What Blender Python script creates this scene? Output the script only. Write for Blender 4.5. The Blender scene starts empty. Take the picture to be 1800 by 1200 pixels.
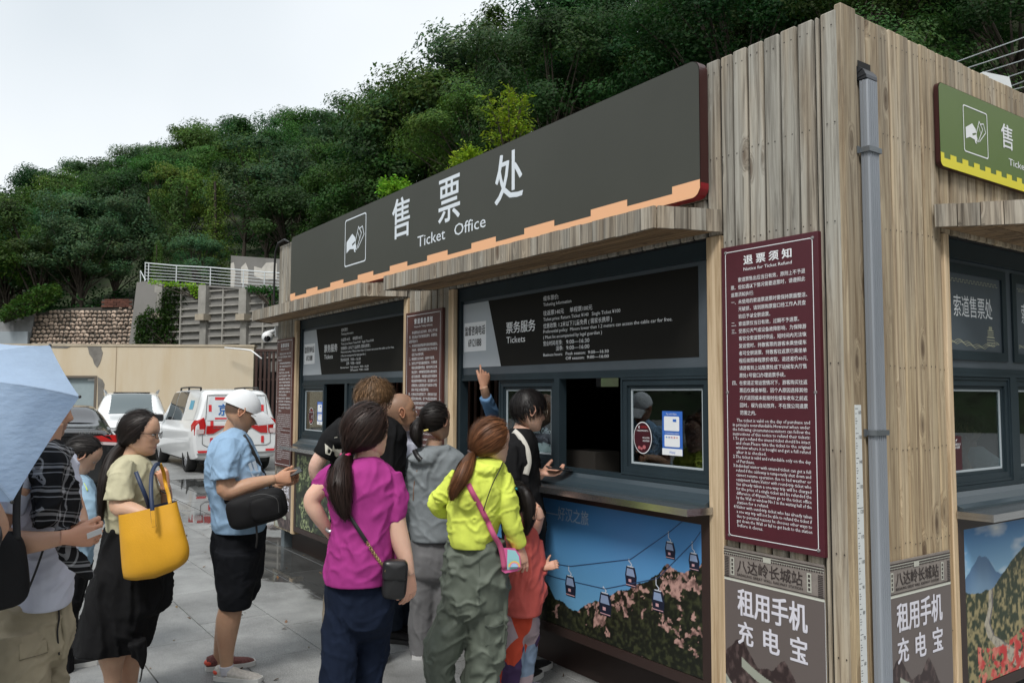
import bpy, math, random
import numpy as np
from math import sin, cos, pi, radians, sqrt, floor
from mathutils import Vector, Matrix
sc = bpy.context.scene
C = sc.collection
random.seed(7)
RNG = np.random.default_rng(11)

# ------------------------------------------------------------------ camera
FPX, YAW, PITCH, ROLL = 1429.4, 0.61194, 0.06519, 0.00343
CAM = Vector((1.92676, -3.01439, 1.65185))
fw = Vector((-cos(YAW)*cos(PITCH), sin(YAW)*cos(PITCH), sin(PITCH)))
rt = fw.cross(Vector((0, 0, 1))).normalized(); upv = rt.cross(fw)
cr, sr = cos(ROLL), sin(ROLL)
RTV = rt*cr + upv*sr; UPV = upv*cr - rt*sr
cam_d = bpy.data.cameras.new('camera'); cam = bpy.data.objects.new('camera', cam_d); C.objects.link(cam)
cam_d.sensor_width = 36.0; cam_d.lens = FPX/1800*36.0; cam_d.clip_start = 0.05; cam_d.clip_end = 2000
m3 = Matrix((RTV, UPV, -fw)).transposed()
cam.matrix_world = Matrix.Translation(CAM) @ m3.to_4x4()
sc.camera = cam

# ------------------------------------------------------------------ sky, sun, exposure
SUN_EL, SUN_AZ = radians(52), radians(128)      # azimuth measured from +x towards +y of where the light goes
w = bpy.data.worlds.new('World'); sc.world = w; w.use_nodes = True
nt = w.node_tree; nt.nodes.clear()
wo = nt.nodes.new('ShaderNodeOutputWorld'); bg = nt.nodes.new('ShaderNodeBackground')
sky = nt.nodes.new('ShaderNodeTexSky'); sky.sky_type = 'NISHITA'; sky.sun_disc = False
sky.sun_elevation = SUN_EL; sky.sun_rotation = radians(180); sky.air_density = 1.2; sky.dust_density = 3
tc = nt.nodes.new('ShaderNodeTexCoord')
no = nt.nodes.new('ShaderNodeTexNoise'); no.inputs['Scale'].default_value = 1.1; no.inputs['Detail'].default_value = 4; no.inputs['Roughness'].default_value = .45
cr_ = nt.nodes.new('ShaderNodeValToRGB')
cr_.color_ramp.elements[0].position = .3; cr_.color_ramp.elements[0].color = (4.2, 4.6, 4.9, 1)
cr_.color_ramp.elements[1].position = .62; cr_.color_ramp.elements[1].color = (6.9, 7.05, 7.15, 1)
mx = nt.nodes.new('ShaderNodeMix'); mx.data_type = 'RGBA'; mx.inputs['Factor'].default_value = .94
nt.links.new(tc.outputs['Generated'], no.inputs['Vector']); nt.links.new(no.outputs['Fac'], cr_.inputs['Fac'])
nt.links.new(sky.outputs[0], mx.inputs['A']); nt.links.new(cr_.outputs['Color'], mx.inputs['B'])
nt.links.new(mx.outputs['Result'], bg.inputs['Color']); bg.inputs['Strength'].default_value = .1
nt.links.new(bg.outputs[0], wo.inputs['Surface'])
sd = bpy.data.lights.new('sun', 'SUN'); sd.energy = 1.5; sd.angle = radians(14); sd.color = (1, .97, .92)
so = bpy.data.objects.new('sun', sd); C.objects.link(so)
so.rotation_euler = Vector((cos(SUN_AZ)*cos(SUN_EL), sin(SUN_AZ)*cos(SUN_EL), -sin(SUN_EL))).to_track_quat('-Z', 'Y').to_euler()
sky.sun_rotation = math.atan2(-cos(SUN_AZ), -sin(SUN_AZ))
sc.view_settings.view_transform = 'Standard'; sc.view_settings.look = 'None'
sc.view_settings.gamma = 1; sc.view_settings.use_curve_mapping = False; sc.view_settings.exposure = .80
sc.cycles.max_bounces = 6; sc.cycles.diffuse_bounces = 3; sc.cycles.glossy_bounces = 3; sc.cycles.transmission_bounces = 4

# ------------------------------------------------------------------ helpers
def at(px, py, D):
    """world point seen at photograph pixel px,py at depth D metres"""
    q = fw*D + RTV*((px-900)/FPX*D) - UPV*((py-600)/FPX*D)
    return CAM + q
def basis(px):
    """horizontal right / away vectors for somebody standing at that bearing"""
    d = fw + RTV*((px-900)/FPX); d.z = 0; d.normalize()
    return Vector((d.y, -d.x, 0)), d
def lin(h):
    h = h.lstrip('#'); v = [int(h[i:i+2], 16)/255 for i in (0, 2, 4)]
    return tuple((c/12.92 if c <= .04045 else ((c+.055)/1.055)**2.4) for c in v)

MATS = {}
def node(nt, t, **k):
    n = nt.nodes.new(t)
    for a, b in k.items(): setattr(n, a, b)
    return n
def mat(name, col, rough=.6, metal=0, var=0, scale=8, bump=0, bscale=60, stretch=None, spec=.5, sss=0, attr=None, col2=None, coat=0, rand=0, trans=0, alpha=1, emit=None, weave=0):
    """procedural principled material: base colour varied by noise, optional fine relief"""
    if name in MATS: return MATS[name]
    m = bpy.data.materials.new(name); m.use_nodes = True; t = m.node_tree; b = t.nodes['Principled BSDF']
    L = t.links.new
    b.inputs['Roughness'].default_value = rough; b.inputs['Metallic'].default_value = metal
    b.inputs['Specular IOR Level'].default_value = spec
    if coat: b.inputs['Coat Weight'].default_value = coat; b.inputs['Coat Roughness'].default_value = .04
    if trans: b.inputs['Transmission Weight'].default_value = trans
    if sss:
        b.inputs['Subsurface Weight'].default_value = sss; b.inputs['Subsurface Radius'].default_value = (.8, .3, .15); b.inputs['Subsurface Scale'].default_value = .01
    tcn = node(t, 'ShaderNodeTexCoord'); vec = tcn.outputs['Object']
    if stretch or rand:
        mp = node(t, 'ShaderNodeMapping'); L(vec, mp.inputs['Vector'])
        if stretch: mp.inputs['Scale'].default_value = stretch
        if rand:
            oi = node(t, 'ShaderNodeObjectInfo'); mu = node(t, 'ShaderNodeVectorMath', operation='SCALE'); mu.inputs[0].default_value = (7, 13, 29)
            L(oi.outputs['Random'], mu.inputs['Scale']); L(mu.outputs[0], mp.inputs['Location'])
        vec = mp.outputs[0]
    base = None
    if attr:
        an = node(t, 'ShaderNodeAttribute'); an.attribute_name = attr; base = an.outputs['Color']
    if var or col2:
        n = node(t, 'ShaderNodeTexNoise'); n.inputs['Scale'].default_value = scale; n.inputs['Detail'].default_value = 6; n.inputs['Roughness'].default_value = .62
        L(vec, n.inputs['Vector'])
        mr = node(t, 'ShaderNodeMapRange'); mr.inputs['From Min'].default_value = .3; mr.inputs['From Max'].default_value = .7
        L(n.outputs['Fac'], mr.inputs['Value'])
        if col2:
            mxx = node(t, 'ShaderNodeMix', data_type='RGBA'); mxx.inputs['A'].default_value = (*col, 1); mxx.inputs['B'].default_value = (*col2, 1)
            L(mr.outputs[0], mxx.inputs['Factor']); base = mxx.outputs['Result']
        if var:
            mr2 = node(t, 'ShaderNodeMapRange'); mr2.inputs['To Min'].default_value = 1-var; mr2.inputs['To Max'].default_value = 1+var
            L(n.outputs['Fac'], mr2.inputs['Value']); mr2.inputs['From Min'].default_value = .3; mr2.inputs['From Max'].default_value = .7
            hs = node(t, 'ShaderNodeHueSaturation'); L(mr2.outputs[0], hs.inputs['Value'])
            if base: L(base, hs.inputs['Color'])
            else: hs.inputs['Color'].default_value = (*col, 1)
            base = hs.outputs['Color']
    if rand:
        oi2 = node(t, 'ShaderNodeObjectInfo'); mr3 = node(t, 'ShaderNodeMapRange'); mr3.inputs['To Min'].default_value = 1-rand; mr3.inputs['To Max'].default_value = 1+rand
        L(oi2.outputs['Random'], mr3.inputs['Value']); hs2 = node(t, 'ShaderNodeHueSaturation'); L(mr3.outputs[0], hs2.inputs['Value'])
        if base: L(base, hs2.inputs['Color'])
        else: hs2.inputs['Color'].default_value = (*col, 1)
        base = hs2.outputs['Color']
    if base: L(base, b.inputs['Base Color'])
    else: b.inputs['Base Color'].default_value = (*col, 1)
    if bump:
        n2 = node(t, 'ShaderNodeTexNoise'); n2.inputs['Scale'].default_value = bscale; n2.inputs['Detail'].default_value = 4
        L(vec, n2.inputs['Vector']); bp = node(t, 'ShaderNodeBump'); bp.inputs['Strength'].default_value = bump; bp.inputs['Distance'].default_value = .01
        L(n2.outputs['Fac'], bp.inputs['Height']); L(bp.outputs[0], b.inputs['Normal'])
    if emit: b.inputs['Emission Color'].default_value = (*emit[0], 1); b.inputs['Emission Strength'].default_value = emit[1]
    MATS[name] = m
    return m

def tint(m, f): return m

class MB:
    """collects shapes; build() links them as ONE mesh object"""
    def __init__(s): s.v = []; s.f = []
    def add(s, v, f):
        o = len(s.v); s.v += [tuple(p) for p in v]; s.f += [tuple(i+o for i in q) for q in f]; return s
    def box(s, x0, x1, y0, y1, z0, z1, b=0):
        if x0 > x1: x0, x1 = x1, x0
        if y0 > y1: y0, y1 = y1, y0
        if z0 > z1: z0, z1 = z1, z0
        b = min(b, (x1-x0)*.45, (y1-y0)*.45, (z1-z0)*.45)
        if b <= 0:
            v = [(x, y, z) for z in (z0, z1) for y in (y0, y1) for x in (x0, x1)]
            return s.add(v, [(0, 2, 3, 1), (4, 5, 7, 6), (0, 1, 5, 4), (2, 6, 7, 3), (0, 4, 6, 2), (1, 3, 7, 5)])
        v = []; 
        for (sx, X) in ((-1, x0), (1, x1)):
            for (sy, Y) in ((-1, y0), (1, y1)):
                for (sz, Z) in ((-1, z0), (1, z1)):
                    v += [(X, Y-sy*b, Z-sz*b), (X-sx*b, Y, Z-sz*b), (X-sx*b, Y-sy*b, Z)]
        def I(x, y, z, a): return ((x*2+y)*2+z)*3+a
        f = []
        f += [(I(0,0,0,0), I(0,0,1,0), I(0,1,1,0), I(0,1,0,0)), (I(1,0,0,0), I(1,1,0,0), I(1,1,1,0), I(1,0,1,0))]
        f += [(I(0,0,0,1), I(1,0,0,1), I(1,0,1,1), I(0,0,1,1)), (I(0,1,0,1), I(0,1,1,1), I(1,1,1,1), I(1,1,0,1))]
        f += [(I(0,0,0,2), I(0,1,0,2), I(1,1,0,2), I(1,0,0,2)), (I(0,0,1,2), I(1,0,1,2), I(1,1,1,2), I(0,1,1,2))]
        for y in (0, 1):
            for z in (0, 1): f.append((I(0,y,z,1), I(1,y,z,1), I(1,y,z,2), I(0,y,z,2)))
        for x in (0, 1):
            for z in (0, 1): f.append((I(x,0,z,0), I(x,1,z,0), I(x,1,z,2), I(x,0,z,2)))
        for x in (0, 1):
            for y in (0, 1): f.append((I(x,y,0,0), I(x,y,1,0), I(x,y,1,1), I(x,y,0,1)))
        for x in (0, 1):
            for y in (0, 1):
                for z in (0, 1): f.append((I(x,y,z,0), I(x,y,z,1), I(x,y,z,2)))
        return s.add(v, f)
    def tube(s, pts, r, seg=8, cap=True, flat=None):
        """pts: points; r: radius or list (or list of (a,b)); rounded line of rings"""
        v, f = tube_vf(pts, r, seg, cap); return s.add(v, f)
    def prism(s, poly, d0, d1, axis='y'):
        """extrude a 2d polygon: axis y: poly in (x,z); axis x: poly in (y,z); axis z: poly in (x,y)"""
        n = len(poly); v = []
        for d in (d0, d1):
            for a, b in poly: v.append({'y': (a, d, b), 'x': (d, a, b), 'z': (a, b, d)}[axis])
        f = [tuple(range(n)), tuple(range(2*n-1, n-1, -1))] + [(i, i+n, (i+1) % n+n, (i+1) % n) for i in range(n)]
        return s.add(v, f)
    def build(s, name, m, parent=None, smooth=False, **k): return obj(name, s.v, s.f, m, parent, smooth, **k)

def tube_vf(pts, r, seg=8, cap=True):
    P = [Vector(p) for p in pts]; n = len(P)
    R = r if isinstance(r, (list, tuple)) and len(r) == n and not (n == 2 and not isinstance(r[0], (list, tuple)) and False) else [r]*n
    v = []; f = []; T = []
    for i in range(n):
        d = (P[min(i+1, n-1)]-P[max(i-1, 0)])
        T.append(d.normalized() if d.length > 1e-9 else Vector((0, 0, 1)))
    ref = Vector((0, 0, 1)) if abs(T[0].z) < .9 else Vector((1, 0, 0))
    N = (ref - T[0]*ref.dot(T[0])).normalized()
    for i in range(n):
        N = (N - T[i]*N.dot(T[i])).normalized(); B = T[i].cross(N)
        a, b = (R[i] if isinstance(R[i], (tuple, list)) else (R[i], R[i]))
        for k in range(seg):
            t = 2*pi*k/seg; v.append(P[i] + N*(a*cos(t)) + B*(b*sin(t)))
    for i in range(n-1):
        for k in range(seg):
            a = i*seg+k; b = i*seg+(k+1) % seg; f.append((a, b, b+seg, a+seg))
    if cap:
        f.append(tuple(range(seg-1, -1, -1))); f.append(tuple(range((n-1)*seg, n*seg)))
    return v, f

def mesh(name, v, f):
    me = bpy.data.meshes.new(name)
    if isinstance(v, np.ndarray) and isinstance(f, np.ndarray):
        k = f.shape[1]; me.vertices.add(len(v)); me.vertices.foreach_set('co', v.astype(np.float32).ravel())
        me.loops.add(f.size); me.loops.foreach_set('vertex_index', f.astype(np.int32).ravel())
        me.polygons.add(len(f)); me.polygons.foreach_set('loop_start', np.arange(0, f.size, k, dtype=np.int32)); me.polygons.foreach_set('loop_total', np.full(len(f), k, dtype=np.int32))
        me.update(calc_edges=True)
    else:
        me.from_pydata([tuple(p) for p in v], [], [tuple(q) for q in f]); me.update()
    return me
def link(name, me, m=None, parent=None, smooth=False, kind=None, label=None):
    o = bpy.data.objects.new(name, me); C.objects.link(o)
    if m is not None:
        me.materials.clear(); me.materials.append(m)
    if smooth: me.polygons.foreach_set('use_smooth', np.ones(len(me.polygons), dtype=bool))
    if parent is not None:
        o.parent = parent
        if parent.get('_w'):
            p = parent
            o.location = -Vector(parent['_w'])
            o['_w2'] = 1
        elif parent.get('_w2'): pass
    if kind: o['kind'] = kind
    if label: o['label'] = label
    return o
def obj(name, v, f, m, parent=None, smooth=False, kind=None, label=None):
    return link(name, mesh(name, v, f), m, parent, smooth, kind, label)
def thing(name, label, cat, loc=None, group=None, world=True, rz=0):
    """an Empty at the thing's base; children are modelled in world coordinates when world=True"""
    o = bpy.data.objects.new(name, None); C.objects.link(o); o.empty_display_size = .1
    o['label'] = label; o['category'] = cat
    if group: o['group'] = group
    if loc is not None:
        o.location = loc
        if world: o['_w'] = tuple(loc)
    o.rotation_euler = (0, 0, rz)
    return o
def tag(o, label, cat, group=None):
    o['label'] = label; o['category'] = cat
    if group: o['group'] = group
    return o
def struct(o): o['kind'] = 'structure'; return o
def copy_tree(o, parent=None, depth=0):
    c = o.copy(); C.objects.link(c)
    if parent is not None: c.parent = parent
    for ch in [x for x in o.children]: copy_tree(ch, c, depth+1)
    return c

# vectorised value noise
_perm = RNG.random((64, 64, 64)).astype(np.float32)
def vnoise(p):
    p = np.asarray(p, float); i = np.floor(p).astype(int); f = p-i; f = f*f*(3-2*f); i0 = i % 64; i1 = (i+1) % 64
    def g(a, b, c): return _perm[a, b, c]
    x0, y0, z0 = i0.T; x1, y1, z1 = i1.T; fx, fy, fz = f.T
    return ((g(x0,y0,z0)*(1-fx)+g(x1,y0,z0)*fx)*(1-fy)+(g(x0,y1,z0)*(1-fx)+g(x1,y1,z0)*fx)*fy)*(1-fz) + \
           ((g(x0,y0,z1)*(1-fx)+g(x1,y0,z1)*fx)*(1-fy)+(g(x0,y1,z1)*(1-fx)+g(x1,y1,z1)*fx)*fy)*fz
def fbm(p, o=4):
    p = np.asarray(p, float); s = 0; a = .5; t = 0
    for k in range(o): s = s + a*vnoise(p*(2**k)+k*17.3); t += a; a *= .5
    return s/t

def set_colors(me, cols, name='col'):
    """cols per vertex (n,3)"""
    a = me.color_attributes.new(name, 'FLOAT_COLOR', 'POINT')
    c = np.ones((len(me.vertices), 4), np.float32); c[:, :3] = cols; a.data.foreach_set('color', c.ravel())

def remesh(parts, voxel=.01, smooth=2, fold=0, ffreq=(9, 9, 4), seed=0, name='m', fold2=0):
    """fuse overlapping closed shapes into one continuous surface and give cloth its folds"""
    mb = MB()
    for v, f in parts: mb.add(v, f)
    me = mesh(name, mb.v, mb.f); o = bpy.data.objects.new('tmp', me); C.objects.link(o)
    r = o.modifiers.new('r', 'REMESH'); r.mode = 'VOXEL'; r.voxel_size = voxel; r.use_smooth_shade = True
    s = o.modifiers.new('s', 'SMOOTH'); s.iterations = smooth; s.factor = .5
    dg = bpy.context.evaluated_depsgraph_get(); dg.update()
    out = bpy.data.meshes.new_from_object(o.evaluated_get(dg))
    bpy.data.objects.remove(o); bpy.data.meshes.remove(me)
    if fold:
        n = len(out.vertices); co = np.empty(n*3, np.float32); out.vertices.foreach_get('co', co); co = co.reshape(-1, 3)
        no_ = np.empty(n*3, np.float32); out.vertices.foreach_get('normal', no_); no_ = no_.reshape(-1, 3)
        F_ = np.array(ffreq, float); q = co*F_+seed*3.7
        wv = (fbm(co*4+seed, 2)-.5)*2.0
        q = q + wv[:, None]*np.array([1, 1, .6]); r1 = 1-np.abs(fbm(q, 2)*2-1)*1.0
        g = np.stack([co[:, 0]+co[:, 2]*.8, co[:, 1]-co[:, 2]*.6, co[:, 2]-co[:, 0]*.5], 1)*F_*1.7+seed*1.9
        r2 = 1-np.abs(fbm(g+wv[:, None]*.8, 2)*2-1); r3 = 1-np.abs(fbm(co*F_*3.6+7, 2)*2-1); dg_ = min(1, float(F_[2]/F_[0])*1.6)
        big = fbm(co*3+seed*2, 2)-.5
        d = (np.clip((r1-.72)/.28, 0, 1)**1.5*.85+np.clip((r2-.75)/.25, 0, 1)**1.6*.55*dg_-.32)*fold+big*fold*.45+(r3-.75)*fold2*1.6
        zr = co[:, 2].min(); d = d*np.clip((co[:, 2]-zr)/.05, .25, 1); no_ = no_*np.array([1, 1, .12])
        co = co + no_*d[:, None]; out.vertices.foreach_set('co', co.ravel()); out.update()
    out.name = name
    return out
def mesh_data(me):
    n = len(me.vertices); co = np.empty(n*3, np.float32); me.vertices.foreach_get('co', co); co = co.reshape(-1, 3)
    return co, [tuple(p.vertices) for p in me.polygons]
def join_meshes(name, mlist):
    mb = MB()
    for me in mlist:
        if isinstance(me, tuple): mb.add(me[0], me[1])
        else:
            co, f = mesh_data(me); mb.add(co.tolist(), f)
    return mesh(name, mb.v, mb.f)

# ------------------------------------------------------------------ lettering
def text_vf(s, size=1, bold=0, align='LEFT', res=2, fit=None, sp=1.0):
    cu = bpy.data.curves.new('t', 'FONT'); cu.body = s; cu.size = size; cu.align_x = align; cu.resolution_u = res
    cu.space_character = sp; cu.fill_mode = 'BOTH'
    o = bpy.data.objects.new('t', cu); C.objects.link(o)
    dg = bpy.context.evaluated_depsgraph_get(); dg.update()
    me = bpy.data.meshes.new_from_object(o.evaluated_get(dg))
    co, f = mesh_data(me); bpy.data.objects.remove(o); bpy.data.curves.remove(cu); bpy.data.meshes.remove(me)
    if not len(co): return np.zeros((0, 3)), []
    if bold:      # heavier strokes: the same outlines again, a hair to the side and behind each other
        b = bold*size*.9; n = len(co); sh = [(-b, 0), (b, 0)] if bold < .012 else [(-b, -b*.6), (b, -b*.6), (-b, b*.6), (b, b*.6)]
        co = np.concatenate([co+np.array([dx, dy, .0002*i]) for i, (dx, dy) in enumerate(sh)]); f = [tuple(q+n*i for q in t) for i in range(len(sh)) for t in f]
    if fit:
        x0, x1 = co[:, 0].min(), co[:, 0].max(); co[:, 0] = (co[:, 0]-x0)*fit/(x1-x0)
    return co, f
AX = {'L': (Vector((1, 0, 0)), Vector((0, 0, 1)), Vector((0, -1, 0))), 'R': (Vector((0, 1, 0)), Vector((0, 0, 1)), Vector((1, 0, 0)))}
def put_text(mb, s, u, z, d, face='L', **k):
    """add a line of lettering with its left end at u, baseline z, on the plane standing d out of the face"""
    co, f = text_vf(s, **k)
    X, Y, N = AX[face]; o = X*u + Y*z + N*d
    co = np.asarray(co)
    if len(co): mb.add(co[:, 0:1]*np.array(X)+co[:, 1:2]*np.array(Y)+co[:, 2:3]*np.array(N)+np.array(o), f)
    return mb
def put_poly(mb, poly, d, face='L', t=.0015):
    X, Y, N = AX[face]; n = len(poly); v = [X*a+Y*b+N*(d+t) for a, b in poly]
    mb.add(v, [tuple(range(n))]); return mb
def put_strip(mb, pts, wd, d, face='L', closed=False):
    n = len(pts)
    for i in range(n if closed else n-1):
        a = Vector(pts[i]); b = Vector(pts[(i+1) % n]); t = (b-a)
        if t.length < 1e-6: continue
        t.normalize(); q = Vector((-t.y, t.x))*wd/2; a2 = a-t*wd*.3; b2 = b+t*wd*.3
        put_poly(mb, [tuple(a2+q), tuple(a2-q), tuple(b2-q), tuple(b2+q)], d+i*1e-6, face)
    return mb
def rrect(x0, x1, z0, z1, r, n=5):
    out = []
    for cx, cz, a0 in ((x1-r, z1-r, 0), (x0+r, z1-r, 90), (x0+r, z0+r, 180), (x1-r, z0+r, 270)):
        for k in range(n+1):
            a = radians(a0+90*k/n); out.append((cx+r*cos(a), cz+r*sin(a)))
    return out
# ------------------------------------------------------------------ materials
def wood_mat(name, c1, c2, gray, rough=.75, ax=(42, 42, 1.5)):
    m = bpy.data.materials.new(name); m.use_nodes = True; t = m.node_tree; b = t.nodes['Principled BSDF']; L = t.links.new
    b.inputs['Roughness'].default_value = rough; b.inputs['Specular IOR Level'].default_value = .3
    tcn = node(t, 'ShaderNodeTexCoord'); oi = node(t, 'ShaderNodeObjectInfo')
    sc_ = node(t, 'ShaderNodeVectorMath', operation='SCALE'); sc_.inputs[0].default_value = (9, 17, 31); L(oi.outputs['Random'], sc_.inputs['Scale'])
    mp = node(t, 'ShaderNodeMapping'); mp.inputs['Scale'].default_value = ax; L(tcn.outputs['Object'], mp.inputs['Vector']); L(sc_.outputs[0], mp.inputs['Location'])
    # knots pull the grain around them
    mk = node(t, 'ShaderNodeMapping'); mk.inputs['Scale'].default_value = (8, 8, 2.6); L(tcn.outputs['Object'], mk.inputs['Vector']); L(sc_.outputs[0], mk.inputs['Location'])
    vk = node(t, 'ShaderNodeTexVoronoi'); vk.inputs['Scale'].default_value = 1.0; L(mk.outputs[0], vk.inputs['Vector'])
    kn = node(t, 'ShaderNodeMapRange'); kn.inputs['From Min'].default_value = .0; kn.inputs['From Max'].default_value = .30; kn.inputs['To Min'].default_value = 1; kn.inputs['To Max'].default_value = 0; kn.interpolation_type = 'SMOOTHSTEP'
    L(vk.outputs['Distance'], kn.inputs['Value'])
    ad = node(t, 'ShaderNodeVectorMath', operation='MULTIPLY_ADD'); ad.inputs[1].default_value = (3.4, 3.4, .7)
    L(kn.outputs[0], ad.inputs[0]); L(mp.outputs[0], ad.inputs[2])
    g = node(t, 'ShaderNodeTexNoise'); g.inputs['Scale'].default_value = 1.0; g.inputs['Detail'].default_value = 8; g.inputs['Roughness'].default_value = .68; g.inputs['Distortion'].default_value = .6
    L(ad.outputs[0], g.inputs['Vector'])
    r = node(t, 'ShaderNodeValToRGB'); r.color_ramp.elements[0].position = .34; r.color_ramp.elements[0].color = (*c2, 1); r.color_ramp.elements[1].position = .6; r.color_ramp.elements[1].color = (*c1, 1)
    L(g.outputs['Fac'], r.inputs['Fac'])
    # silver weathering in long soft patches
    mw = node(t, 'ShaderNodeMapping'); mw.inputs['Scale'].default_value = (9, 9, .9); L(tcn.outputs['Object'], mw.inputs['Vector']); L(sc_.outputs[0], mw.inputs['Location'])
    wn = node(t, 'ShaderNodeTexNoise'); wn.inputs['Scale'].default_value = 1; wn.inputs['Detail'].default_value = 5; L(mw.outputs[0], wn.inputs['Vector'])
    wr = node(t, 'ShaderNodeMapRange'); wr.inputs['From Min'].default_value = .35; wr.inputs['From Max'].default_value = .65; wr.inputs['To Min'].default_value = 0; wr.inputs['To Max'].default_value = 1
    L(wn.outputs['Fac'], wr.inputs['Value'])
    sx = node(t, 'ShaderNodeSeparateXYZ'); L(tcn.outputs['Object'], sx.inputs[0])
    hz = node(t, 'ShaderNodeMapRange'); hz.inputs['From Min'].default_value = .6; hz.inputs['From Max'].default_value = 3.0; hz.inputs['To Min'].default_value = gray[0]; hz.inputs['To Max'].default_value = gray[1]
    L(sx.outputs['Z'], hz.inputs['Value'])
    ml = node(t, 'ShaderNodeMath', operation='MULTIPLY'); L(hz.outputs[0], ml.inputs[0])
    a1 = node(t, 'ShaderNodeMath', operation='MULTIPLY_ADD'); a1.inputs[1].default_value = .7; a1.inputs[2].default_value = .5; L(wr.outputs[0], a1.inputs[0]); L(a1.outputs[0], ml.inputs[1])
    cl = node(t, 'ShaderNodeMath', operation='MINIMUM'); cl.inputs[1].default_value = .95; L(ml.outputs[0], cl.inputs[0])
    gr = node(t, 'ShaderNodeValToRGB'); gr.color_ramp.elements[0].position = .33; gr.color_ramp.elements[0].color = (.115, .105, .088, 1); gr.color_ramp.elements[1].position = .60; gr.color_ramp.elements[1].color = (.36, .35, .312, 1)
    L(g.outputs['Fac'], gr.inputs['Fac'])
    m1 = node(t, 'ShaderNodeMix', data_type='RGBA'); L(cl.outputs[0], m1.inputs['Factor']); L(r.outputs['Color'], m1.inputs['A']); L(gr.outputs['Color'], m1.inputs['B'])
    # dark knot hearts
    kh = node(t, 'ShaderNodeMapRange'); kh.inputs['From Min'].default_value = .05; kh.inputs['From Max'].default_value = .19; kh.inputs['To Min'].default_value = .9; kh.inputs['To Max'].default_value = 0
    L(vk.outputs['Distance'], kh.inputs['Value'])
    m2 = node(t, 'ShaderNodeMix', data_type='RGBA'); L(kh.outputs[0], m2.inputs['Factor']); L(m1.outputs['Result'], m2.inputs['A']); m2.inputs['B'].default_value = (.085, .055, .035, 1)
    hs = node(t, 'ShaderNodeHueSaturation'); mr = node(t, 'ShaderNodeMapRange'); mr.inputs['To Min'].default_value = .78; mr.inputs['To Max'].default_value = 1.18
    L(oi.outputs['Random'], mr.inputs['Value']); L(mr.outputs[0], hs.inputs['Value']); L(m2.outputs['Result'], hs.inputs['Color'])
    L(hs.outputs['Color'], b.inputs['Base Color'])
    bp = node(t, 'ShaderNodeBump'); bp.inputs['Strength'].default_value = .5; bp.inputs['Distance'].default_value = .004; L(g.outputs['Fac'], bp.inputs['Height']); L(bp.outputs[0], b.inputs['Normal'])
    MATS[name] = m; return m
W_FRONT = wood_mat('weathered_wood', (.42, .33, .215), (.17, .12, .075), (.55, 1.0))
W_SIDE = wood_mat('side_wood', (.49, .375, .225), (.22, .15, .085), (.10, .55))
W_TRIM = wood_mat('tan_wood', (.60, .46, .30), (.36, .25, .14), (.05, .2))
W_AWN = wood_mat('awning_wood', (.40, .31, .21), (.08, .055, .035), (.6, .75))
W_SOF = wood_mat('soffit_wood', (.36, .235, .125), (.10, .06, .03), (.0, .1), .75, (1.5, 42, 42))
FRAME = mat('window_frame_metal', (.022, .034, .042), .42, 0, .1, 6, spec=.2)
FRAME2 = mat('window_band_metal', (.065, .082, .098), .5, 0, .08, 5)
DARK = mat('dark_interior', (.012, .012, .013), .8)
BROWN = mat('brown_metal', (.035, .020, .017), .45)
WHITEP = mat('white_print', (.78, .80, .82), .5)
MAROON = mat('maroon_panel', (.072, .010, .018), .5, var=.07, scale=14, bump=.05, bscale=300)
BROWNP = mat('brown_panel', (.085, .030, .026), .45, var=.06)
STEEL = mat('brushed_steel', (.55, .56, .57), .22, .95, var=.1, scale=3, stretch=(1, 1, 30), bump=.05, bscale=30)
GLASS = mat('window_glass', (.9, .95, .95), .015, spec=.9)
def glass_fix(m, a=.75):
    t = m.node_tree; b = t.nodes['Principled BSDF']; o = t.nodes['Material Output']; L = t.links.new
    g = node(t, 'ShaderNodeBsdfGlossy'); g.inputs['Roughness'].default_value = .01; g.inputs['Color'].default_value = (.9, .95, 1, 1)
    tr = node(t, 'ShaderNodeBsdfTransparent'); tr.inputs['Color'].default_value = (.72, .78, .78, 1)
    fr = node(t, 'ShaderNodeLayerWeight'); fr.inputs['Blend'].default_value = .5; pw = node(t, 'ShaderNodeMath', operation='POWER'); pw.inputs[1].default_value = 4.0; L(fr.outputs['Facing'], pw.inputs[0])
    mr = node(t, 'ShaderNodeMapRange'); mr.inputs['To Min'].default_value = a; mr.inputs['To Max'].default_value = .8
    L(pw.outputs[0], mr.inputs['Value'])
    ms = node(t, 'ShaderNodeMixShader'); L(mr.outputs[0], ms.inputs[0]); L(tr.outputs[0], ms.inputs[1]); L(g.outputs[0], ms.inputs[2]); L(ms.outputs[0], o.inputs['Surface'])
glass_fix(GLASS, .07)

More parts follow.
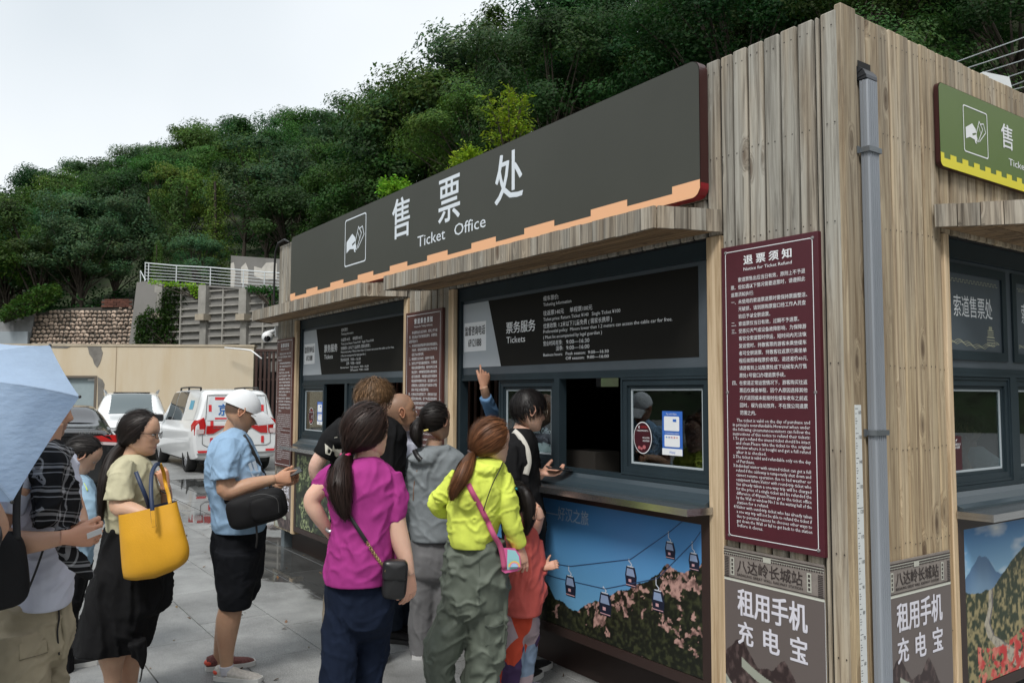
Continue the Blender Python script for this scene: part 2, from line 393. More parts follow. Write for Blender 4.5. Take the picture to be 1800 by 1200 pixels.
# ------------------------------------------------------------------ ground and pavement
def ground_mat():
    m = mat('pavement_ground', (.22, .22, .215), .6, var=.12, scale=2.5, bump=.15, bscale=90)
    return m
GM = ground_mat()
mb = MB(); mb.add([(-400, -400, -.03), (400, -400, -.03), (400, 400, -.03), (-400, 400, -.03)], [(0, 1, 2, 3)])
g = struct(mb.build('ground', GM))
def paver_mat():
    m = bpy.data.materials.new('granite_paver'); m.use_nodes = True; t = m.node_tree; b = t.nodes['Principled BSDF']; L = t.links.new
    geo = node(t, 'ShaderNodeNewGeometry'); oi = node(t, 'ShaderNodeObjectInfo')
    n1 = node(t, 'ShaderNodeTexNoise'); n1.inputs['Scale'].default_value = 160; n1.inputs['Detail'].default_value = 3; n1.inputs['Roughness'].default_value = .8; L(geo.outputs['Position'], n1.inputs['Vector'])
    r1 = node(t, 'ShaderNodeValToRGB'); e = r1.color_ramp.elements; e[0].position = .36; e[0].color = (.115, .12, .12, 1); e[1].position = .6; e[1].color = (.345, .35, .345, 1); L(n1.outputs['Fac'], r1.inputs['Fac'])
    n2 = node(t, 'ShaderNodeTexNoise'); n2.inputs['Scale'].default_value = 2.2; n2.inputs['Detail'].default_value = 7; n2.inputs['Roughness'].default_value = .7; L(geo.outputs['Position'], n2.inputs['Vector'])
    mr = node(t, 'ShaderNodeMapRange'); mr.inputs['From Min'].default_value = .35; mr.inputs['From Max'].default_value = .62; mr.inputs['To Min'].default_value = .66; mr.inputs['To Max'].default_value = 1.12; L(n2.outputs['Fac'], mr.inputs['Value'])
    ro = node(t, 'ShaderNodeMapRange'); ro.inputs['To Min'].default_value = .88; ro.inputs['To Max'].default_value = 1.10; L(oi.outputs['Random'], ro.inputs['Value'])
    mu = node(t, 'ShaderNodeMath', operation='MULTIPLY'); L(mr.outputs[0], mu.inputs[0]); L(ro.outputs[0], mu.inputs[1])
    # wet film left by rain: a patch at the foot of the kiosk and a large one by the parked van
    def blob(cx, cy, rx, ry):
        mp = node(t, 'ShaderNodeMapping'); mp.vector_type = 'POINT'; mp.inputs['Location'].default_value = (-cx/rx, -cy/ry, 0); mp.inputs['Scale'].default_value = (1/rx, 1/ry, 0)
        L(geo.outputs['Position'], mp.inputs['Vector']); ln = node(t, 'ShaderNodeVectorMath', operation='LENGTH'); L(mp.outputs[0], ln.inputs[0]); return ln.outputs['Value']
    b1 = blob(-6.0, -.05, 1.6, .62); b2 = blob(-11.5, .7, 3.6, 1.25)
    mn = node(t, 'ShaderNodeMath', operation='MINIMUM'); L(b1, mn.inputs[0]); L(b2, mn.inputs[1])
    n3 = node(t, 'ShaderNodeTexNoise'); n3.inputs['Scale'].default_value = 1.7; n3.inputs['Detail'].default_value = 4; L(geo.outputs['Position'], n3.inputs['Vector'])
    ad = node(t, 'ShaderNodeMath', operation='MULTIPLY_ADD'); ad.inputs[1].default_value = 1.5; ad.inputs[2].default_value = -.75; L(n3.outputs['Fac'], ad.inputs[0])
    sm = node(t, 'ShaderNodeMath', operation='ADD'); L(mn.outputs[0], sm.inputs[0]); L(ad.outputs[0], sm.inputs[1])
    wt = node(t, 'ShaderNodeMapRange'); wt.inputs['From Min'].default_value = .85; wt.inputs['From Max'].default_value = 1.0; wt.inputs['To Min'].default_value = 1; wt.inputs['To Max'].default_value = 0; L(sm.outputs[0], wt.inputs['Value'])
    wd = node(t, 'ShaderNodeMapRange'); wd.inputs['To Min'].default_value = 1; wd.inputs['To Max'].default_value = .26; L(wt.outputs[0], wd.inputs['Value'])
    mu2 = node(t, 'ShaderNodeMath', operation='MULTIPLY'); L(mu.outputs[0], mu2.inputs[0]); L(wd.outputs[0], mu2.inputs[1])
    hs = node(t, 'ShaderNodeHueSaturation'); L(mu2.outputs[0], hs.inputs['Value']); L(r1.outputs['Color'], hs.inputs['Color']); L(hs.outputs['Color'], b.inputs['Base Color'])
    rr = node(t, 'ShaderNodeMapRange'); rr.inputs['To Min'].default_value = .5; rr.inputs['To Max'].default_value = .03; L(wt.outputs[0], rr.inputs['Value']); L(rr.outputs[0], b.inputs['Roughness'])
    bs = node(t, 'ShaderNodeMapRange'); bs.inputs['To Min'].default_value = .22; bs.inputs['To Max'].default_value = 0; L(wt.outputs[0], bs.inputs['Value'])
    bp = node(t, 'ShaderNodeBump'); bp.inputs['Distance'].default_value = .003; L(bs.outputs[0], bp.inputs['Strength']); L(n1.outputs['Fac'], bp.inputs['Height']); L(bp.outputs[0], b.inputs['Normal'])
    MATS['granite_paver'] = m; return m
PAV = paver_mat()
pav = struct(MB().add([(-24, -8, -.012), (6, -8, -.012), (6, 6, -.012), (-24, 6, -.012)], [(0, 1, 2, 3)]).build('pavement', mat('joint_mortar', (.06, .06, .058), .9)))
PW, PL = .5, 1.0
proto_me = MB().box(0, PL-.007, 0, PW-.007, -.03, 0, .0025).build('paver', PAV, pav); proto = proto_me
cand = []
for r in range(-16, 13):
    y0 = -.92+r*PW
    off = ((r*0.37) % 1.0)*PL if r != -2 else 0
    for k in range(-26, 10):
        x0 = -3.86+k*PL+off*(1 if r != -2 else 0)
        cx, cy = x0+PL/2, y0+PW/2
        if not (-24 < x0 < 5 and -8 < y0 < 5.5): continue
        q = Vector((cx, cy, 0))-CAM; dz = q.dot(fw)
        seen = dz > 2.6 and -.75 < q.dot(RTV)/dz < .7 and not (cy > .6 and cx > -7)
        cand.append((not seen, dz if seen else 99+q.length, x0, y0))
cand.sort(); stuff = MB()
for i, (s, dz, x0, y0) in enumerate(cand):
    dzv = random.uniform(-.0012, .0008)
    if i == 0: proto.location = (x0, y0, dzv)
    elif i < 260 and not s:
        o = proto.copy(); C.objects.link(o); o.location = (x0, y0, dzv)
    else: stuff.box(x0, x0+PL-.007, y0, y0+PW-.007, -.03, dzv, 0)
stuff.build('pavers', PAV, pav, kind='stuff')

# ------------------------------------------------------------------ beige boundary wall across the car park
WA, WB = Vector((-30.6, -2.8, 0)), Vector((-25.05, 5.45, 0))
wdir = (WB-WA).normalized(); wn_ = Vector((wdir.y, -wdir.x, 0))     # towards the camera
if wn_.dot(CAM-WA) < 0: wn_ = -wn_
def wq(a, h, d): p = WA+wdir*a+wn_*d; return (p.x, p.y, h)
def wbox(mb, a0, a1, h0, h1, d0, d1):
    v = [wq(a, h, d) for h in (h0, h1) for d in (d0, d1) for a in (a0, a1)]
    return mb.add(v, [(0, 2, 3, 1), (4, 5, 7, 6), (0, 1, 5, 4), (2, 6, 7, 3), (0, 4, 6, 2), (1, 3, 7, 5)])
def wallhit(px, py, d=0):
    """(distance along the wall, height) of a photograph pixel"""
    dr = at(px, py, 1)-CAM; n = wn_; t = (WA+wn_*d-CAM).dot(n)/dr.dot(n); p = CAM+dr*t
    return (p-WA).dot(wdir), p.z
LW = (WB-WA).length
stucco = mat('beige_stucco', (.62, .545, .42), .85, var=.12, scale=.9, stretch=(2.0, 2.0, .4), bump=.25, bscale=25, col2=(.44, .355, .24))
bw = thing('boundary_wall', 'long beige stucco wall with peeling patches behind the parked cars', 'wall', tuple(WA))
da0, dz0 = wallhit(112, 660); da1, _ = wallhit(171, 660)
m_ = MB(); wbox(m_, -14, da0, 0, 3.2, -.3, 0); wbox(m_, da1, LW, 0, 3.2, -.3, 0); wbox(m_, da0, da1, dz0, 3.2, -.3, 0)
m_.build('wall', stucco, bw)
m_ = MB(); wbox(m_, -14, LW+.03, 3.2, 3.27, -.33, .03); m_.build('coping', mat('coping_concrete', (.42, .36, .27), .9, var=.2, scale=3), bw)
m_ = MB(); wbox(m_, da0, da1, 0, dz0, -.22, -.12); dr_ = m_.build('door', mat('grey_door_paint', (.26, .32, .34), .5, var=.06), bw)
m_ = MB(); wbox(m_, da0-.0, da0+.07, 0, dz0, -.12, .02); wbox(m_, da1-.08, da1, 0, dz0, -.12, .02); wbox(m_, da0+.07, da1-.08, dz0-.07, dz0, -.12, .02); m_.build('frame', mat('door_frame', (.12, .10, .08), .5), dr_)
a, h = wallhit(163, 666); m_ = MB(); wbox(m_, a-.2, a+.1, h-.06, h+.02, -.12, -.08); m_.build('closer', mat('galvanised', (.5, .52, .53), .4, .6), dr_)
a, h = wallhit(184, 704); m_ = MB(); wbox(m_, a-.05, a+.05, h-.09, h+.09, 0, .08); m_.build('switch_box', mat('black_plastic', (.015, .015, .016), .4), bw)
def patch(pts, m, name, d=.012):
    m_ = MB(); v = []; q = [wallhit(x, y) for x, y in pts]; n = len(q)
    v = [wq(a, h, d) for a, h in q]+[wq(a, h, 0) for a, h in q]
    m_.add(v, [tuple(range(n))]+[(i, (i+1) % n, (i+1) % n+n, i+n) for i in range(n)]); m_.build(name, m, bw)
cem = mat('bare_cement', (.17, .16, .145), .9, var=.25, scale=4, bump=.4, bscale=20)
patch([(152, 606), (179, 605), (178, 612), (181, 620), (178, 632), (175, 640), (171, 646), (166, 640), (163, 630), (157, 622), (155, 612)], cem, 'cement_patch')
patch([(172, 662), (180, 667), (184, 675), (182, 690), (184, 705), (182, 716), (172, 716)], cem, 'cement_patch')
patch([(55, 603), (122, 603), (124, 609), (118, 612), (88, 611), (60, 608)], cem, 'cement_patch')
# joint line in the stucco
a, h = wallhit(202, 700); m_ = MB(); wbox(m_, a-.012, a+.012, 0, 3.2, 0, .012); m_.build('joint', mat('joint_stucco', (.33, .26, .18), .9), bw)
# brown slatted gate right of the wall
GA = LW+.05; gt = thing('slatted_gate', 'dark brown vertical slat gate between the beige wall and the kiosk', 'gate', wq(GA, 0, 0))
slat = mat('brown_slat', (.045, .020, .015), .5)
k = 0; gp = None
while k*.14 < 3.4:
    m_ = MB(); wbox(m_, GA+k*.14, GA+k*.14+.075, .05, 3.05, -.1, -.04); m_.build('slat', slat, gt); k += 1
m_ = MB(); wbox(m_, GA, GA+3.5, 3.05, 3.13, -.12, -.02); wbox(m_, GA, GA+3.5, .02, .1, -.14, -.1); wbox(m_, GA, GA+3.5, 2.1, 2.16, -.14, -.1); m_.build('rail', slat, gt)
m_ = MB(); wbox(m_, GA-.2, GA+3.8, 0, 3.0, -.9, -.8); tag(m_.build('backing_wall', DARK), 'dark wall seen through the brown slats of the gate', 'wall')
# white conduit hanging over the gate
P = [at(395, 611, 26.6), at(430, 614, 26.4), at(442, 616, 26.3), at(460, 630, 26)]
tag(MB().tube(P, .025, 6).build('conduit', mat('white_plastic', (.75, .76, .77), .4), smooth=True), 'thin white conduit bent over the end of the beige wall', 'pipe')

# ------------------------------------------------------------------ rubble stone wall and concrete retaining wall above the car park
def panel_pts(pts, D0): return [at(x, y, D) for x, y, D in pts]
def face_frame(A, B):
    """local frame on a vertical plane through A and B: (u along, v up, w to the camera)"""
    A = Vector(A); B = Vector(B); U = Vector((B.x-A.x, B.y-A.y, 0)); L_ = U.length; U.normalize(); N = Vector((U.y, -U.x, 0))
    if N.dot(CAM-A) < 0: N = -N
    def q(u, v, w=0): return tuple(Vector((A.x, A.y, 0))+U*u+N*w+Vector((0, 0, v)))
    def hit(px, py, w=0):
        dr = at(px, py, 1)-CAM; o = Vector((A.x, A.y, 0))+N*w; t = (o-CAM).dot(N)/dr.dot(N); p = CAM+dr*t
        return (p-Vector((A.x, A.y, 0))).dot(U), p.z
    return q, hit, L_
def fbox(mb, q, u0, u1, v0, v1, w0, w1):
    return mb.add([q(u, v, w) for v in (v0, v1) for w in (w0, w1) for u in (u0, u1)], [(0, 2, 3, 1), (4, 5, 7, 6), (0, 1, 5, 4), (2, 6, 7, 3), (0, 4, 6, 2), (1, 3, 7, 5)])
sq, shit, _ = face_frame(at(0, 600, 31), at(236, 600, 30.5))
u0, _ = shit(-80, 560); u1, _ = shit(58, 560); u2, _ = shit(236, 560)
stone_wall = thing('rubble_stone_wall', 'rounded field stone wall above the beige wall, left of the concrete terrace', 'wall', sq(u1, 0, 0))
mort = mat('dark_mortar', (.055, .050, .042), .95, var=.3, scale=6)
top = [shit(x, y) for x, y in ((50, 606), (62, 552), (85, 546), (110, 542), (150, 540), (236, 538))]
poly = [(u, v) for u, v in top]+[(u2, 2.5), (top[0][0], 2.5)]
n = len(poly); MB().add([sq(u, v, -.06) for u, v in poly]+[sq(u, v, -.8) for u, v in poly], [tuple(range(n))]+[(i, i+n, (i+1) % n+n, (i+1) % n) for i in range(n)]).build('mortar', mort, stone_wall)
stm = mat('field_stone', (.34, .30, .25), .85, var=.22, scale=5, rand=.38, col2=(.42, .30, .23), bump=.4, bscale=20)
def stone_mesh(s):
    r = random.Random(s); v = []; f = []; S = 8
    for j in range(4):
        ph = (j+.6)/4*pi/2*1.0
        for i in range(S):
            th = 2*pi*i/S; rr = .5*(1+.16*r.uniform(-1, 1)) if j == 3 else .5
            v.append((cos(th)*rr*sin(ph)*(1+.1*r.uniform(-1, 1)), sin(th)*rr*sin(ph)*(1+.1*r.uniform(-1, 1)), .45*cos(ph)))
    for j in range(3):
        for i in range(S): f.append((j*S+i, j*S+(i+1) % S, (j+1)*S+(i+1) % S, (j+1)*S+i))
    f.append(tuple(range(S)))
    return mesh('stone', v, f)
smesh = [stone_mesh(i) for i in range(7)]
for s_ in smesh: s_.polygons.foreach_set('use_smooth', np.ones(len(s_.polygons), dtype=bool)); s_.materials.append(stm)
Ux = (Vector(sq(1, 0, 0))-Vector(sq(0, 0, 0))); Nx = Vector(sq(0, 0, 1))-Vector(sq(0, 0, 0))
def topat(u):
    for (a, h), (b, h2) in zip(top, top[1:]):
        if a <= u <= b: return h+(h2-h)*(u-a)/(b-a)
    return -1
cnt = 0; v = top[-1][1]-.06; row = 0
while v > 3.2 and cnt < 298:
    u = top[0][0]+random.uniform(0, .15)
    while u < u2-.05 and cnt < 298:
        sw = random.uniform(.12, .24); hh = random.uniform(.11, .17)
        if v+hh*.4 < topat(u+sw/2) and shit(0, 0) is not None:
            o = bpy.data.objects.new('stone', smesh[cnt % 7]); C.objects.link(o); o.parent = stone_wall
            pos = Vector(sq(u+sw/2, v+random.uniform(-.02, .02), -.055))-Vector(stone_wall.location)
            M_ = Matrix((Ux*sw*.98, Vector((0, 0, 1))*hh, Nx*.14)).transposed().to_4x4() @ Matrix.Rotation(random.uniform(-.35, .35), 4, 'Z')
            o.matrix_local = Matrix.Translation(pos) @ M_; cnt += 1
        u += sw+.012
    v -= .15; row += 1
# grey slab left of the stones
sl = [(-40, 560), (20, 560), (50, 556), (62, 553), (50, 606), (-40, 606)]
pts = [shit(x, y) for x, y in sl]; n = 6
tag(MB().add([sq(u, v, 0) for u, v in pts]+[sq(u, v-.0, -.5) for u, v in pts], [tuple(range(n)), tuple(range(2*n-1, n-1, -1))]+[(i, i+n, (i+1) % n+n, (i+1) % n) for i in range(n)]).build('concrete_slab', mat('slab_concrete', (.22, .225, .23), .85, var=.2, scale=2)), 'plain grey concrete slab at the left end of the stone wall', 'slab')
fbl = MB(); fbox(fbl, sq, shit(-60, 600)[0], shit(52, 600)[0], shit(0, 606)[1]-.6, shit(0, 583)[1], .02, .12)
tag(fbl.build('metal_sheet', mat('pale_sheet', (.36, .41, .45), .4, .2)), 'pale blue grey metal sheet in front of the grey slab', 'metal sheet')
brm = mat('red_brick', (.11, .042, .028), .9, rand=.25)
bwall = thing('brick_parapet', 'low red brick parapet on top of the stone wall beside the terrace', 'wall', sq(shit(178, 540)[0], 4, 0))
ua, va = shit(178, 540); ub, vb = shit(234, 525)
fbox(MB(), sq, 0, 1, 0, 1, 0, 1); m_ = MB(); fbox(m_, sq, ua, ub, va, vb-.01, -.3, -.02); m_.build('core', mort, bwall)
bme = None
rows = 4; bh = (vb-va)/rows
for r in range(rows):
    u = ua+(.12 if r % 2 else 0)
    while u < ub-.2:
        m_ = MB(); fbox(m_, sq, u, u+.23, va+r*bh+.008, va+(r+1)*bh-.008, -.03, .0+random.uniform(-.01, .01)); m_.build('brick', brm, bwall); u += .245

# concrete terrace wall
cq, chit, _ = face_frame(at(236, 600, 30.5), at(490, 600, 27.5))
conc = mat('aged_concrete', (.24, .235, .22), .9, var=.3, scale=1.3, bump=.3, bscale=12, col2=(.15, .145, .14))
conc2 = mat('beam_concrete', (.27, .262, .24), .9, var=.22, scale=2.5, bump=.3, bscale=15)
ter = thing('terrace_wall', 'tall ribbed concrete retaining wall with three buttresses above the beige wall', 'wall', cq(0, 0, 0))
uE = chit(600, 500)[0]; uL = chit(248, 500)[0]
def zt(px, py): return chit(px, py)[1]
tp = [(chit(x, y)) for x, y in ((250, 497), (350, 503), (420, 508), (487, 512), (700, 525))]
n = len(tp); m_ = MB(); 
m_.add([cq(u, v, -.13) for u, v in tp]+[cq(u, 2.4, -.13) for u, v in tp]+[cq(u, v, -3) for u, v in tp], [(i, i+1, n+i+1, n+i) for i in range(n-1)]+[(i, i+2*n, i+2*n+1, i+1) for i in range(n-1)])
m_.build('back_panel', conc, ter)
def topz(u):
    for (a, h), (b, h2) in zip(tp, tp[1:]):
        if a <= u <= b: return h+(h2-h)*(u-a)/(b-a)
    return tp[-1][1]
# left block
ua, ub = chit(246, 500)[0], chit(289, 500)[0]
m_ = MB(); z1 = zt(250, 496)
m_.add([cq(ua-.05, z1, .1), cq(ub-.25, z1, .1), cq(ub-.25, 2.5, .25), cq(ua-.3, 2.5, .25), cq(ua-.05, z1, -2), cq(ub-.25, z1, -2), cq(ub-.25, 2.5, -2), cq(ua-.3, 2.5, -2)], [(0, 1, 2, 3), (0, 3, 7, 4), (1, 5, 6, 2), (0, 4, 5, 1)])
m_.build('end_block', conc, ter)
for pa, pb in ((276, 289), (353, 366), (424, 437)):
    ua, ub = chit(pa, 520)[0], chit(pb, 520)[0]; zb = zt(pb, 560 if pa < 300 else 562)
    m_ = MB(); fbox(m_, cq, ua, ub, zb, topz(ua)+.02, -.25, .12); m_.build('buttress', conc2, ter)
    m_ = MB(); fbox(m_, cq, ua-.03, ub+.03, zb-.02, zb+.2, -.25, .22); m_.build('bracket', mat('bracket_concrete', (.33, .29, .23), .9, var=.15), ter)
    m_ = MB(); fbox(m_, cq, ua-.02, ub-.08, 2.5, zb-.02, -.25, .0); m_.build('pilaster', conc2, ter)
for k in range(9):
    dz = .27*k+.03
    for pa, pb in ((289, 353), (366, 424), (437, 560)):
        ua, ub = chit(pa, 540)[0], chit(pb, 540)[0]
        z_ = topz((ua+ub)/2)-dz
        m_ = MB(); fbox(m_, cq, ua, ub, z_-.055, z_, -.25, -.05+.02*random.random()); m_.build('rib', conc2, ter)
for p in (315, 389, 460, 495):
    ua = chit(p, 540)[0]; m_ = MB(); fbox(m_, cq, ua, ua+.06, 2.5, topz(ua)-.03, -.25, -.03); m_.build('upright', conc2, ter)
m_ = MB(); 
for i in range(n-1):
    (a, h), (b, h2) = tp[i], tp[i+1]; m_.add([cq(a, h, -.3), cq(b, h2, -.3), cq(b, h2, .0), cq(a, h, .0), cq(a, h+.06, -.3), cq(b, h2+.06, -.3), cq(b, h2+.06, .0), cq(a, h+.06, .0)], [(3, 2, 6, 7), (4, 7, 6, 5), (0, 1, 2, 3)])
m_.build('coping', conc, ter)
# railing
rail = thing('terrace_railing', 'white horizontal bar railing along the top of the concrete terrace', 'railing', cq(chit(256, 500)[0], 5.5, -.15))
rw = mat('white_rail_paint', (.62, .66, .68), .4, .1)
RT_ = [(255, 462), (310, 467), (370, 470), (428, 475), (465, 478), (600, 488)]
RB_ = [(255, 495), (310, 497), (370, 503), (428, 508), (465, 511), (600, 521)]
T_ = [chit(x, y, -.15) for x, y in RT_]; B_ = [chit(x, y, -.15) for x, y in RB_]
MB().tube([cq(u, v, -.15) for u, v in T_], .022, 6).build('top_rail', rw, rail)
for k in range(1, 6):
    MB().tube([cq(a[0], a[1]+(b[1]-a[1])*(k/5.9), -.15) for a, b in zip(T_, B_)], .011, 5).build('bar', rw, rail)
for px in (255, 261, 310, 370, 428, 465):
    u = chit(px, 480, -.15)[0]
    zt_ = np.interp(u, [a[0] for a in T_], [a[1] for a in T_]); MB().tube([cq(u, topz(u)-.05, -.15), cq(u, zt_, -.15)], .020, 6).build('post', rw, rail)
P = [at(247, 500, 30.5), at(247, 476, 30.5), at(256, 493, 30.3)]; MB().tube(P, .02, 5).build('gate_stay', rw, rail)
# old white patched wall higher up
hq, hhit, _ = face_frame(at(405, 480, 34), at(490, 480, 32))
ua, za = hhit(406, 449); ub, zb = hhit(700, 470)
up = thing('upper_wall', 'short grey wall with flaking white paint standing behind the terrace railing', 'wall', hq(ua, 4, 0))
m_ = MB(); m_.add([hq(ua, za, 0), hq(ub, zb, 0), hq(ub, 3, 0), hq(ua, 3, 0), hq(ua, za, -.4), hq(ub, zb, -.4), hq(ub, 3, -.4), hq(ua, 3, -.4)], [(0, 1, 2, 3), (0, 3, 7, 4), (0, 4, 5, 1)]); m_.build('wall', conc, up)
for pts in ([(406, 463), (411, 461), (414, 480), (412, 505), (406, 505)], [(424, 470), (432, 462), (437, 475), (436, 500), (424, 498)], [(447, 468), (460, 472), (468, 462), (480, 461), (487, 463), (487, 490), (462, 492), (447, 485)]):
    q = [hhit(*p) for p in pts]; m_ = MB(); n = len(q); m_.add([hq(u, v, .012) for u, v in q]+[hq(u, v, 0) for u, v in q], [tuple(range(n))]+[(i, (i+1) % n, (i+1) % n+n, i+n) for i in range(n)]); m_.build('paint_flake', mat('old_white_paint', (.52, .50, .46), .8, var=.15, scale=3), up)
# ------------------------------------------------------------------ hillside
HP = np.array([-900, -300, 0, 50, 235, 245, 480, 620, 750, 900, 1300, 1800, 2600, 3400])
HB = np.array([34, 34, 32, 31.6, 31.2, 33.5, 32.5, 28, 22, 18, 13, 11, 11, 12])
HZ = np.array([2, 2.5, 3.4, 4.2, 4.6, 5.0, 4.9, 4.6, 4, 3, 1.6, 1.0, 1.0, 1.0])
HR = np.array([90, 85, 78, 78, 72, 72, 68, 66, 50, 42, 36, 32, 32, 32])
HH = np.array([4, 5, 13.0, 14.0, 17.6, 17.8, 18.2, 17.8, 14.8, 14.6, 22, 27, 27, 27])
def hill_at(px, t):
    """terrain point on bearing px; t=0 foot, t=1 ridge, beyond it falls away"""
    r, a = basis(px)
    b, z0, rr, zz = (float(np.interp(px, HP, q)) for q in (HB, HZ, HR, HH))
    cx = 1/max(.3, a.dot(Vector((fw.x, fw.y, 0)).normalized()))
    D = b+(rr-b)*t; z = z0+(zz-z0)*(t if t < 1 else 1-.25*(t-1)*(t-1)-.1*(t-1))
    if t < 0: D = b*(1+t*.05); z = z0
    p = Vector((CAM.x, CAM.y, 0))+a*D*cx*1.0
    return Vector((p.x, p.y, z))
pxs = np.linspace(-900, 3400, 110); ts = np.concatenate([np.linspace(0, 1, 34), np.linspace(1.05, 2.5, 12)])
v = []; 
for i, px in enumerate(pxs):
    for j, t in enumerate(ts):
        p = hill_at(px, float(t)); 
        if j > 0: p.z += (float(vnoise(np.array([[p.x*.15, p.y*.15, 1.0]]))[0])-.5)*1.0
        v.append(tuple(p))
nT = len(ts); f = [(i*nT+j, (i+1)*nT+j, (i+1)*nT+j+1, i*nT+j+1) for i in range(len(pxs)-1) for j in range(nT-1)]
b0 = len(v)
for i, px in enumerate(pxs): p = hill_at(px, 0); v.append((p.x, p.y, -.1))
f += [(i*nT, b0+i, b0+i+1, (i+1)*nT) for i in range(len(pxs)-1)]
struct(obj('hillside', v, f, mat('hill_soil', (.040, .046, .022), .95, var=.4, scale=.8, col2=(.020, .040, .012)), smooth=True))

# ------------------------------------------------------------------ trees
def leaf_mat(name, c, var=.35):
    m = bpy.data.materials.new(name); m.use_nodes = True; t = m.node_tree; b = t.nodes['Principled BSDF']; L = t.links.new
    an = node(t, 'ShaderNodeAttribute'); an.attribute_name = 'col'
    oi = node(t, 'ShaderNodeObjectInfo'); mr = node(t, 'ShaderNodeMapRange'); mr.inputs['To Min'].default_value = .62; mr.inputs['To Max'].default_value = 1.35; L(oi.outputs['Random'], mr.inputs['Value'])
    mx = node(t, 'ShaderNodeMix', data_type='RGBA', blend_type='MULTIPLY'); mx.inputs['Factor'].default_value = 1; mx.inputs['A'].default_value = (*c, 1); L(an.outputs['Color'], mx.inputs['B'])
    hs = node(t, 'ShaderNodeHueSaturation'); L(mr.outputs[0], hs.inputs['Value']); L(mx.outputs['Result'], hs.inputs['Color'])
    mh = node(t, 'ShaderNodeMapRange'); mh.inputs['To Min'].default_value = .475; mh.inputs['To Max'].default_value = .525
    ms = node(t, 'ShaderNodeMath', operation='FRACT'); mm = node(t, 'ShaderNodeMath', operation='MULTIPLY'); mm.inputs[1].default_value = 7.3; L(oi.outputs['Random'], mm.inputs[0]); L(mm.outputs[0], ms.inputs[0]); L(ms.outputs[0], mh.inputs['Value']); L(mh.outputs[0], hs.inputs['Hue'])
    L(hs.outputs['Color'], b.inputs['Base Color']); b.inputs['Roughness'].default_value = .55; b.inputs['Specular IOR Level'].default_value = .16
    tr = node(t, 'ShaderNodeBsdfTranslucent'); L(hs.outputs['Color'], tr.inputs['Color']); ms2 = node(t, 'ShaderNodeMixShader'); ms2.inputs[0].default_value = .38
    o = t.nodes['Material Output']; L(b.outputs[0], ms2.inputs[1]); L(tr.outputs[0], ms2.inputs[2]); L(ms2.outputs[0], o.inputs['Surface'])
    MATS[name] = m; return m
LEAF = leaf_mat('broad_leaf', (.036, .104, .018)); LEAFD = leaf_mat('dark_leaf', (.022, .070, .016)); LEAFO = leaf_mat('olive_leaf', (.060, .122, .018)); LEAFC = leaf_mat('cedar_leaf', (.070, .140, .030)); LEAFL = leaf_mat('lime_leaf', (.185, .36, .022)); LEAFB = leaf_mat('blue_leaf', (.046, .112, .044))
BARK = mat('bark', (.045, .036, .026), .9, var=.3, scale=12, stretch=(1, 1, .3), bump=.4, bscale=30)
def leaves(cent, size, rng, up=.4, aspect=.6, droop=0, cvar=.2, cols=None, out=None):
    """one folded leaf face per centre"""
    n = len(cent); d = rng.normal(size=(n, 3)); d[:, 2] = d[:, 2]*.6-droop; d /= np.linalg.norm(d, axis=1)[:, None]
    nr = rng.normal(size=(n, 3)); nr[:, 2] = np.abs(nr[:, 2])+up
    if out is not None: nr = nr*.55+out*1.3
    d = d if out is None else d-out*((d*out).sum(1)[:, None])*.6; d /= np.linalg.norm(d, axis=1)[:, None]; nr -= d*(nr*d).sum(1)[:, None]; nr /= np.linalg.norm(nr, axis=1)[:, None]
    s = np.cross(d, nr); L_ = size*rng.uniform(.6, 1.3, n)[:, None]; W_ = L_*aspect
    a = cent-d*L_*.5; b = cent+s*W_*.5+nr*L_*.08; c = cent+d*L_*.5; e = cent-s*W_*.5+nr*L_*.08
    v = np.stack([a, b, c, e], 1).reshape(-1, 3); f = np.arange(4*n).reshape(-1, 4)
    cc = np.repeat((1+rng.uniform(-cvar, cvar, n))[:, None], 3, 1)
    cc[:, 0] *= 1+rng.uniform(-.15, .35, n); cc[:, 2] *= 1+rng.uniform(-.2, .3, n)
    if cols is not None: cc *= cols
    return v, f, np.repeat(cc, 4, 0)
def leaf_mesh(name, cent, size, rng, **k):
    v, f, c = leaves(cent, size, rng, **k); me = mesh(name, v, f); set_colors(me, c); return me
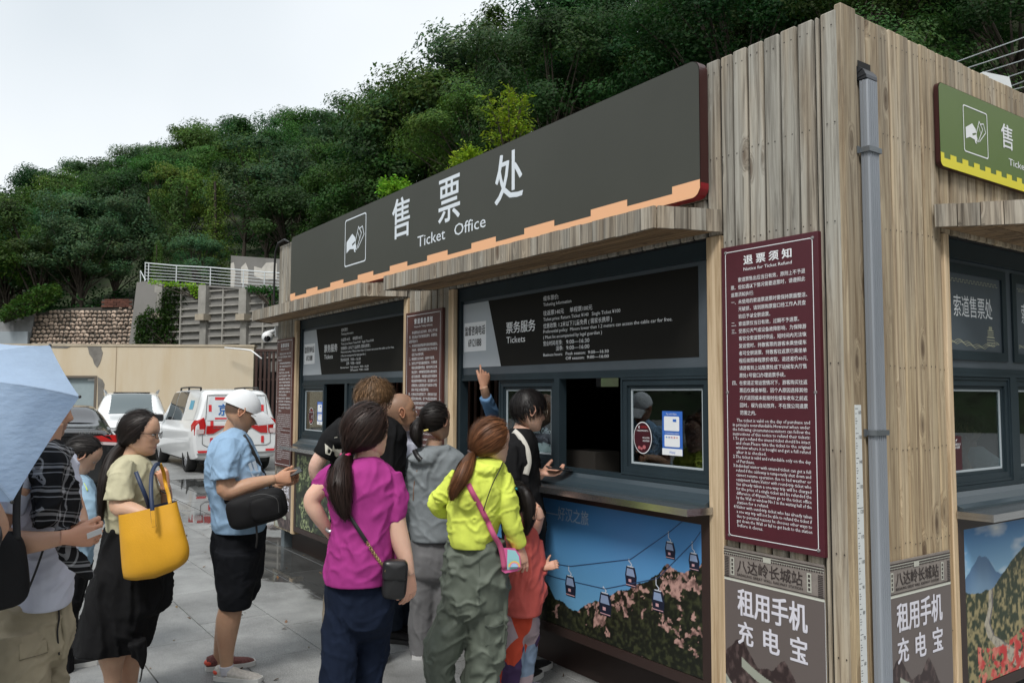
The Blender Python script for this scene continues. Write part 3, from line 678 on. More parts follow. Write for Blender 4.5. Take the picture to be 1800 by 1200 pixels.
def make_tree_mesh(seed, H=7, R=2.6, n=6500, kind='broad', leaf=.17):
    rng = np.random.default_rng(seed); tr = MB()
    th = H*(.45 if kind == 'broad' else .95)
    bend = rng.normal(size=2)*.25
    tp_ = [(bend[0]*(t**2), bend[1]*(t**2), th*t) for t in np.linspace(0, 1, 6)]
    tr.tube(tp_, [.13*H/7*(1-.55*t) for t in np.linspace(0, 1, 6)], 7)
    cent = []; cols = []; outs = []
    if kind == 'broad':
        K = 34
        for k in range(K):
            th_ = rng.uniform(0, 2*pi); ph = rng.uniform(-.35, .86); rr = R*sqrt(max(.06, 1-(ph*.92)**2))*rng.uniform(.4, 1.05)
            c = np.array([cos(th_)*rr, sin(th_)*rr, H*.62+ph*H*.40]) + rng.normal(size=3)*.15
            st = tp_[rng.integers(2, 6)]
            mid = ((st[0]+c[0])/2, (st[1]+c[1])/2, (st[2]+c[2])/2+rng.uniform(-.2, .4))
            tr.tube([st, mid, tuple(c)], [.05, .032, .012], 5)
            m_ = int(n/K); rad = R*rng.uniform(.22, .42)
            p = rng.normal(size=(m_, 3)); p /= np.linalg.norm(p, axis=1)[:, None]; co_ = np.array([cos(th_), sin(th_), .5+ph]); outs.append(p*.75+co_*.5); p = p*1.0; p *= (rng.random(m_)**.45)[:, None]*np.array([rad, rad, rad*.6]); cent.append(c+p)
            cols.append(np.full((m_, 3), 1)*rng.uniform(.7, 1.3)*np.array([1+rng.uniform(-.1, .25), 1, 1]))
    else:
        K = 60
        for k in range(K):
            t = k/K; z = H*(.12+.86*t); rr = R*(1-t)**.75*rng.uniform(.5, 1.05)+.08; th_ = k*2.4
            c = np.array([cos(th_)*rr*.6, sin(th_)*rr*.6, z]); tr.tube([(0, 0, z-.15), tuple(c)], [.03, .008], 4)
            m_ = int(n/K); p = rng.normal(size=(m_, 3))*np.array([rr*.33+.08, rr*.33+.08, .20]); cent.append(c+p); outs.append(p*2.0+np.array([cos(th_), sin(th_), .6])*.6); cols.append(np.full((m_, 3), rng.uniform(.75, 1.25)))
    cent = np.concatenate(cent); cols = np.concatenate(cols); outs = np.concatenate(outs)
    tm = mesh('trunk', tr.v, tr.f); lm = leaf_mesh('crown', cent, leaf, rng, cols=cols, out=outs, aspect=.5 if kind == 'broad' else .3)
    return tm, lm
BRO = [make_tree_mesh(100+i, 7, 2.7, 11000, leaf=.18) for i in range(6)]
NEAR = [make_tree_mesh(200+i, 7, 2.7, 19000, leaf=.125) for i in range(3)]
CON = [make_tree_mesh(300+i, 6, 1.15, 7000, 'con', .13) for i in range(2)]
_cache = {}
def tree(pos, s, src, lm, name, label, group=None, sq_=1.0):
    o = bpy.data.objects.new(name, None); C.objects.link(o); o['label'] = label; o['category'] = 'tree' if 'tree' in name or 'cedar' in name or 'pine' in name else 'shrub'
    if group: o['group'] = group
    o.location = (pos.x, pos.y, pos.z-.2); o.rotation_euler = (random.uniform(-.06, .06), random.uniform(-.06, .06), random.uniform(0, 6.28)); o.scale = (s, s, s*sq_)
    for nm, me, m in (('trunk', src[0], BARK), ('crown', src[1], lm)):
        key = (me.name, m.name)
        if key not in _cache:
            c = me.copy(); c.materials.clear(); c.materials.append(m); _cache[key] = c
        q = bpy.data.objects.new(nm, _cache[key]); C.objects.link(q); q.parent = o
    return o
rt_ = random.Random(5)
# the wooded slope, row by row; the ones in front hide the lower part of those behind
REG = [(-120, 245, 'above the stone wall', 'trees massed above the stone wall'),
       (245, 520, 'behind the terrace', 'trees massed behind the terrace'),
       (520, 960, 'over the grey sign, left half', 'trees massed above the left half of the sign'),
       (960, 1480, 'over the grey sign, right half', 'trees massed above the right half of the sign'),
       (1480, 2000, 'behind the kiosk corner', 'trees massed above the green sign')]
def region(px):
    for a, b, l, g_ in REG:
        if px < b: return l, g_
    return REG[-1][2:]
ntree = 0
for t in (.02, .10, .20, .31, .43, .56, .70, .84, .96):
    px = -110+rt_.uniform(0, 40)
    while px < 2000:
        b, rr = float(np.interp(px, HP, HB)), float(np.interp(px, HP, HR)); D = b+(rr-b)*t
        step = 3.3/D*FPX*(.9 if px < 700 else 1)
        tt = t+rt_.uniform(-.03, .03); p = hill_at(px+rt_.uniform(-.3, .3)*step, max(.01, tt))
        skip = px > 640 and t < .08 and px < 1500
        if 245 < px < 500 and t < .06: skip = True
        if 225 < px < 430 and t < .24: skip = True
        if 205 < px < 275 and t > .9: skip = True
        if not skip:
            s = rt_.uniform(.72, 1.12)*(1.0 if t > .15 else .8)
            if t > .9: s *= rt_.choice((.72, .85, 1.0, 1.12))
            l, g_ = region(px); near = D < 27
            lm = rt_.choice([LEAF, LEAF, LEAFD, LEAFO, LEAF, LEAFB] if px < 960 else [LEAFD, LEAFD, LEAF, LEAFD])
            src = rt_.choice(NEAR if near else BRO)
            l = {'dark_leaf': 'dark', 'broad_leaf': 'mid green', 'olive_leaf': 'olive green', 'blue_leaf': 'bluish green'}[lm.name]+' tree '+('at the slope foot ' if t < .15 else 'mid slope ' if t < .62 else 'near the ridge ')+l; g_ = 'woodland: '+l
            tree(p, s*(.8 if near else 1), src, lm, 'broadleaf_tree', l, g_, rt_.uniform(.85, 1.1)); ntree += 1
        px += step*rt_.uniform(.85, 1.2)
print('trees', ntree)
# conifers that stand out
for px, py, D, s, lb, lm in ((322, 312, 37, .92, 'bright green conical cedar, middle one of the three behind the terrace railing', LEAFC), (388, 312, 36.5, .98, 'pale grey green cedar, rightmost of the three behind the terrace railing', LEAFO), (272, 335, 37.5, .85, 'slim green cedar, leftmost of the three behind the terrace railing', LEAFC), (276, 425, 34.5, .45, 'small bright green cedar just over the left end of the white railing', LEAFC)):
    tp0 = at(px, py, D); h = 6*s*1.15; tree(Vector((tp0.x, tp0.y, tp0.z-h+.2)), s, CON[0 if px % 2 else 1], lm, 'cedar_tree', lb, None, 1.15)
# round leafy trees in front, left
for px, py, D, s, lb, lm in ((135, 352, 35, .72, 'grey green round crowned tree above the middle of the stone wall', LEAFB), (205, 352, 36, .74, 'grey green round crowned tree just left of the concrete terrace block', LEAFB), (25, 395, 34, .7, 'yellowish green tree at the far left edge above the grey slab', LEAFO), (345, 415, 34.5, .42, 'small pale leaved tree in front of the cedars behind the railing', LEAFB)):
    tp0 = at(px, py, D); tree(Vector((tp0.x, tp0.y, tp0.z-6.6*s)), s, BRO[int(px) % 6], lm, 'broadleaf_tree', lb)
# lime saplings sprouting behind the grey sign
def sapling(px, py, D, h, wd_, label, m=LEAFL, seed=1):
    tp0 = at(px, py, D); rng = np.random.default_rng(seed); tr = MB(); base = np.array([tp0.x, tp0.y, tp0.z-h*1.5]); cent = []; cols = []
    for k in range(16):
        an = rng.uniform(0, 6.28); e = base+np.array([cos(an)*wd_*rng.uniform(.2, 1), sin(an)*wd_*rng.uniform(.2, 1), h*1.5*rng.uniform(.62, 1.0)])
        if k == 0: e = base+np.array([0, 0, h*1.5])
        mid = base+(e-base)*np.array([.35, .35, .6]); tr.tube([tuple(base), tuple(mid), tuple(e)], [.02, .012, .004], 4)
        for j in range(9):
            q = mid+(e-mid)*(j/8)
            for sgn in (-1, 1):
                dr = rng.normal(size=3); dr[2] = abs(dr[2])*.4; dr /= np.linalg.norm(dr)
                for l in range(5): cent.append(q+dr*(.03+.045*l)*(1.2-j*.06)); cols.append([rng.uniform(.8, 1.2)]*3)
    o = thing('sapling', label, 'shrub', tuple(base)); tr.build('stem', BARK, o)
    me = leaf_mesh('foliage', np.array(cent), .06, rng, cols=np.array(cols), aspect=.42); link('foliage', me, m, o)
sapling(895, 158, 9.5, .85, .36, 'bright lime green bush rising behind the grey sign beside the third character', seed=3)
sapling(826, 268, 9.7, .32, .22, 'lime green leafy sprig just over the grey sign edge above the second character', seed=4)
sapling(697, 322, 10.2, .22, .13, 'small lime sprig over the grey sign edge above the first character', seed=5)
# undergrowth: too many leaves to count
def scatter(n, pr, tr_, size, seed, lift=.5):
    rng = np.random.default_rng(seed); c = []
    for i in range(n):
        px = rng.uniform(*pr); t = rng.uniform(*tr_); p = hill_at(px, t); k = rng.integers(60, 110); r = rng.uniform(.35, .9)
        q = rng.normal(size=(k, 3))*np.array([r, r, r*.5])*.6+np.array([p.x, p.y, p.z+lift*rng.uniform(.1, 1)]); c.append(q)
    return np.concatenate(c), rng
c_, rg = scatter(520, (-150, 1950), (0, .55), .15, 9)
me = leaf_mesh('undergrowth', c_, .15, rg, cvar=.4); u_ = link('undergrowth', me, LEAFD); u_['kind'] = 'stuff'; u_['label'] = 'dark green shrubs and weeds covering the ground under the trees'; u_['category'] = 'undergrowth'
# creeper hanging over the slab, left
def creeper(pts, D0, D1, n, size, m, label, seed, th=.25):
    rng = np.random.default_rng(seed); P_ = np.array(pts, float); c = []
    import itertools
    def inside(x, y):
        k = False; j = len(P_)-1
        for i in range(len(P_)):
            if (P_[i, 1] > y) != (P_[j, 1] > y) and x < (P_[j, 0]-P_[i, 0])*(y-P_[i, 1])/(P_[j, 1]-P_[i, 1])+P_[i, 0]: k = not k
            j = i
        return k
    while len(c) < n:
        x = rng.uniform(P_[:, 0].min(), P_[:, 0].max()); y = rng.uniform(P_[:, 1].min(), P_[:, 1].max())
        if inside(x, y): c.append(at(x+rng.normal()*2, y+rng.normal()*2, rng.uniform(D0, D1)))
    c = np.array(c); stem = MB(); b = c[np.argmin(c[:, 2])]
    o = thing('creeper', label, 'climbing plant', tuple(b))
    for k in range(14):
        q = c[rng.integers(len(c))]; q2 = c[rng.integers(len(c))]; mid = (q+b)/2; stem.tube([tuple(b), tuple(mid), tuple(q)], [.03, .02, .008], 4)
    stem.build('stem', BARK, o); me = leaf_mesh('foliage', c, size, rng, cvar=.35); link('foliage', me, m, o)
creeper([(240, 560), (262, 540), (276, 548), (289, 500), (330, 500), (352, 512), (345, 530), (320, 545), (318, 575), (318, 608), (236, 608), (238, 575)], 29.6, 30.2, 5200, .11, LEAF, 'dark ivy covering the left bay of the concrete terrace wall', 21)
creeper([(0, 545), (30, 525), (60, 505), (100, 500), (110, 520), (75, 545), (30, 560), (0, 565)], 30.2, 31.5, 2600, .13, LEAFO, 'green creeper mound spilling over the grey slab at far left', 22)
creeper([(365, 503), (300, 498), (262, 494), (262, 497), (330, 504), (345, 525), (352, 520), (350, 508)], 29.2, 29.5, 700, .09, LEAFL, 'light green trailing ivy along the coping under the railing', 23)
creeper([(432, 505), (490, 505), (490, 530), (475, 540), (470, 515), (440, 512)], 27.5, 28.2, 900, .1, LEAF, 'green creeper spilling over the right end of the terrace coping', 24)
# white handrail lines on the slope behind the right roof edge
hr = thing('slope_handrail', 'thin white parallel rails showing through leaves at the top right corner', 'railing', tuple(at(1700, 190, 9)))
for (x0, y0, x1, y1) in ((1640, 124, 1800, 66), (1675, 128, 1830, 78), (1690, 140, 1830, 96), (1730, 150, 1830, 116), (1760, 158, 1830, 132), (1772, 160, 1830, 146)):
    MB().tube([at(x0, y0, 9.8), at(x1, y1, 8.6)], .006, 5).build('rail', rw, hr)

# wooded slopes on the other side of the valley, behind and beside the photographer (seen in the panes)
def far_ring():
    cx, cy = -8, -2; v = []; f = []; A = np.linspace(radians(188), radians(455), 70); Rr = [46, 54, 64, 76, 92]; Z = [-.05, 6, 13, 20, 25]
    for a in A:
        for r, z in zip(Rr, Z):
            k = float(vnoise(np.array([[cos(a)*4+9, sin(a)*4+9, r*.03]]))[0])-.5; v.append((cx+cos(a)*(r+k*6), cy+sin(a)*(r+k*6), z*(1+k*.5)))
    n = len(Rr); f = [(i*n+j, (i+1)*n+j, (i+1)*n+j+1, i*n+j+1) for i in range(len(A)-1) for j in range(n-1)]
    struct(obj('far_hills', v, f, MATS['hill_soil'], smooth=True))
    rng = np.random.default_rng(77); c = []
    for i in range(900):
        a = rng.uniform(A[0], A[-1]); t = rng.uniform(0, 1.02); r = 46+46*t; z = float(np.interp(r, Rr, Z)); k = 42
        q = rng.normal(size=(k, 3))*np.array([1.3, 1.3, 1.2])+np.array([cx+cos(a)*r, cy+sin(a)*r, z+2.6]); c.append(q)
    me = leaf_mesh('far_wood', np.concatenate(c), .75, rng, cvar=.45); o = link('far_wood', me, LEAFD); o['kind'] = 'stuff'; o['label'] = 'wooded far side of the valley reflected in the panes'; o['category'] = 'wood'
far_ring()
# ------------------------------------------------------------------ the ticket kiosk
K = thing('ticket_kiosk', 'timber clad ticket kiosk with service windows, plank awnings and steel counters', 'building', (-3.4, 1.7, 0))
X0, ZT, YD = -6.88, 3.27, 3.6
def part(mb, name, m, parent=K, **k): return mb.build(name, m, parent, **k)
mb = MB()
# carcass: walls with openings, floor, roof
T = .06; F0, F1 = .024, .10
def wall_front(mb, x0, x1, z0, z1): mb.box(x0, x1, F0, F1, z0, z1)
MODS = [(-3.14, -6.245, -3.865), (0, -3.09, -.725)]   # offset, left edge, right edge
wall_front(mb, X0, -6.245, .26, ZT-.02); wall_front(mb, -3.865, -3.09, .26, ZT-.02); wall_front(mb, -.725, -F0, .26, ZT-.02)
for _, a, b in MODS: wall_front(mb, a, b, 2.41, ZT-.02); wall_front(mb, a, b, .26, 1.085)
def wall_side(mb, y0, y1, z0, z1): mb.box(-F1, -F0, y0, y1, z0, z1)
wall_side(mb, F1, .80, .26, ZT-.02); wall_side(mb, .80, 2.9, 2.41, ZT-.02); wall_side(mb, .80, 2.9, .26, 1.085); wall_side(mb, 2.9, YD, .26, ZT-.02)
mb.box(X0, X0+.07, F1, YD, .26, ZT-.02)
# back wall with two small windows
yb = YD-.08
mb.box(X0, -F0, yb, YD, .26, 1.75); mb.box(X0, -F0, yb, YD, 2.1, ZT-.02)
for a, b in ((X0, -5.6), (-5.2, -4.0), (-3.6, -3.35), (-2.9, -F0)): mb.box(a, b, yb, YD, 1.75, 2.1)
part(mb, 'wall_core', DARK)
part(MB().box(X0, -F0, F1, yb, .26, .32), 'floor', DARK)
part(MB().box(X0+.02, -.03, .03, YD-.02, 3.10, 3.17), 'roof', mat('roof_felt', (.07, .07, .07), .9))
part(MB().box(X0+.16, -.05, .16, .2, .0, .26).box(X0+.05, -.05, YD-.3, YD-.2, .05, .26), 'beam_and_shade_skirt', BROWN)  # front box: dark sheet standing in for the shade under the raised floor
for x in (-6.84, -.25):
    for y in (.10, YD-.3): part(MB().box(x-.05, x+.05, y, y+.10, 0, .27), 'leg', mat('leg_steel', (.20, .24, .26), .6, .3, var=.2))
# cladding boards
nails = MB()
def nail(face, u, z):
    for s in (-1, 1):
        X, Y, N = AX[face]; p = X*(u+s*.018)+Y*z+N*.0005; r = .0042
        nails.add([p+X*r+N*.002, p+Y*r+N*.002, p-X*r+N*.002, p-Y*r+N*.002], [(0, 1, 2, 3)])
def board(face, u0, u1, z0, z1, m, out=0):
    g = .0105; j = random.uniform(-.0025, .0025); top = z1+(random.uniform(-.003, .002) if z1 > 3.2 else 0)
    if face == 'L': b = MB().box(u0+g/2, u1-g/2, -out+j, F0-.002, z0, top, .006)
    else: b = MB().box(-F0+.002, out+j, u0+g/2, u1-g/2, z0, top, .006)
    part(b, 'cladding_board', m)
    if u1-u0 > .05:
        for zn in (3.22, 2.79, 2.38, 1.78, 1.42, 1.02, .6):
            if z0 < zn-.03 and zn+.03 < z1: nail(face, (u0+u1)/2+random.uniform(-.006, .006), zn+random.uniform(-.01, .01))
def boards(face, u0, u1, z0, z1, m, edges=None, w_=.089):
    if edges is None:
        n = max(1, round((u1-u0)/w_)); edges = [u0+(u1-u0)*i/n for i in range(n+1)]
    for a, b in zip(edges, edges[1:]): board(face, a, b, z0, z1, m)
E1 = [-.635, -.56, -.473, -.383, -.294, -.204, -.119, -.094, .0]
boards('L', 0, 0, .22, 3.275, W_FRONT, E1)
boards('L', -.725, -.637, 2.415, 3.275, W_FRONT)
boards('L', -6.86, -6.32, .22, 3.275, W_FRONT); boards('L', -3.79, -3.165, .22, 2.60, W_FRONT)
# short boards above the window openings (mostly behind the sign)
for a, b in ((-6.32, -3.79), (-3.165, -.727)): boards('L', a, b, 2.415, 2.60, W_FRONT)
n_ = 52
part(MB().box(-6.33, -.73, -.0, F0-.002, 2.603, 3.262), 'sign_backboard', W_FRONT)
E2 = [.113, .202, .29, .381, .455, .555, .643, .719, .795]
boards('R', 0, 0, .22, 3.285, W_SIDE, E2)
boards('R', .797, 2.9, 2.415, 3.285, W_SIDE); boards('R', 2.9, 3.6, .22, 3.285, W_SIDE)
tb = MB().box(-.0225, .012, .002, .111, .20, 3.295, .005); part(tb, 'corner_board', W_SIDE)
# light posts beside the openings
for a, b in ((-.727, -.637), (-3.165, -3.09), (-3.865, -3.792), (-6.318, -6.245)): part(MB().box(a+.002, b-.002, -.010, .12, .22, 2.412, .004), 'post', W_TRIM)
part(MB().box(-.12, .008, .797, .842, .22, 2.412, .004), 'post', W_TRIM)
part(nails, 'nail_heads', mat('rusty_nail', (.03, .022, .018), .6), kind='stuff')
# black cable clipped over the left roof edge
P = [(-6.50, -.02, 3.27), (-6.62, -.03, 3.315), (-6.80, -.035, 3.30), (-6.89, -.035, 3.22), (-6.905, -.035, 3.0), (-6.895, -.035, 2.62), (-6.89, -.03, 2.55)]
tag(MB().tube(P, .012, 8).build('cable', mat('black_rubber', (.012, .012, .013), .5), smooth=True), 'thick black cable bent over the left end of the kiosk roof', 'cable')

# awnings
def awning(face, front0, front1, wall0, wall1, depth, zt=2.53, zb=2.425):
    X, Y, N = AX[face]
    root = obj('awning', [X*wall0+N*.02+Y*(zb+.03), X*wall1+N*.02+Y*(zb+.03), X*front1+N*(depth-.02)+Y*(zb+.03), X*front0+N*(depth-.02)+Y*(zb+.03), X*wall0+N*.02+Y*(zt-.01), X*wall1+N*.02+Y*(zt-.01), X*front1+N*(depth-.02)+Y*(zt-.01), X*front0+N*(depth-.02)+Y*(zt-.01)],
               [(0, 1, 2, 3), (7, 6, 5, 4), (0, 4, 5, 1), (1, 5, 6, 2), (2, 6, 7, 3), (3, 7, 4, 0)], W_AWN, K)
    def bar(a, b, z0, z1, t):          # an upright board between plan points a and b
        a = Vector(a); b = Vector(b); d = (b-a).normalized(); q = Vector((d.y, -d.x))*t
        pl = [a, b, b+q, a+q]; z1 = z1+random.uniform(-.003, .002)
        v = [X*p.x+N*p.y+Y*z for z in (z0+random.uniform(-.002, .002), z1) for p in pl]
        obj('fascia_board', v, [(3, 2, 1, 0), (4, 5, 6, 7), (0, 1, 5, 4), (1, 2, 6, 5), (2, 3, 7, 6), (3, 0, 4, 7)], W_AWN, root)
    def run(a, b, wd_=.088):
        a = Vector(a); b = Vector(b); L_ = (b-a).length; n = max(2, round(L_/wd_)); d = (b-a)/n
        for i in range(n): bar(a+d*(i+.02), a+d*(i+.98), zb, zt, -.018)
    run((front0, depth), (front1, depth)); run((wall0, .01), (front0, depth)); run((front1, depth), (wall1, .01))
    n = 5
    for i in range(n):
        d0 = .01+(depth-.03)*i/n; d1 = .01+(depth-.03)*(i+1)/n-.004
        def lim(d): t = d/depth; return wall0+(front0-wall0)*t+.004, wall1+(front1-wall1)*t-.004
        a0, a1 = lim(d0); b0_, b1_ = lim(d1); zz = zb+.006+random.uniform(0, .004)
        v = [X*a0+N*d0+Y*zz, X*a1+N*d0+Y*zz, X*b1_+N*d1+Y*zz, X*b0_+N*d1+Y*zz]; v += [p+Y*.02 for p in v]
        obj('soffit_plank', v, [(0, 1, 2, 3), (7, 6, 5, 4), (0, 4, 5, 1), (1, 5, 6, 2), (2, 6, 7, 3), (3, 7, 4, 0)], W_SOF, root)
        z2 = zt-.008; v = [X*a0+N*d0+Y*z2, X*a1+N*d0+Y*z2, X*b1_+N*d1+Y*z2, X*b0_+N*d1+Y*z2]; v += [p+Y*.012 for p in v]
    return root
awning('L', -6.72, -3.98, -7.0, -3.80, .31)
awning('L', -3.56, -.745, -3.35, -.635, .32)
awning('R', .95, 2.75, .702, 3.0, .30)

# window units
def frame_rect(mb, face, u0, u1, z0, z1, wd_, d0, d1):
    X, Y, N = AX[face]
    def bx(a, b, c, d):
        v = [X*u+Y*z+N*w for z in (c, d) for w in (d0, d1) for u in (a, b)]
        mb.add(v, [(0, 2, 3, 1), (4, 5, 7, 6), (0, 1, 5, 4), (2, 6, 7, 3), (0, 4, 6, 2), (1, 3, 7, 5)])
    bx(u0, u0+wd_, z0, z1); bx(u1-wd_, u1, z0, z1); bx(u0+wd_, u1-wd_, z0, z0+wd_); bx(u0+wd_, u1-wd_, z1-wd_, z1)
def fb(mb, face, u0, u1, z0, z1, d0, d1):
    X, Y, N = AX[face]; v = [X*u+Y*z+N*w for z in (z0, z1) for w in (d0, d1) for u in (u0, u1)]
    return mb.add(v, [(0, 2, 3, 1), (4, 5, 7, 6), (0, 1, 5, 4), (2, 6, 7, 3), (0, 4, 6, 2), (1, 3, 7, 5)])
SILLM = mat('sill_metal', (.035, .052, .064), .3, spec=.5)
LIP = mat('pale_gasket', (.42, .47, .50), .4)
def sash(face, u0, u1, z0, z1, parent, inset=-.085):
    s = MB(); frame_rect(s, face, u0, u1, z0, z1, .012, inset, inset+.030); frame_rect(s, face, u0+.012, u1-.012, z0+.012, z1-.012, .030, inset, inset+.024)
    frame_rect(s, face, u0+.042, u1-.042, z0+.042, z1-.042, .018, inset, inset+.014); o = s.build('window', FRAME, parent)
    g_ = MB(); frame_rect(g_, face, u0+.06, u1-.06, z0+.06, z1-.06, .010, inset, inset+.008); g_.build('gasket', LIP, o)
    g_ = MB(); fb(g_, face, u0+.07, u1-.07, z0+.07, z1-.07, inset+.001, inset+.004); g_.build('pane', GLASS, o)
    return o
def module(face, u0, u1, pairs, parent):
    """one service window: header, board band, transom, sliding lights, sill and counter"""
    f_ = MB()
    fb(f_, face, u0+.002, u1-.002, 2.318, 2.408, -.10, -.035); fb(f_, face, u0+.002, u0+.030, 1.20, 2.318, -.10, -.035); fb(f_, face, u1-.030, u1-.002, 1.20, 2.318, -.10, -.035)
    fb(f_, face, u0+.03, u1-.03, 1.748, 1.765, -.10, -.045); fb(f_, face, u0+.03, u1-.03, 1.765, 1.790, -.10, -.052)
    fb(f_, face, u0+.03, u1-.03, 1.200, 1.222, -.10, -.045)
    mid = (u0+u1)/2+(.0)
    fb(f_, face, pairs[0][1], pairs[1][0], 1.222, 1.748, -.10, -.045)
    fr = f_.build('window_frame', FRAME, parent)
    b_ = MB(); fb(b_, face, u0+.03, u1-.03, 1.790, 2.318, -.095, -.060); b_.build('signboard_band', FRAME2, fr)
    # sloping sill and steel counter
    X, Y, N = AX[face]
    pr = [(-.10, 1.200), (-.045, 1.198), (-.030, 1.176), (.0, 1.150), (.03, 1.138), (.03, 1.126), (-.10, 1.126)]
    s_ = MB(); v = [X*u+Y*z+N*w for u in (u0+.004, u1-.004) for w, z in pr]; n = len(pr)
    s_.add(v, [tuple(range(n)), tuple(range(2*n-1, n-1, -1))]+[(i, i+n, (i+1) % n+n, (i+1) % n) for i in range(n)]); s_.build('sill', SILLM, fr)
    s_ = MB(); v = [X*a+N*b for a, b in ((u0+.003, -.02), (u1+.02, -.02+.034), (u1+.012, .15), (u0-.03, .15))]
    v = [X*(u0-.02)+N*.013, X*(u1+.028)+N*.013, X*(u1+.005)+N*.165, X*(u0-.005)+N*.165]
    v = [p+Y*1.092 for p in v]+[p+Y*1.1255 for p in v]
    s_.add(v, [(0, 1, 2, 3), (7, 6, 5, 4), (0, 4, 5, 1), (1, 5, 6, 2), (2, 6, 7, 3), (3, 7, 4, 0)]); s_.build('counter', STEEL, parent)
    # brown metal surround of the lower panel
    l_ = MB(); frame_rect(l_, face, u0+.003, u1-.003, .255, 1.086, .052, -.02, .004); fb(l_, face, u0+.055, u1-.055, .307, 1.034, -.02, -.006); l_.build('lower_panel', BROWN, parent)
    return fr
UNITS = []
for off, a, b in MODS:
    fr = module('L', a, b, ((a+.03, -1.985+off), (-1.935+off, b-.03)), K); UNITS.append(fr)
    if off == 0: sash('L', -2.60, -1.987, 1.224, 1.746, fr); sash('L', -1.39, b-.032, 1.224, 1.746, fr, -.072)
    else: sash('L', a+.032, a+.032+.60, 1.224, 1.746, fr, -.072); sash('L', -5.045, -4.45, 1.224, 1.746, fr)
# side face unit
fr = module('R', .845, 2.86, ((.875, 1.53), (1.60, 2.83)), K)
u_ = MB()
for a, b in ((.875, 1.53), (1.60, 2.2), (2.25, 2.83)):
    frame_rect(u_, 'R', a, b, 1.83, 2.30, .045, -.095, -.050)
u_.build('upper_frame', FRAME, fr)
pn = mat('black_film', (.008, .008, .009), .25, spec=.15)
for a, b in ((.875, 1.53), (1.60, 2.2), (2.25, 2.83)):
    u_ = MB(); fb(u_, 'R', a+.045, b-.045, 1.875, 2.255, -.09, -.062); u_.build('pane', pn, fr)
    sash('R', a, b, 1.224, 1.746, fr, -.08)
# inside: slatted blind, desk, a lit gap
inn = MB()
for i in range(26): inn.box(-6.0+i*.105, -6.0+i*.105+.045, .75, .77, 1.1, 2.2)
part(inn, 'blind', mat('blind_brown', (.10, .035, .022), .6), kind='stuff')
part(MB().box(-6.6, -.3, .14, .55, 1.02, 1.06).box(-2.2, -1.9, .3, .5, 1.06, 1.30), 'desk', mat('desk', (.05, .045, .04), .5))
for a, b in ((-3.6, -3.35), (-2.9, -F0)): pass
for a in (-3.33, ): part(MB().box(a-.27, a+.43, yb-.01, yb, 1.73, 1.75), 'back_sill', FRAME)
# downpipe
dp = obj('downpipe', *((lambda m: (m.v, m.f))(MB().box(.012, .052, .118, .192, .05, 2.985, .006))), mat('zinc', (.29, .315, .35), .5, .3, var=.14, scale=5, stretch=(1, 1, .15)), K)
ribs = MB()
for i in range(5): y = .126+i*.0145; ribs.box(.0515, .0545, y, y+.005, .05, 2.98)
for i in range(2): x = .018+i*.014; ribs.box(x, x+.005, .1155, .1185, .05, 2.98); ribs.box(x, x+.005, .1915, .1945, .05, 2.98)
ribs.build('rib', MATS['zinc'], dp)
el = MB(); 
for k in range(7):
    a0 = radians(90*k/7); a1 = radians(90*(k+1)/7)
    for a in (a0,):
        c = (.0-.03, 2.985); r = .082
        p0 = (c[0]+r*cos(a)*1.0, c[1]+r*sin(a)*.85); p1 = (c[0]+r*cos(a1), c[1]+r*sin(a1)*.85); q0 = (c[0]+.035*cos(a), c[1]+.035*sin(a)); q1 = (c[0]+.035*cos(a1), c[1]+.035*sin(a1))
        e_ = .003*(k % 2)
        v = [(x, y, z) for y in (.114-e_, .196+e_) for x, z in (p0, p1, q1, q0)]
        el.add(v, [(0, 1, 2, 3), (7, 6, 5, 4), (0, 4, 5, 1), (1, 5, 6, 2), (2, 6, 7, 3), (3, 7, 4, 0)])
el.build('elbow', mat('dark_zinc', (.045, .05, .06), .4, .5), dp)
for z in (2.67, 1.49):
    MB().box(.0, .058, .108, .1145, z, z+.022).box(.0575, .0605, .108, .202, z, z+.022).box(.0, .058, .1965, .202, z, z+.022).box(.014, .018, .09, .108, z-.004, z+.026).build('clamp', mat('clamp_steel', (.22, .24, .26), .35, .7), dp)
MB().box(.0125, .016, .113, .205, 2.99, 3.07).build('wall_hole', DARK, dp)

# ------------------------------------------------------------------ lettered signs
LET = mat('sign_lettering', (.70, .76, .82), .5)
def icon(mb, cx, cz, sx, d, face, h_=.42):
    """hand holding tickets inside a rounded frame; sx scales the width"""
    w_ = .44*sx
    o = [(cx+(x-cx), z) for x, z in rrect(cx-w_/2, cx+w_/2, cz-h_/2, cz+h_/2, .06*h_)]; i = rrect(cx-w_/2+.026*h_, cx+w_/2-.026*h_, cz-h_/2+.026*h_, cz+h_/2-.026*h_, .05*h_); n = len(o)
    for k in range(n): put_poly(mb, [o[k], o[(k+1) % n], i[(k+1) % n], i[k]], d, face)
    def q(pts): return [(cx+x*w_*.5, cz+z*h_*.5) for x, z in pts]
    put_poly(mb, q([(-.82, -.42), (-.82, .05), (-.28, .32), (.0, .12), (.03, -.02), (-.30, -.12), (-.26, -.20), (.02, -.10), (.12, -.26), (.02, -.42), (.06, -.5), (-.06, -.48), (-.12, -.34), (-.5, -.30)]), d, face)
    for pts in ([(.10, -.40), (.02, -.06), (.30, .52), (.58, .22), (.16, -.40)], [(.40, .42), (.66, .48), (.82, .12), (.28, -.36)]): put_strip(mb, q(pts), .022*h_, d+.0002, face)
    put_strip(mb, q([(.24, .30), (.44, -.02)]), .014*h_, d, face)
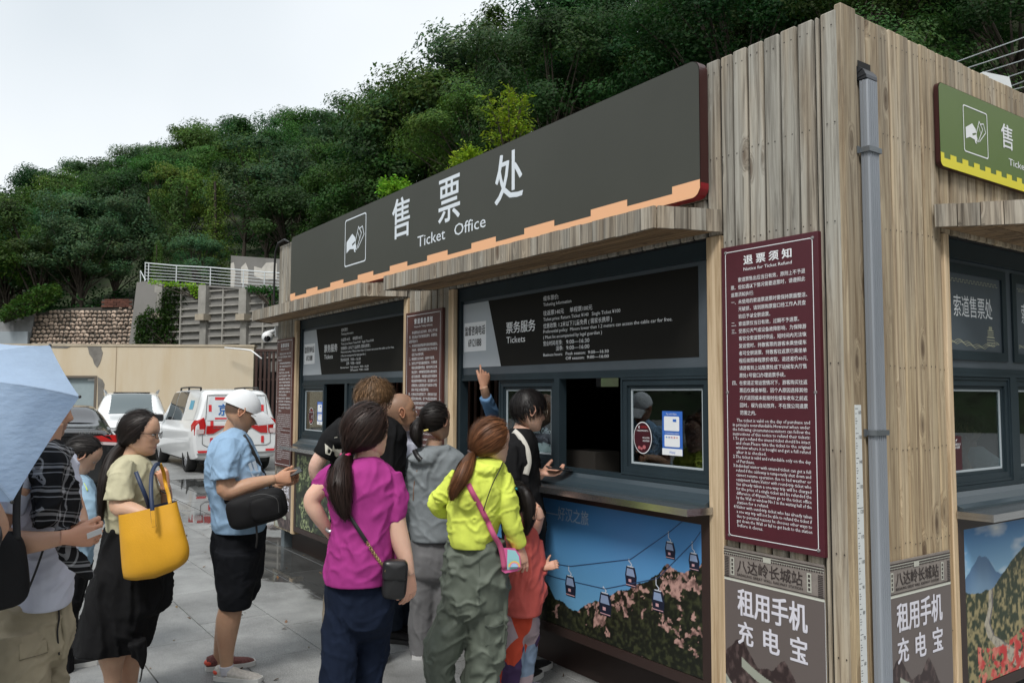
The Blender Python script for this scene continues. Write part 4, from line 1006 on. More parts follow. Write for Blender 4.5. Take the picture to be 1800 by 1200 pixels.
def big_sign(name, label, face, u0, u1, z0, z1, d0, d1, face_m, band_m, side_m, tooth, step, nb, first, zb_, zt_, rad, asym=0):
    s = thing(name, label, 'sign', tuple(AX[face][0]*((u0+u1)/2)+AX[face][1]*z0+AX[face][2]*d1))
    X, Y, N = AX[face]; o = rrect(u0, u1, z0, z1, rad, 6); n = len(o)
    v = [X*a+Y*b+N*d for d in (d0, d1) for a, b in o]
    obj('box', v, [tuple(range(n-1, -1, -1))]+[(i, (i+1) % n, (i+1) % n+n, i+n) for i in range(n)], side_m, s)
    i_ = rrect(u0+.002, u1-.002, z0+.002, z1-.002, rad, 6)
    obj('face', [X*a+Y*b+N*(d1+.001) for a, b in i_], [tuple(range(len(i_)))], face_m, s)
    # crenellated band: a great-wall silhouette along the bottom
    b = MB(); lo = [(a, c) for a, c in i_ if c <= z0+rad+1e-6]
    lo.sort(); a0, a1 = u0+.002, u1-.002
    low = lambda u: (z0+.002 if u0+rad <= u <= u1-rad else z0+.002+rad-sqrt(max(0, rad**2-(rad-min(u-u0, u1-u))**2)))
    us = [a0+(a1-a0)*k/400 for k in range(401)]
    edges = sorted(set(us+[e for e in first if a0 < e < a1])); 
    def up(u):
        k = np.searchsorted(first, u+1e-6); return zt_ if k % 2 == 1 else zb_
    for p, q in zip(edges, edges[1:]):
        m_ = up((p+q)/2); put_poly(b, [(p, low(p)), (q, low(q)), (q, m_), (p, m_)], d1+.002, face, 0)
    b.build('wall_motif_band', band_m, s)
    return s
teeth = []
k = -6.148
x = -6.148-.0; tl = [-6.20, -6.006, -5.697, -5.41, -5.10, -4.805, -4.50, -4.195, -3.892, -3.596, -3.285, -2.99, -2.675, -2.38, -2.068, -1.77, -1.444, -1.154, -.835, -.5]
# box side turns bright red where the band runs round
side = bpy.data.materials.new('sign_side'); side.use_nodes = True; t_ = side.node_tree; b_ = t_.nodes['Principled BSDF']; g_ = node(t_, 'ShaderNodeNewGeometry'); s_ = node(t_, 'ShaderNodeSeparateXYZ'); c_ = node(t_, 'ShaderNodeMath', operation='LESS_THAN'); c_.inputs[1].default_value = 2.672
t_.links.new(g_.outputs['Position'], s_.inputs[0]); t_.links.new(s_.outputs['Z'], c_.inputs[0]); mx_ = node(t_, 'ShaderNodeMix', data_type='RGBA'); mx_.inputs['A'].default_value = (.045, .014, .014, 1); mx_.inputs['B'].default_value = (.26, .012, .02, 1); t_.links.new(c_.outputs[0], mx_.inputs['Factor']); t_.links.new(mx_.outputs['Result'], b_.inputs['Base Color']); b_.inputs['Roughness'].default_value = .35
GREY = mat('grey_sign_film', (.060, .063, .054), .5, var=.07, scale=.8, bump=.04, bscale=250, spec=.22)
PEACH = mat('peach_film', (.86, .47, .26), .5)
KX = lambda x: 1.927+(x-1.927)*1.0173
KZ = lambda z: 1.652+(z-1.652)*1.0173
sg = big_sign('office_sign', 'long grey fascia sign with white characters and a peach crenellated band', 'L', KX(-6.15), KX(-.655), KZ(2.585), KZ(3.252), .012, .07, GREY, PEACH, side, 0, 0, 0, [KX(t) for t in tl], KZ(2.632), KZ(2.668), .055)
tx = MB()
def glyph(mb, ch, u, z, w_, h_, d, face='L', bold=.012):
    co, f = text_vf(ch, 1, bold); x0, x1, y0, y1 = co[:, 0].min(), co[:, 0].max(), co[:, 1].min(), co[:, 1].max()
    X, Y, N = AX[face]; mb.add([X*(u+(c[0]-x0)/(x1-x0)*w_)+Y*(z+(c[1]-y0)/(y1-y0)*h_)+N*(d+c[2]) for c in co], f)
glyph(tx, '售', KX(-3.86), KZ(2.868), .305, .325, .0725); glyph(tx, '票', KX(-3.125), KZ(2.868), .305, .325, .0725); glyph(tx, '处', KX(-2.395), KZ(2.868), .32, .325, .0725)
put_text(tx, 'Ticket', KX(-3.435), KZ(2.752), .0725, size=.12, fit=.417, bold=.004); put_text(tx, 'Office', KX(-2.90), KZ(2.752), .0725, size=.12, fit=.407, bold=.004)
tx.build('lettering', LET, sg); tx = MB(); icon(tx, KX(-4.565), KZ(2.98), 1.017, .071, 'L', .427); tx.build('pictogram', LET, sg)

GREEN = mat('green_sign_film', (.100, .158, .038), .45, var=.06, scale=1.2); YEL = mat('yellow_film', (.72, .64, .045), .5)
gt_ = [.60]+[.715+k*.0555 for k in range(46)]
GY = lambda y: -3.014+(y+3.014)*1.0161
GZ = lambda z: 1.652+(z-1.652)*1.0161
gs = big_sign('office_sign', 'green ticket sign with yellow crenellated edge on the right hand face of the kiosk', 'R', GY(.682), 3.10, GZ(2.70), GZ(3.095), .008, .03, GREEN, YEL, side, 0, 0, 0, [GY(t) for t in gt_], GZ(2.742), GZ(2.766), .03)
tx = MB(); icon(tx, GY(1.02), GZ(2.92), .55, .031, 'R', .232); tx.build('pictogram', WHITEP, gs)
tx = MB()
for i, ch in enumerate('售票处'): glyph(tx, ch, GY(1.28+i*.46), GZ(2.895), .127, .127, .0325, 'R')
put_text(tx, 'Ticket Office', GY(1.352), GZ(2.815), .0325, 'R', size=.052, fit=.42, bold=.004)
tx.build('lettering', WHITEP, gs)

# ticket information boards over the windows
INFO = mat('info_board_black', (.012, .0115, .010), .6, spec=.12)
SILV = mat('silver_film', (.42, .46, .50), .45, .1)
def info_board(off, label, note):
    s = thing('information_board', label, 'sign', (-1.96+off, -.05, 1.84)); d = -.058
    a, b = (-3.078+off, -.838+off); 
    q = MB(); fb(q, 'L', a, b, 1.842, 2.296, -.0598, d); q.build('panel', INFO, s)
    q = MB(); put_poly(q, [(a, 1.8421), (a+.50, 1.8421), (a+.343, 2.2959), (a, 2.2959)], d, 'L', .001); q.build('silver_wedge', SILV, s)
    q = MB(); fb(q, 'L', a+.035, a+.318, 1.955, 2.16, d+.001, d+.003); q.build('paper_note', WHITEP, s)
    q = MB(); put_text(q, '监督咨询电话', a+.045, 2.075, d+.0035, size=.07, fit=.262, bold=.022); put_text(q, '69121888', a+.09, 1.99, d+.0035, size=.075, fit=.17, bold=.022); q.build('note_lettering', mat('black_ink', (.012, .012, .014), .5), s)
    q = MB(); d2 = d+.0025
    def tl_(txt, px, z, size, fit=None, bold=.008): put_text(q, txt, px+off, z, d2, size=size, fit=fit, bold=bold)
    tl_('票务服务', -2.515, 2.062, .082, .325, .014); tl_('Tickets', -2.512, 1.992, .060, .212)
    tl_('缆车票价:', -2.107, 2.238, .034, .155); tl_('Ticketing Information', -2.107, 2.203, .029, .276)
    tl_('往返票140元', -2.107, 2.146, .034, .205); tl_('单程票100元', -1.845, 2.146, .034, .205)
    tl_('Ticket price: Return Ticket ¥140   Single Ticket ¥100', -2.107, 2.110, .029, .704)
    tl_('优惠政策: 1.2米以下儿童免费 ( 需家长携带 )', -2.107, 2.066, .034, .635); tl_('Preferential policy:  Minors lower than 1.2 meters can access the cable car for free.', -2.107, 2.034, .028, 1.095)
    tl_('( Must be accompanied by legal guardian )', -2.107, 1.999, .028, .55)
    tl_('营业时间:旺季:', -2.107, 1.957, .032, .19); tl_('9:00—16:30', -1.88, 1.957, .034, .213)
    tl_('淡季:', -1.98, 1.922, .032, .07); tl_('9:00—16:00', -1.88, 1.922, .034, .213)
    tl_('Business hours:', -2.107, 1.890, .026, .19); tl_('Peak season:  9:00—16:30', -1.885, 1.890, .026, .385); tl_('Off season:  9:00—16:00', -1.885, 1.862, .026, .385)
    q.build('lettering', WHITEP, s); return s
for off, lb in ((0, 'black ticket price board over the right service window, pointed at by a hand'), (-3.14, 'black ticket price board over the left service window')):
    info_board(off, lb, 1)

# notice boards
ZH = ['　　索道票售出后当日有效，原则上不予退', '票。但如遇以下情况需要退票时，请遵照此', '退票须知执行:', '一、未使用的索道票退票时需保持票面整洁、', '　　无破损，请到原购票窗口经工作人员查', '　　验后予以全额退票。', '二、索道票仅当日有效，过期不予退票。', '三、受恶劣天气或设备故障影响，为保障游', '　　客安全索道暂时停运，短时间内无法恢', '　　复运营时，持散客票的游客未乘坐缆车', '　　者可全额退票，持散客往返票已乘坐单', '　　程后按照单程票价收取，退还差价40元,', '　　请游客到上站售票处或下站候车大厅售', '　　票处1号窗口办理退票手续。', '四、在索道正常运营情况下，游客购买往返', '　　票后仅乘坐单程，因个人原因选择其他', '　　方式返回或未能按时在缆车收车之前返', '　　回时，视为自动放弃，不在我公司退票', '　　范围之内。']
EN = ['    The ticket is valid on the day of purchase and', 'in principle nonrefundable.However,when under', 'the following circumstances,visitors can follow the', 'instructions of this notice to refund their tickets:', '1.To get a refund the unused ticket should be intact', '   and clean.Please take the ticket to the original', '   window where it is bought and get a full refund', '   after it is checked.', '2.The ticket is valid and refundable only on the day', '   of Purchase.', '3.Individual visitor with unused ticket can get a full', '   refund if the cableway is temporarily shut down and', '   cannot resume operation due to bad weather or', '   equipment failure.Visitor with round-trip ticket who', '   has already taken a one-way trip will be charged', '   for the price of a single ticket and be refunded the', '   difference of 40yuan.Please go to the ticket office', '   by the Wall or window No.1 in the waiting hall of the', '   station for a refund.', '4.Visitor with ound-trip ticket who has already taken', '   a one way trip will not be able to refund the ticket if', '   due to personal reasons he chooses other ways to', '   get down the Wall or fail to get back to the station', '   before it closes.']
def bodytext(q, u0, wd_, z1, z0, d, res=1):
    n = len(ZH); h1 = (z1-z0)*.565; h2 = (z1-z0)*.435; lh = h1/n
    for i, s in enumerate(ZH):
        sz = wd_/19.6; co, f = text_vf(s, sz*1.06, .007, res=res); X, Y, N = AX['L']; o = X*u0+Y*(z1-lh*(i+.8))+N*d
        q.add(co[:, 0:1]*np.array(X)*.94+co[:, 1:2]*np.array(Y)*1.0+co[:, 2:3]*np.array(N)+np.array(o), f)
    lh = h2/len(EN)
    for i, s in enumerate(EN):
        co, f = text_vf(s, lh*1.02, .0, res=res); full = len(s.strip()) > 42; x = co[:, 0].max() if len(co) else 1
        k = (wd_*.985/x) if full else (wd_*.985/x)*len(s)/51; X, Y, N = AX['L']; o = X*u0+Y*(z1-h1-.010-lh*(i+.8))+N*d
        q.add(co[:, 0:1]*np.array(X)*k+co[:, 1:2]*np.array(Y)+co[:, 2:3]*np.array(N)+np.array(o), f)
BODY = None
def notice(u0, u1, z0, z1, m, title, sub, label, detail=True):
    s = thing('notice_board', label, 'notice board', ((u0+u1)/2, -.02, z0)); d = .027
    MB().box(u0, u1, -d, -.003, z0, z1, .001).build('panel', m, s)
    q = MB(); e = .026; pts = rrect(u0+e, u1-e, z0+e, z1-e, .012, 2); put_strip(q, pts, .0035, d, 'L', True); q.build('border_line', WHITEP, s)
    w_ = u1-u0
    for x, z in ((u0+e, z0+e), (u1-e, z0+e), (u0+e, z1-e), (u1-e, z1-e), (u0+e, (z0+z1)/2), (u1-e, (z0+z1)/2)):
        MB().tube([(x, -d+.001, z), (x, -d-.004, z)], [.0085, .006], 10).build('screw_cap', mat('screw_cap_grey', (.32, .31, .31), .35, .5), s)
    q = MB(); put_text(q, ' '.join(title), u0+w_*.25, z1-.091, d+.0006, size=.046, fit=w_*.5, bold=.03); put_text(q, sub, u0+w_*.25, z1-.122, d+.0006, size=.021, fit=w_*.5, bold=.010)
    bodytext(q, u0+w_*.105, w_*.80, z1-.142, z0+.075, d+.0006, 1 if detail else 1)
    q.build('lettering', WHITEP, s); return s
notice(-.616, -.100, .990, 2.342, MAROON, '退票须知', 'Notice for Ticket Refund', 'maroon refund notice board with white lettering on the timber beside the near corner')
notice(-3.789, -3.219, .93, 2.287, BROWNP, '索道乘坐须知', 'Notice for Taking Cableway', 'brown notice board on the timber pier between the two service windows')
notice(-6.785, -6.292, .885, 2.240, BROWNP, '退票须知', 'Notice for Ticket Refund', 'narrow looking brown notice board at the far left end of the kiosk')

# ------------------------------------------------------------------ printed posters
def poster(name, label, face, u0, u1, z0, z1, d, nx, nz, fn, rough=.35, t=.004, cat='poster'):
    X, Y, N = AX[face]; s = thing(name, label, cat, tuple(X*((u0+u1)/2)+Y*z0+N*d))
    fb(q := MB(), face, u0, u1, z0, z1, d-t, d-.0004); q.build('backing', WHITEP, s)
    U, V = np.meshgrid(np.linspace(0, 1, nx), np.linspace(0, 1, nz)); U = U.ravel(); V = V.ravel()
    P = (u0+(u1-u0)*U)[:, None]*np.array(X)+(z0+(z1-z0)*V)[:, None]*np.array(Y)+np.array(N)*d
    idx = np.arange(nx*nz).reshape(nz, nx); f = np.stack([idx[:-1, :-1], idx[:-1, 1:], idx[1:, 1:], idx[1:, :-1]], -1).reshape(-1, 4)
    me = mesh('print', P, f); set_colors(me, np.clip(fn(U, V), 0, 1)); link('print', me, mat('poster_print', (1, 1, 1), rough, attr='col', spec=.45), s)
    return s
def mixc(a, b, k): k = np.clip(k, 0, 1)[:, None]; return np.asarray(a)*(1-k)+np.asarray(b)*k
def n2(U, V, s, sd_=0): return fbm(np.stack([U*s, V*s, np.full_like(U, sd_)], 1), 4)
def cable_scene(U, V):
    W_, H_ = 2.31, .75; x = U*W_; y = V*H_
    c = mixc(np.full((len(U), 3), 1)*np.array([.16, .40, .62]), np.array([.06, .22, .50]), V*1.1)
    xr = np.array([0, .5, .95, 1.05, 1.15, 1.35, 1.45, 1.62, 1.8, 1.95, 2.08, 2.2, 2.31]); yr = np.array([.30, .24, .26, .22, .15, .12, .17, .26, .33, .40, .50, .47, .55])
    ridge = np.interp(x, xr, yr)+(n2(x, x*0, 14, 2)-.5)*.06
    m_ = y < ridge; hill = mixc(np.full((len(U), 3), 1)*np.array([.010, .012, .007]), np.array([.045, .05, .022]), (n2(x, y, 60, 3)-.47)*4)
    rk = (n2(x, y*1.2, 12, 5) > .56) & (n2(x, y, 44, 8) > .50); rock = mixc(np.full((len(U), 3), 1)*np.array([.50, .30, .26]), np.array([.16, .09, .08]), (n2(x, y, 55, 9)-.42)*4)
    near = (ridge-y < .14) & (n2(x, y, 34, 6) > .51) & (n2(x, y, 9, 46) > .46) & (x > 1.5); rk = rk & (ridge-y < .42) & (x > .9) & (n2(x, y, 14, 16) > .47)
    hill[rk | near] = rock[rk | near]; c[m_] = hill[m_]; return c
def flora(U, V):
    x = U*2.3; y = V*.75; c = mixc(np.full((len(U), 3), 1)*np.array([.012, .018, .010]), np.array([.09, .12, .055]), (n2(x, y, 26, 12)-.47)*4)
    b = n2(x, y, 9, 14) > .58; s = n2(x, y, 60, 15) > .52; c[b & s] = np.array([.34, .40, .20]); return c
def wall_scene(U, V):
    x = U*1.0*1.96; y = V*.72; c = mixc(np.full((len(U), 3), 1)*np.array([.30, .52, .68]), np.array([.04, .20, .46]), (V-.62)*3)
    cl = n2(x*.7, y*2, 5, 20); c = mixc(c, np.array([.75, .78, .80]), (cl-.52)*4*(V > .6))
    far = .50+.05*np.sin(x*9)+(n2(x, x*0, 6, 21)-.5)*.10; m_ = y < far; c[m_] = mixc(np.full((m_.sum(), 3), 1)*np.array([.07, .16, .30]), np.array([.16, .27, .40]), (far-y)[m_]*8)
    h = .42+x*.02+(n2(x, x*0, 4, 22)-.5)*.08+np.clip(x-.28, 0, .5)*.42; m_ = y < h
    g_ = mixc(np.full((len(U), 3), 1)*np.array([.018, .032, .012]), np.array([.30, .25, .12]), (n2(x, y, 46, 23)-.46)*5+(.35-y)*1.0); c[m_] = g_[m_]
    # the wall winding down the ridge
    wy = np.array([.0, .14, .20, .26, .33, .44, .56]); wx = np.array([.62, .34, .235, .20, .24, .25, .50]); cx = np.interp(y, wy, wx); wdth = np.interp(y, wy, [.10, .055, .03, .026, .020, .016, .012])
    k = (np.abs(x-cx) < wdth) & m_; c[k] = mixc(np.full((k.sum(), 3), 1)*np.array([.42, .38, .30]), np.array([.20, .18, .15]), (n2(x, y, 50, 44)[k]-.5)*4); k = (np.abs(x-cx-wdth) < .006) & m_; c[k] = np.array([.12, .11, .12])
    red = (y < .20-.06*np.sin(x*5)) & (x > .10) & (n2(x, y, 34, 25) > .49); c[red] = mixc(np.full((red.sum(), 3), 1)*np.array([.50, .03, .03]), np.array([.62, .22, .16]), (n2(x, y, 40, 26)[red]-.4)*3)
    return c
cp = poster('cable_car_poster', 'blue poster of gondolas on a cableway over a rocky hill, under the right counter', 'L', -3.035, -.78, .31, 1.06, .0015, 470, 150, cable_scene)
q = MB()
def pz(x, z): return x, z
cab = mat('gondola_ink', (.012, .016, .035), .4); ln_ = mat('cable_ink', (.03, .06, .14), .5); wl = mat('gondola_glass_ink', (.25, .33, .5), .4)
def catenary(p): return [(x, z) for x, z in p]
l1 = [(-2.9, .66), (-2.4, .645), (-2.0, .652), (-1.773, .668), (-1.271, .79), (-.987, .972), (-.88, 1.05)]; l2 = [(-2.9, .60), (-2.3, .582), (-1.9, .580), (-1.474, .598), (-1.073, .728), (-.83, .945), (-.785, 1.0)]
put_strip(q, l1, .0035, .0022); put_strip(q, l2, .0035, .0022); q.build('cable_lines', ln_, cp)
for i, (x, z, s, top_) in enumerate(((-1.773, .555, 1.05, .668), (-1.474, .515, 1.1, .598), (-1.271, .70, .95, .79), (-1.073, .615, .95, .728), (-.987, .88, .75, .972), (-.83, .85, .75, .945))):
    q = MB(); w_, h_ = .044*s, .054*s
    put_poly(q, [(x-w_*.75, z+h_), (x+w_*.75, z+h_), (x+w_*1.1, z+h_*.1), (x+w_, z-h_), (x-w_*.8, z-h_), (x-w_, z+h_*.1)], .002); gd = q.build('gondola', cab, cp)
    q = MB(); put_poly(q, [(x-w_*.62, z+h_*.8), (x+w_*.5, z+h_*.8), (x+w_*.8, z+h_*.05), (x-w_*.75, z+h_*.05)], .0028); q.build('windscreen', wl, gd)
    q = MB(); put_poly(q, [(x-w_*.35, z-h_*.25), (x+w_*.15, z-h_*.25), (x+w_*.15, z-h_*.55), (x-w_*.35, z-h_*.55)], .0028); put_poly(q, [(x-w_*.8, z-h_*.82), (x+w_*.9, z-h_*.82), (x+w_*.9, z-h_*.9), (x-w_*.8, z-h_*.9)], .0028); q.build('badge', mat('badge_ink', (.6, .35, .38), .5), gd)
    q = MB(); put_strip(q, [(x-.012*s, top_), (x-.012*s, z+h_*1.55), (x+.01*s, z+h_*1.25), (x, z+h_)], .006*s, .0022); put_strip(q, [(x-w_*.5, z+h_*1.02), (x+w_*.5, z+h_*1.02)], .006, .0024); q.build('hanger', mat('hanger_ink', (.55, .6, .68), .5), gd)
q = MB(); put_text(q, '——好汉之旅', -2.03, .925, .003, size=.085, fit=.42, bold=.012); q.build('lettering', mat('pale_ink', (.34, .46, .60), .5), cp)
poster('flora_poster', 'dark green poster of leaves and blossom under the left counter', 'L', -6.19, -3.92, .31, 1.035, .0015, 200, 70, flora)
poster('great_wall_poster', 'colourful poster of a wall winding along autumn ridges under the right face counter', 'R', .902, 2.80, .31, 1.045, .0015, 420, 170, wall_scene)

TAUPE = mat('taupe_print', (.135, .112, .105), .5, var=.05)
def ruins(U, V):
    x = U; y = V*.58+.19; c = np.full((len(U), 3), 1.)*np.array([.135, .112, .105]); sky_ = c.copy()
    h = np.interp(x, [0, .12, .2, .35, .5, .62, .7, .8, 1], [.44, .50, .50, .40, .42, .47, .42, .33, .30])+(n2(x, x*0, 12, 31)-.5)*.03; m_ = y < h
    g_ = mixc(np.full((len(U), 3), 1)*np.array([.035, .022, .022]), np.array([.13, .09, .085]), (n2(x, y, 30, 32)-.45)*4); c[m_] = g_[m_]
    w_ = np.abs(y-(.40-.10*np.sin((x-.1)*3.0))-.03) < .022; c[w_ & (x > .18) & (x < .68)] = np.array([.34, .36, .30])
    w2 = y < .33-x*.55; c[w2] = np.array([.40, .42, .36]); br = w2 & ((np.floor(y*48) % 2 == 0) | ((x*40 % 3) < .35)) & (n2(x, y, 30, 3) > .5); c[br] = np.array([.30, .31, .27])
    st = w2 & (((y*60) % 4) < .5); c[st] = np.array([.24, .25, .21])
    return c
def rental(face, u0, u1, label, zt=.957, d=.0065):
    zb = zt-1.0+.36; zb = .245; X, Y, N = AX[face]; w_ = u1-u0
    s = poster('rental_poster', label, face, u0, u1, zb, zt-.150, d, 150, 150, lambda U, V: ruins(U, V*1.0))
    ys = zt-.147
    MBq = MB(); fb(MBq, face, u0, u1, ys-.004, ys+.004, d-.004, d+.001); MBq.build('white_rule', mat('cream_ink', (.62, .63, .56), .5), s)
    h = MB(); fb(h, face, u0, u1, ys+.004, zt, d-.004, d); h.build('header', mat('header_ink', (.235, .205, .185), .5, var=.15, scale=20), s)
    dk = mat('dark_ink', (.045, .034, .032), .5); lt = mat('light_ink', (.46, .46, .40), .5)
    q = MB(); q2 = MB()
    for z, t in ((zt-.012, .004), (zt-.024, .003), (zt-.135, .003)): put_strip(q, [(u0, z), (u1, z)], t, d, face); put_strip(q2, [(u0, z-.006), (u1, z-.006)], .003, d, face)
    for i in range(44): a = u0+w_*i/44; put_poly(q, [(a, zt-.030), (a+w_*.012, zt-.030), (a+w_*.012, zt-.037), (a, zt-.037)], d, face)
    for a in (u0+.004, u1-.028):
        for i in range(13): put_poly(q, [(a, zt-.045-i*.0075), (a+.024, zt-.045-i*.0075), (a+.024, zt-.0488-i*.0075), (a, zt-.0488-i*.0075)], d+.0003, face)
    for a in (u0+w_*.072, u1-w_*.155):
        put_poly(q2, [(a, zt-.045), (a+w_*.042, zt-.045), (a+w_*.042, zt-.125), (a, zt-.125)], d+.0004, face)
        for i in range(4): put_poly(q, [(a+.006, zt-.052-i*.018), (a+w_*.042-.006, zt-.052-i*.018), (a+w_*.042-.006, zt-.064-i*.018), (a+.006, zt-.064-i*.018)], d+.0009, face)
    put_poly(q2, [(u0+w_*.42, zt-.018), (u0+w_*.50, zt-.018), (u0+w_*.50, zt-.040), (u0+w_*.42, zt-.040)], d+.0006, face)
    put_text(q, '八达岭长城站', u0+w_*.145, zt-.100, d+.0022, face, size=.062, fit=w_*.66, bold=.012); put_text(q, 'BADALING GREAT WALL RAILWAY STATION', u0+w_*.145, zt-.122, d+.0022, face, size=.016, fit=w_*.66, bold=.012)
    q.build('header_lettering', dk, s); q2.build('header_trim', lt, s)
    q = MB(); put_text(q, '租用手机', u0+w_*.145, zt-.285, d+.002, face, size=.128, fit=w_*.70, bold=.028)
    for i, ch in enumerate('充电宝'): glyph(q, ch, u0+w_*(.145+.265*i), zt-.425, w_*.165, .105, d+.002, face, .028)
    q.build('lettering', mat('lilac_white_ink', (.70, .69, .76), .5), s); return s
rental('L', -.640, -.118, 'taupe phone power bank poster with white characters under the maroon notice board')
rental('R', .232, .760, 'taupe phone power bank poster on the right face, partly behind the downpipe')
rental('L', -3.775, -3.20, 'taupe power bank poster on the pier under the middle notice board', .90)
rental('L', -6.79, -6.29, 'taupe power bank poster at the far left end of the kiosk', .865)

# height ruler beside the corner
hr_ = thing('height_ruler', 'white height measuring strip with black marks stuck on the corner board', 'ruler', (.012, .03, .2))
fb(q := MB(), 'R', .031, .075, .15, 1.615, .0125, .0145); q.build('strip', mat('ruler_white', (.62, .64, .63), .5, var=.04), hr_)
q = MB()
for c_m in range(20, 161):
    z = c_m/100; ln = .020 if c_m % 10 == 0 else (.014 if c_m % 5 == 0 else .009); t = .0022
    if c_m == 120: ln = .04
    if c_m % 2 == 0 or c_m % 5 == 0: put_poly(q, [(.032, z-t/2), (.032+ln, z-t/2), (.032+ln, z+t/2), (.032, z+t/2)], .0148, 'R', .0004)
for c_m in range(20, 161, 10): put_text(q, str(c_m), .0535, c_m/100-.022, .0155, 'R', size=.020, fit=.0195 if c_m >= 100 else .014)
q.build('markings', mat('black_ink', (.012, .012, .014), .5), hr_)

# window stickers
def sticker(u, z, label, sc_=1, dd=-.066):
    s = thing('window_sticker', label, 'sticker', (u, -dd, z)); d = dd
    w_, h_ = .140*sc_, .225*sc_
    q = MB(); fb(q, 'L', u, u+w_, z, z+h_, d-.001, d); q.build('sheet', mat('sticker_blue', (.035, .14, .52), .4), s)
    q = MB(); put_poly(q, [(u, z), (u+w_, z), (u+w_, z+h_*.15), (u, z+h_*.15)], d)
    put_poly(q, rrect(u+w_*.12, u+w_*.88, z+h_*.19, z+h_*.46, .006, 3), d); put_poly(q, rrect(u+w_*.10, u+w_*.86, z+h_*.55, z+h_*.88, .006, 3), d); q.build('white_panels', WHITEP, s)
    q = MB(); put_text(q, 'Pay with Alipay', u+w_*.22, z+h_*.92, d+.002, size=.012, fit=w_*.52); put_text(q, 'or your banks e-wallets', u+w_*.16, z+h_*.488, d+.002, size=.010, fit=w_*.68); q.build('white_lettering', WHITEP, s)
    q = MB(); put_text(q, 'Alipay', u+w_*.36, z+h_*.045, d+.002, size=.018, fit=w_*.3)
    put_poly(q, [(u+w_*.55, z+h_*.76), (u+w_*.72, z+h_*.76), (u+w_*.72, z+h_*.82), (u+w_*.55, z+h_*.82)], d+.001); q.build('blue_lettering', mat('sticker_blue', (.035, .14, .52), .4), s)
    for j, col in enumerate(((.02, .2, .6), (.05, .05, .35), (.4, .02, .25), (.6, .05, .06), (.7, .25, .25))):
        q = MB(); x = u+w_*(.2+.13*j); put_poly(q, [(x, z+h_*.39), (x+w_*.06, z+h_*.39), (x+w_*.06, z+h_*.42), (x, z+h_*.42)], d+.001); q.build('app_mark', mat('app_ink_%s' % 'abcde'[j], col, .5), s)
def disc(u, z, label, r=.068, dd=-.066):
    s = thing('window_sticker', label, 'sticker', (u, -dd, z)); d = dd; pts = [(u+r*cos(2*pi*k/32), z+r*1.25*sin(2*pi*k/32)) for k in range(32)]
    q = MB(); put_poly(q, pts, d, 'L', 0); q.build('rim', WHITEP, s); q = MB(); put_poly(q, [(u+(a-u)*.94, z+(b-z)*.94) for a, b in pts], d, 'L', .001); q.build('disc', mat('disc_maroon', (.05, .006, .012), .4), s)
    q = MB(); put_text(q, '八达岭缆车', u-r*.3, z+r*.78, d+.002, size=.012, fit=r*.9); q.build('red_lettering', mat('red_ink', (.55, .03, .03), .5), s)
    q = MB(); put_text(q, '大家都在用的微信购票平台', u-r*.65, z+r*.50, d+.002, size=.010, fit=r*1.3); put_text(q, '扫码关注购票', u+r*.02, z-r*.05, d+.002, size=.011, fit=r*.75); put_text(q, '游览更便捷', u+r*.02, z-r*.28, d+.002, size=.010, fit=r*.75)
    put_poly(q, [(u-r*.28, z+r*.95), (u-r*.42, z+r*.88), (u-r*.42, z+r*.76), (u-r*.28, z+r*.70), (u-r*.35, z+r*.82)], d+.001); q.build('lettering', WHITEP, s)
    q = MB()
    for a, b, c in ((-.35, -.78, .12), (-.1, -.85, .1), (.2, -.72, .14)): put_poly(q, [(u+r*a+r*c*cos(t)*1.4, z+r*b+r*c*sin(t)*1.2) for t in np.linspace(0, 5.5, 7)], d+.001)
    q.build('cloud_motif', mat('pink_ink', (.42, .12, .13), .5), s)
sticker(-1.10, 1.345, 'blue and white payment sticker on the glass of the right service window')
disc(-1.245, 1.425, 'round maroon sticker on the glass of the right service window')
sticker(-5.83, 1.35, 'blue and white payment sticker on the glass of the far left window'); disc(-5.99, 1.43, 'round maroon sticker on the glass of the far left window')
# notice and leaflets behind the glass of the middle light
s = thing('window_notice', 'black printed notice behind the glass beside the man in black', 'notice', (-2.3, .09, 1.3)); d = -.092
fb(q := MB(), 'L', -2.50, -2.06, 1.36, 1.66, d-.002, d); q.build('sheet', INFO, s)
q = MB(); put_text(q, '人工售票', -2.50, 1.50, d+.001, size=.075, fit=.27, bold=.014); put_text(q, 'Ticket Office', -2.30, 1.41, d+.001, size=.05, fit=.235, bold=.01); q.build('lettering', WHITEP, s)
for i, x in enumerate((-2.30, -2.22, -2.15)):
    o = MB().box(-.04, .04, -.001, .001, 0, .10).build('leaflet', WHITEP); o.location = (x, .10, 1.245+.003*i); o.rotation_euler = (0, .25*(i-1), .3*(i-1)); tag(o, ('left', 'middle', 'right')[i]+' one of three white leaflets leaning inside the glass by the man in black', 'leaflet', 'leaflets inside the middle window')
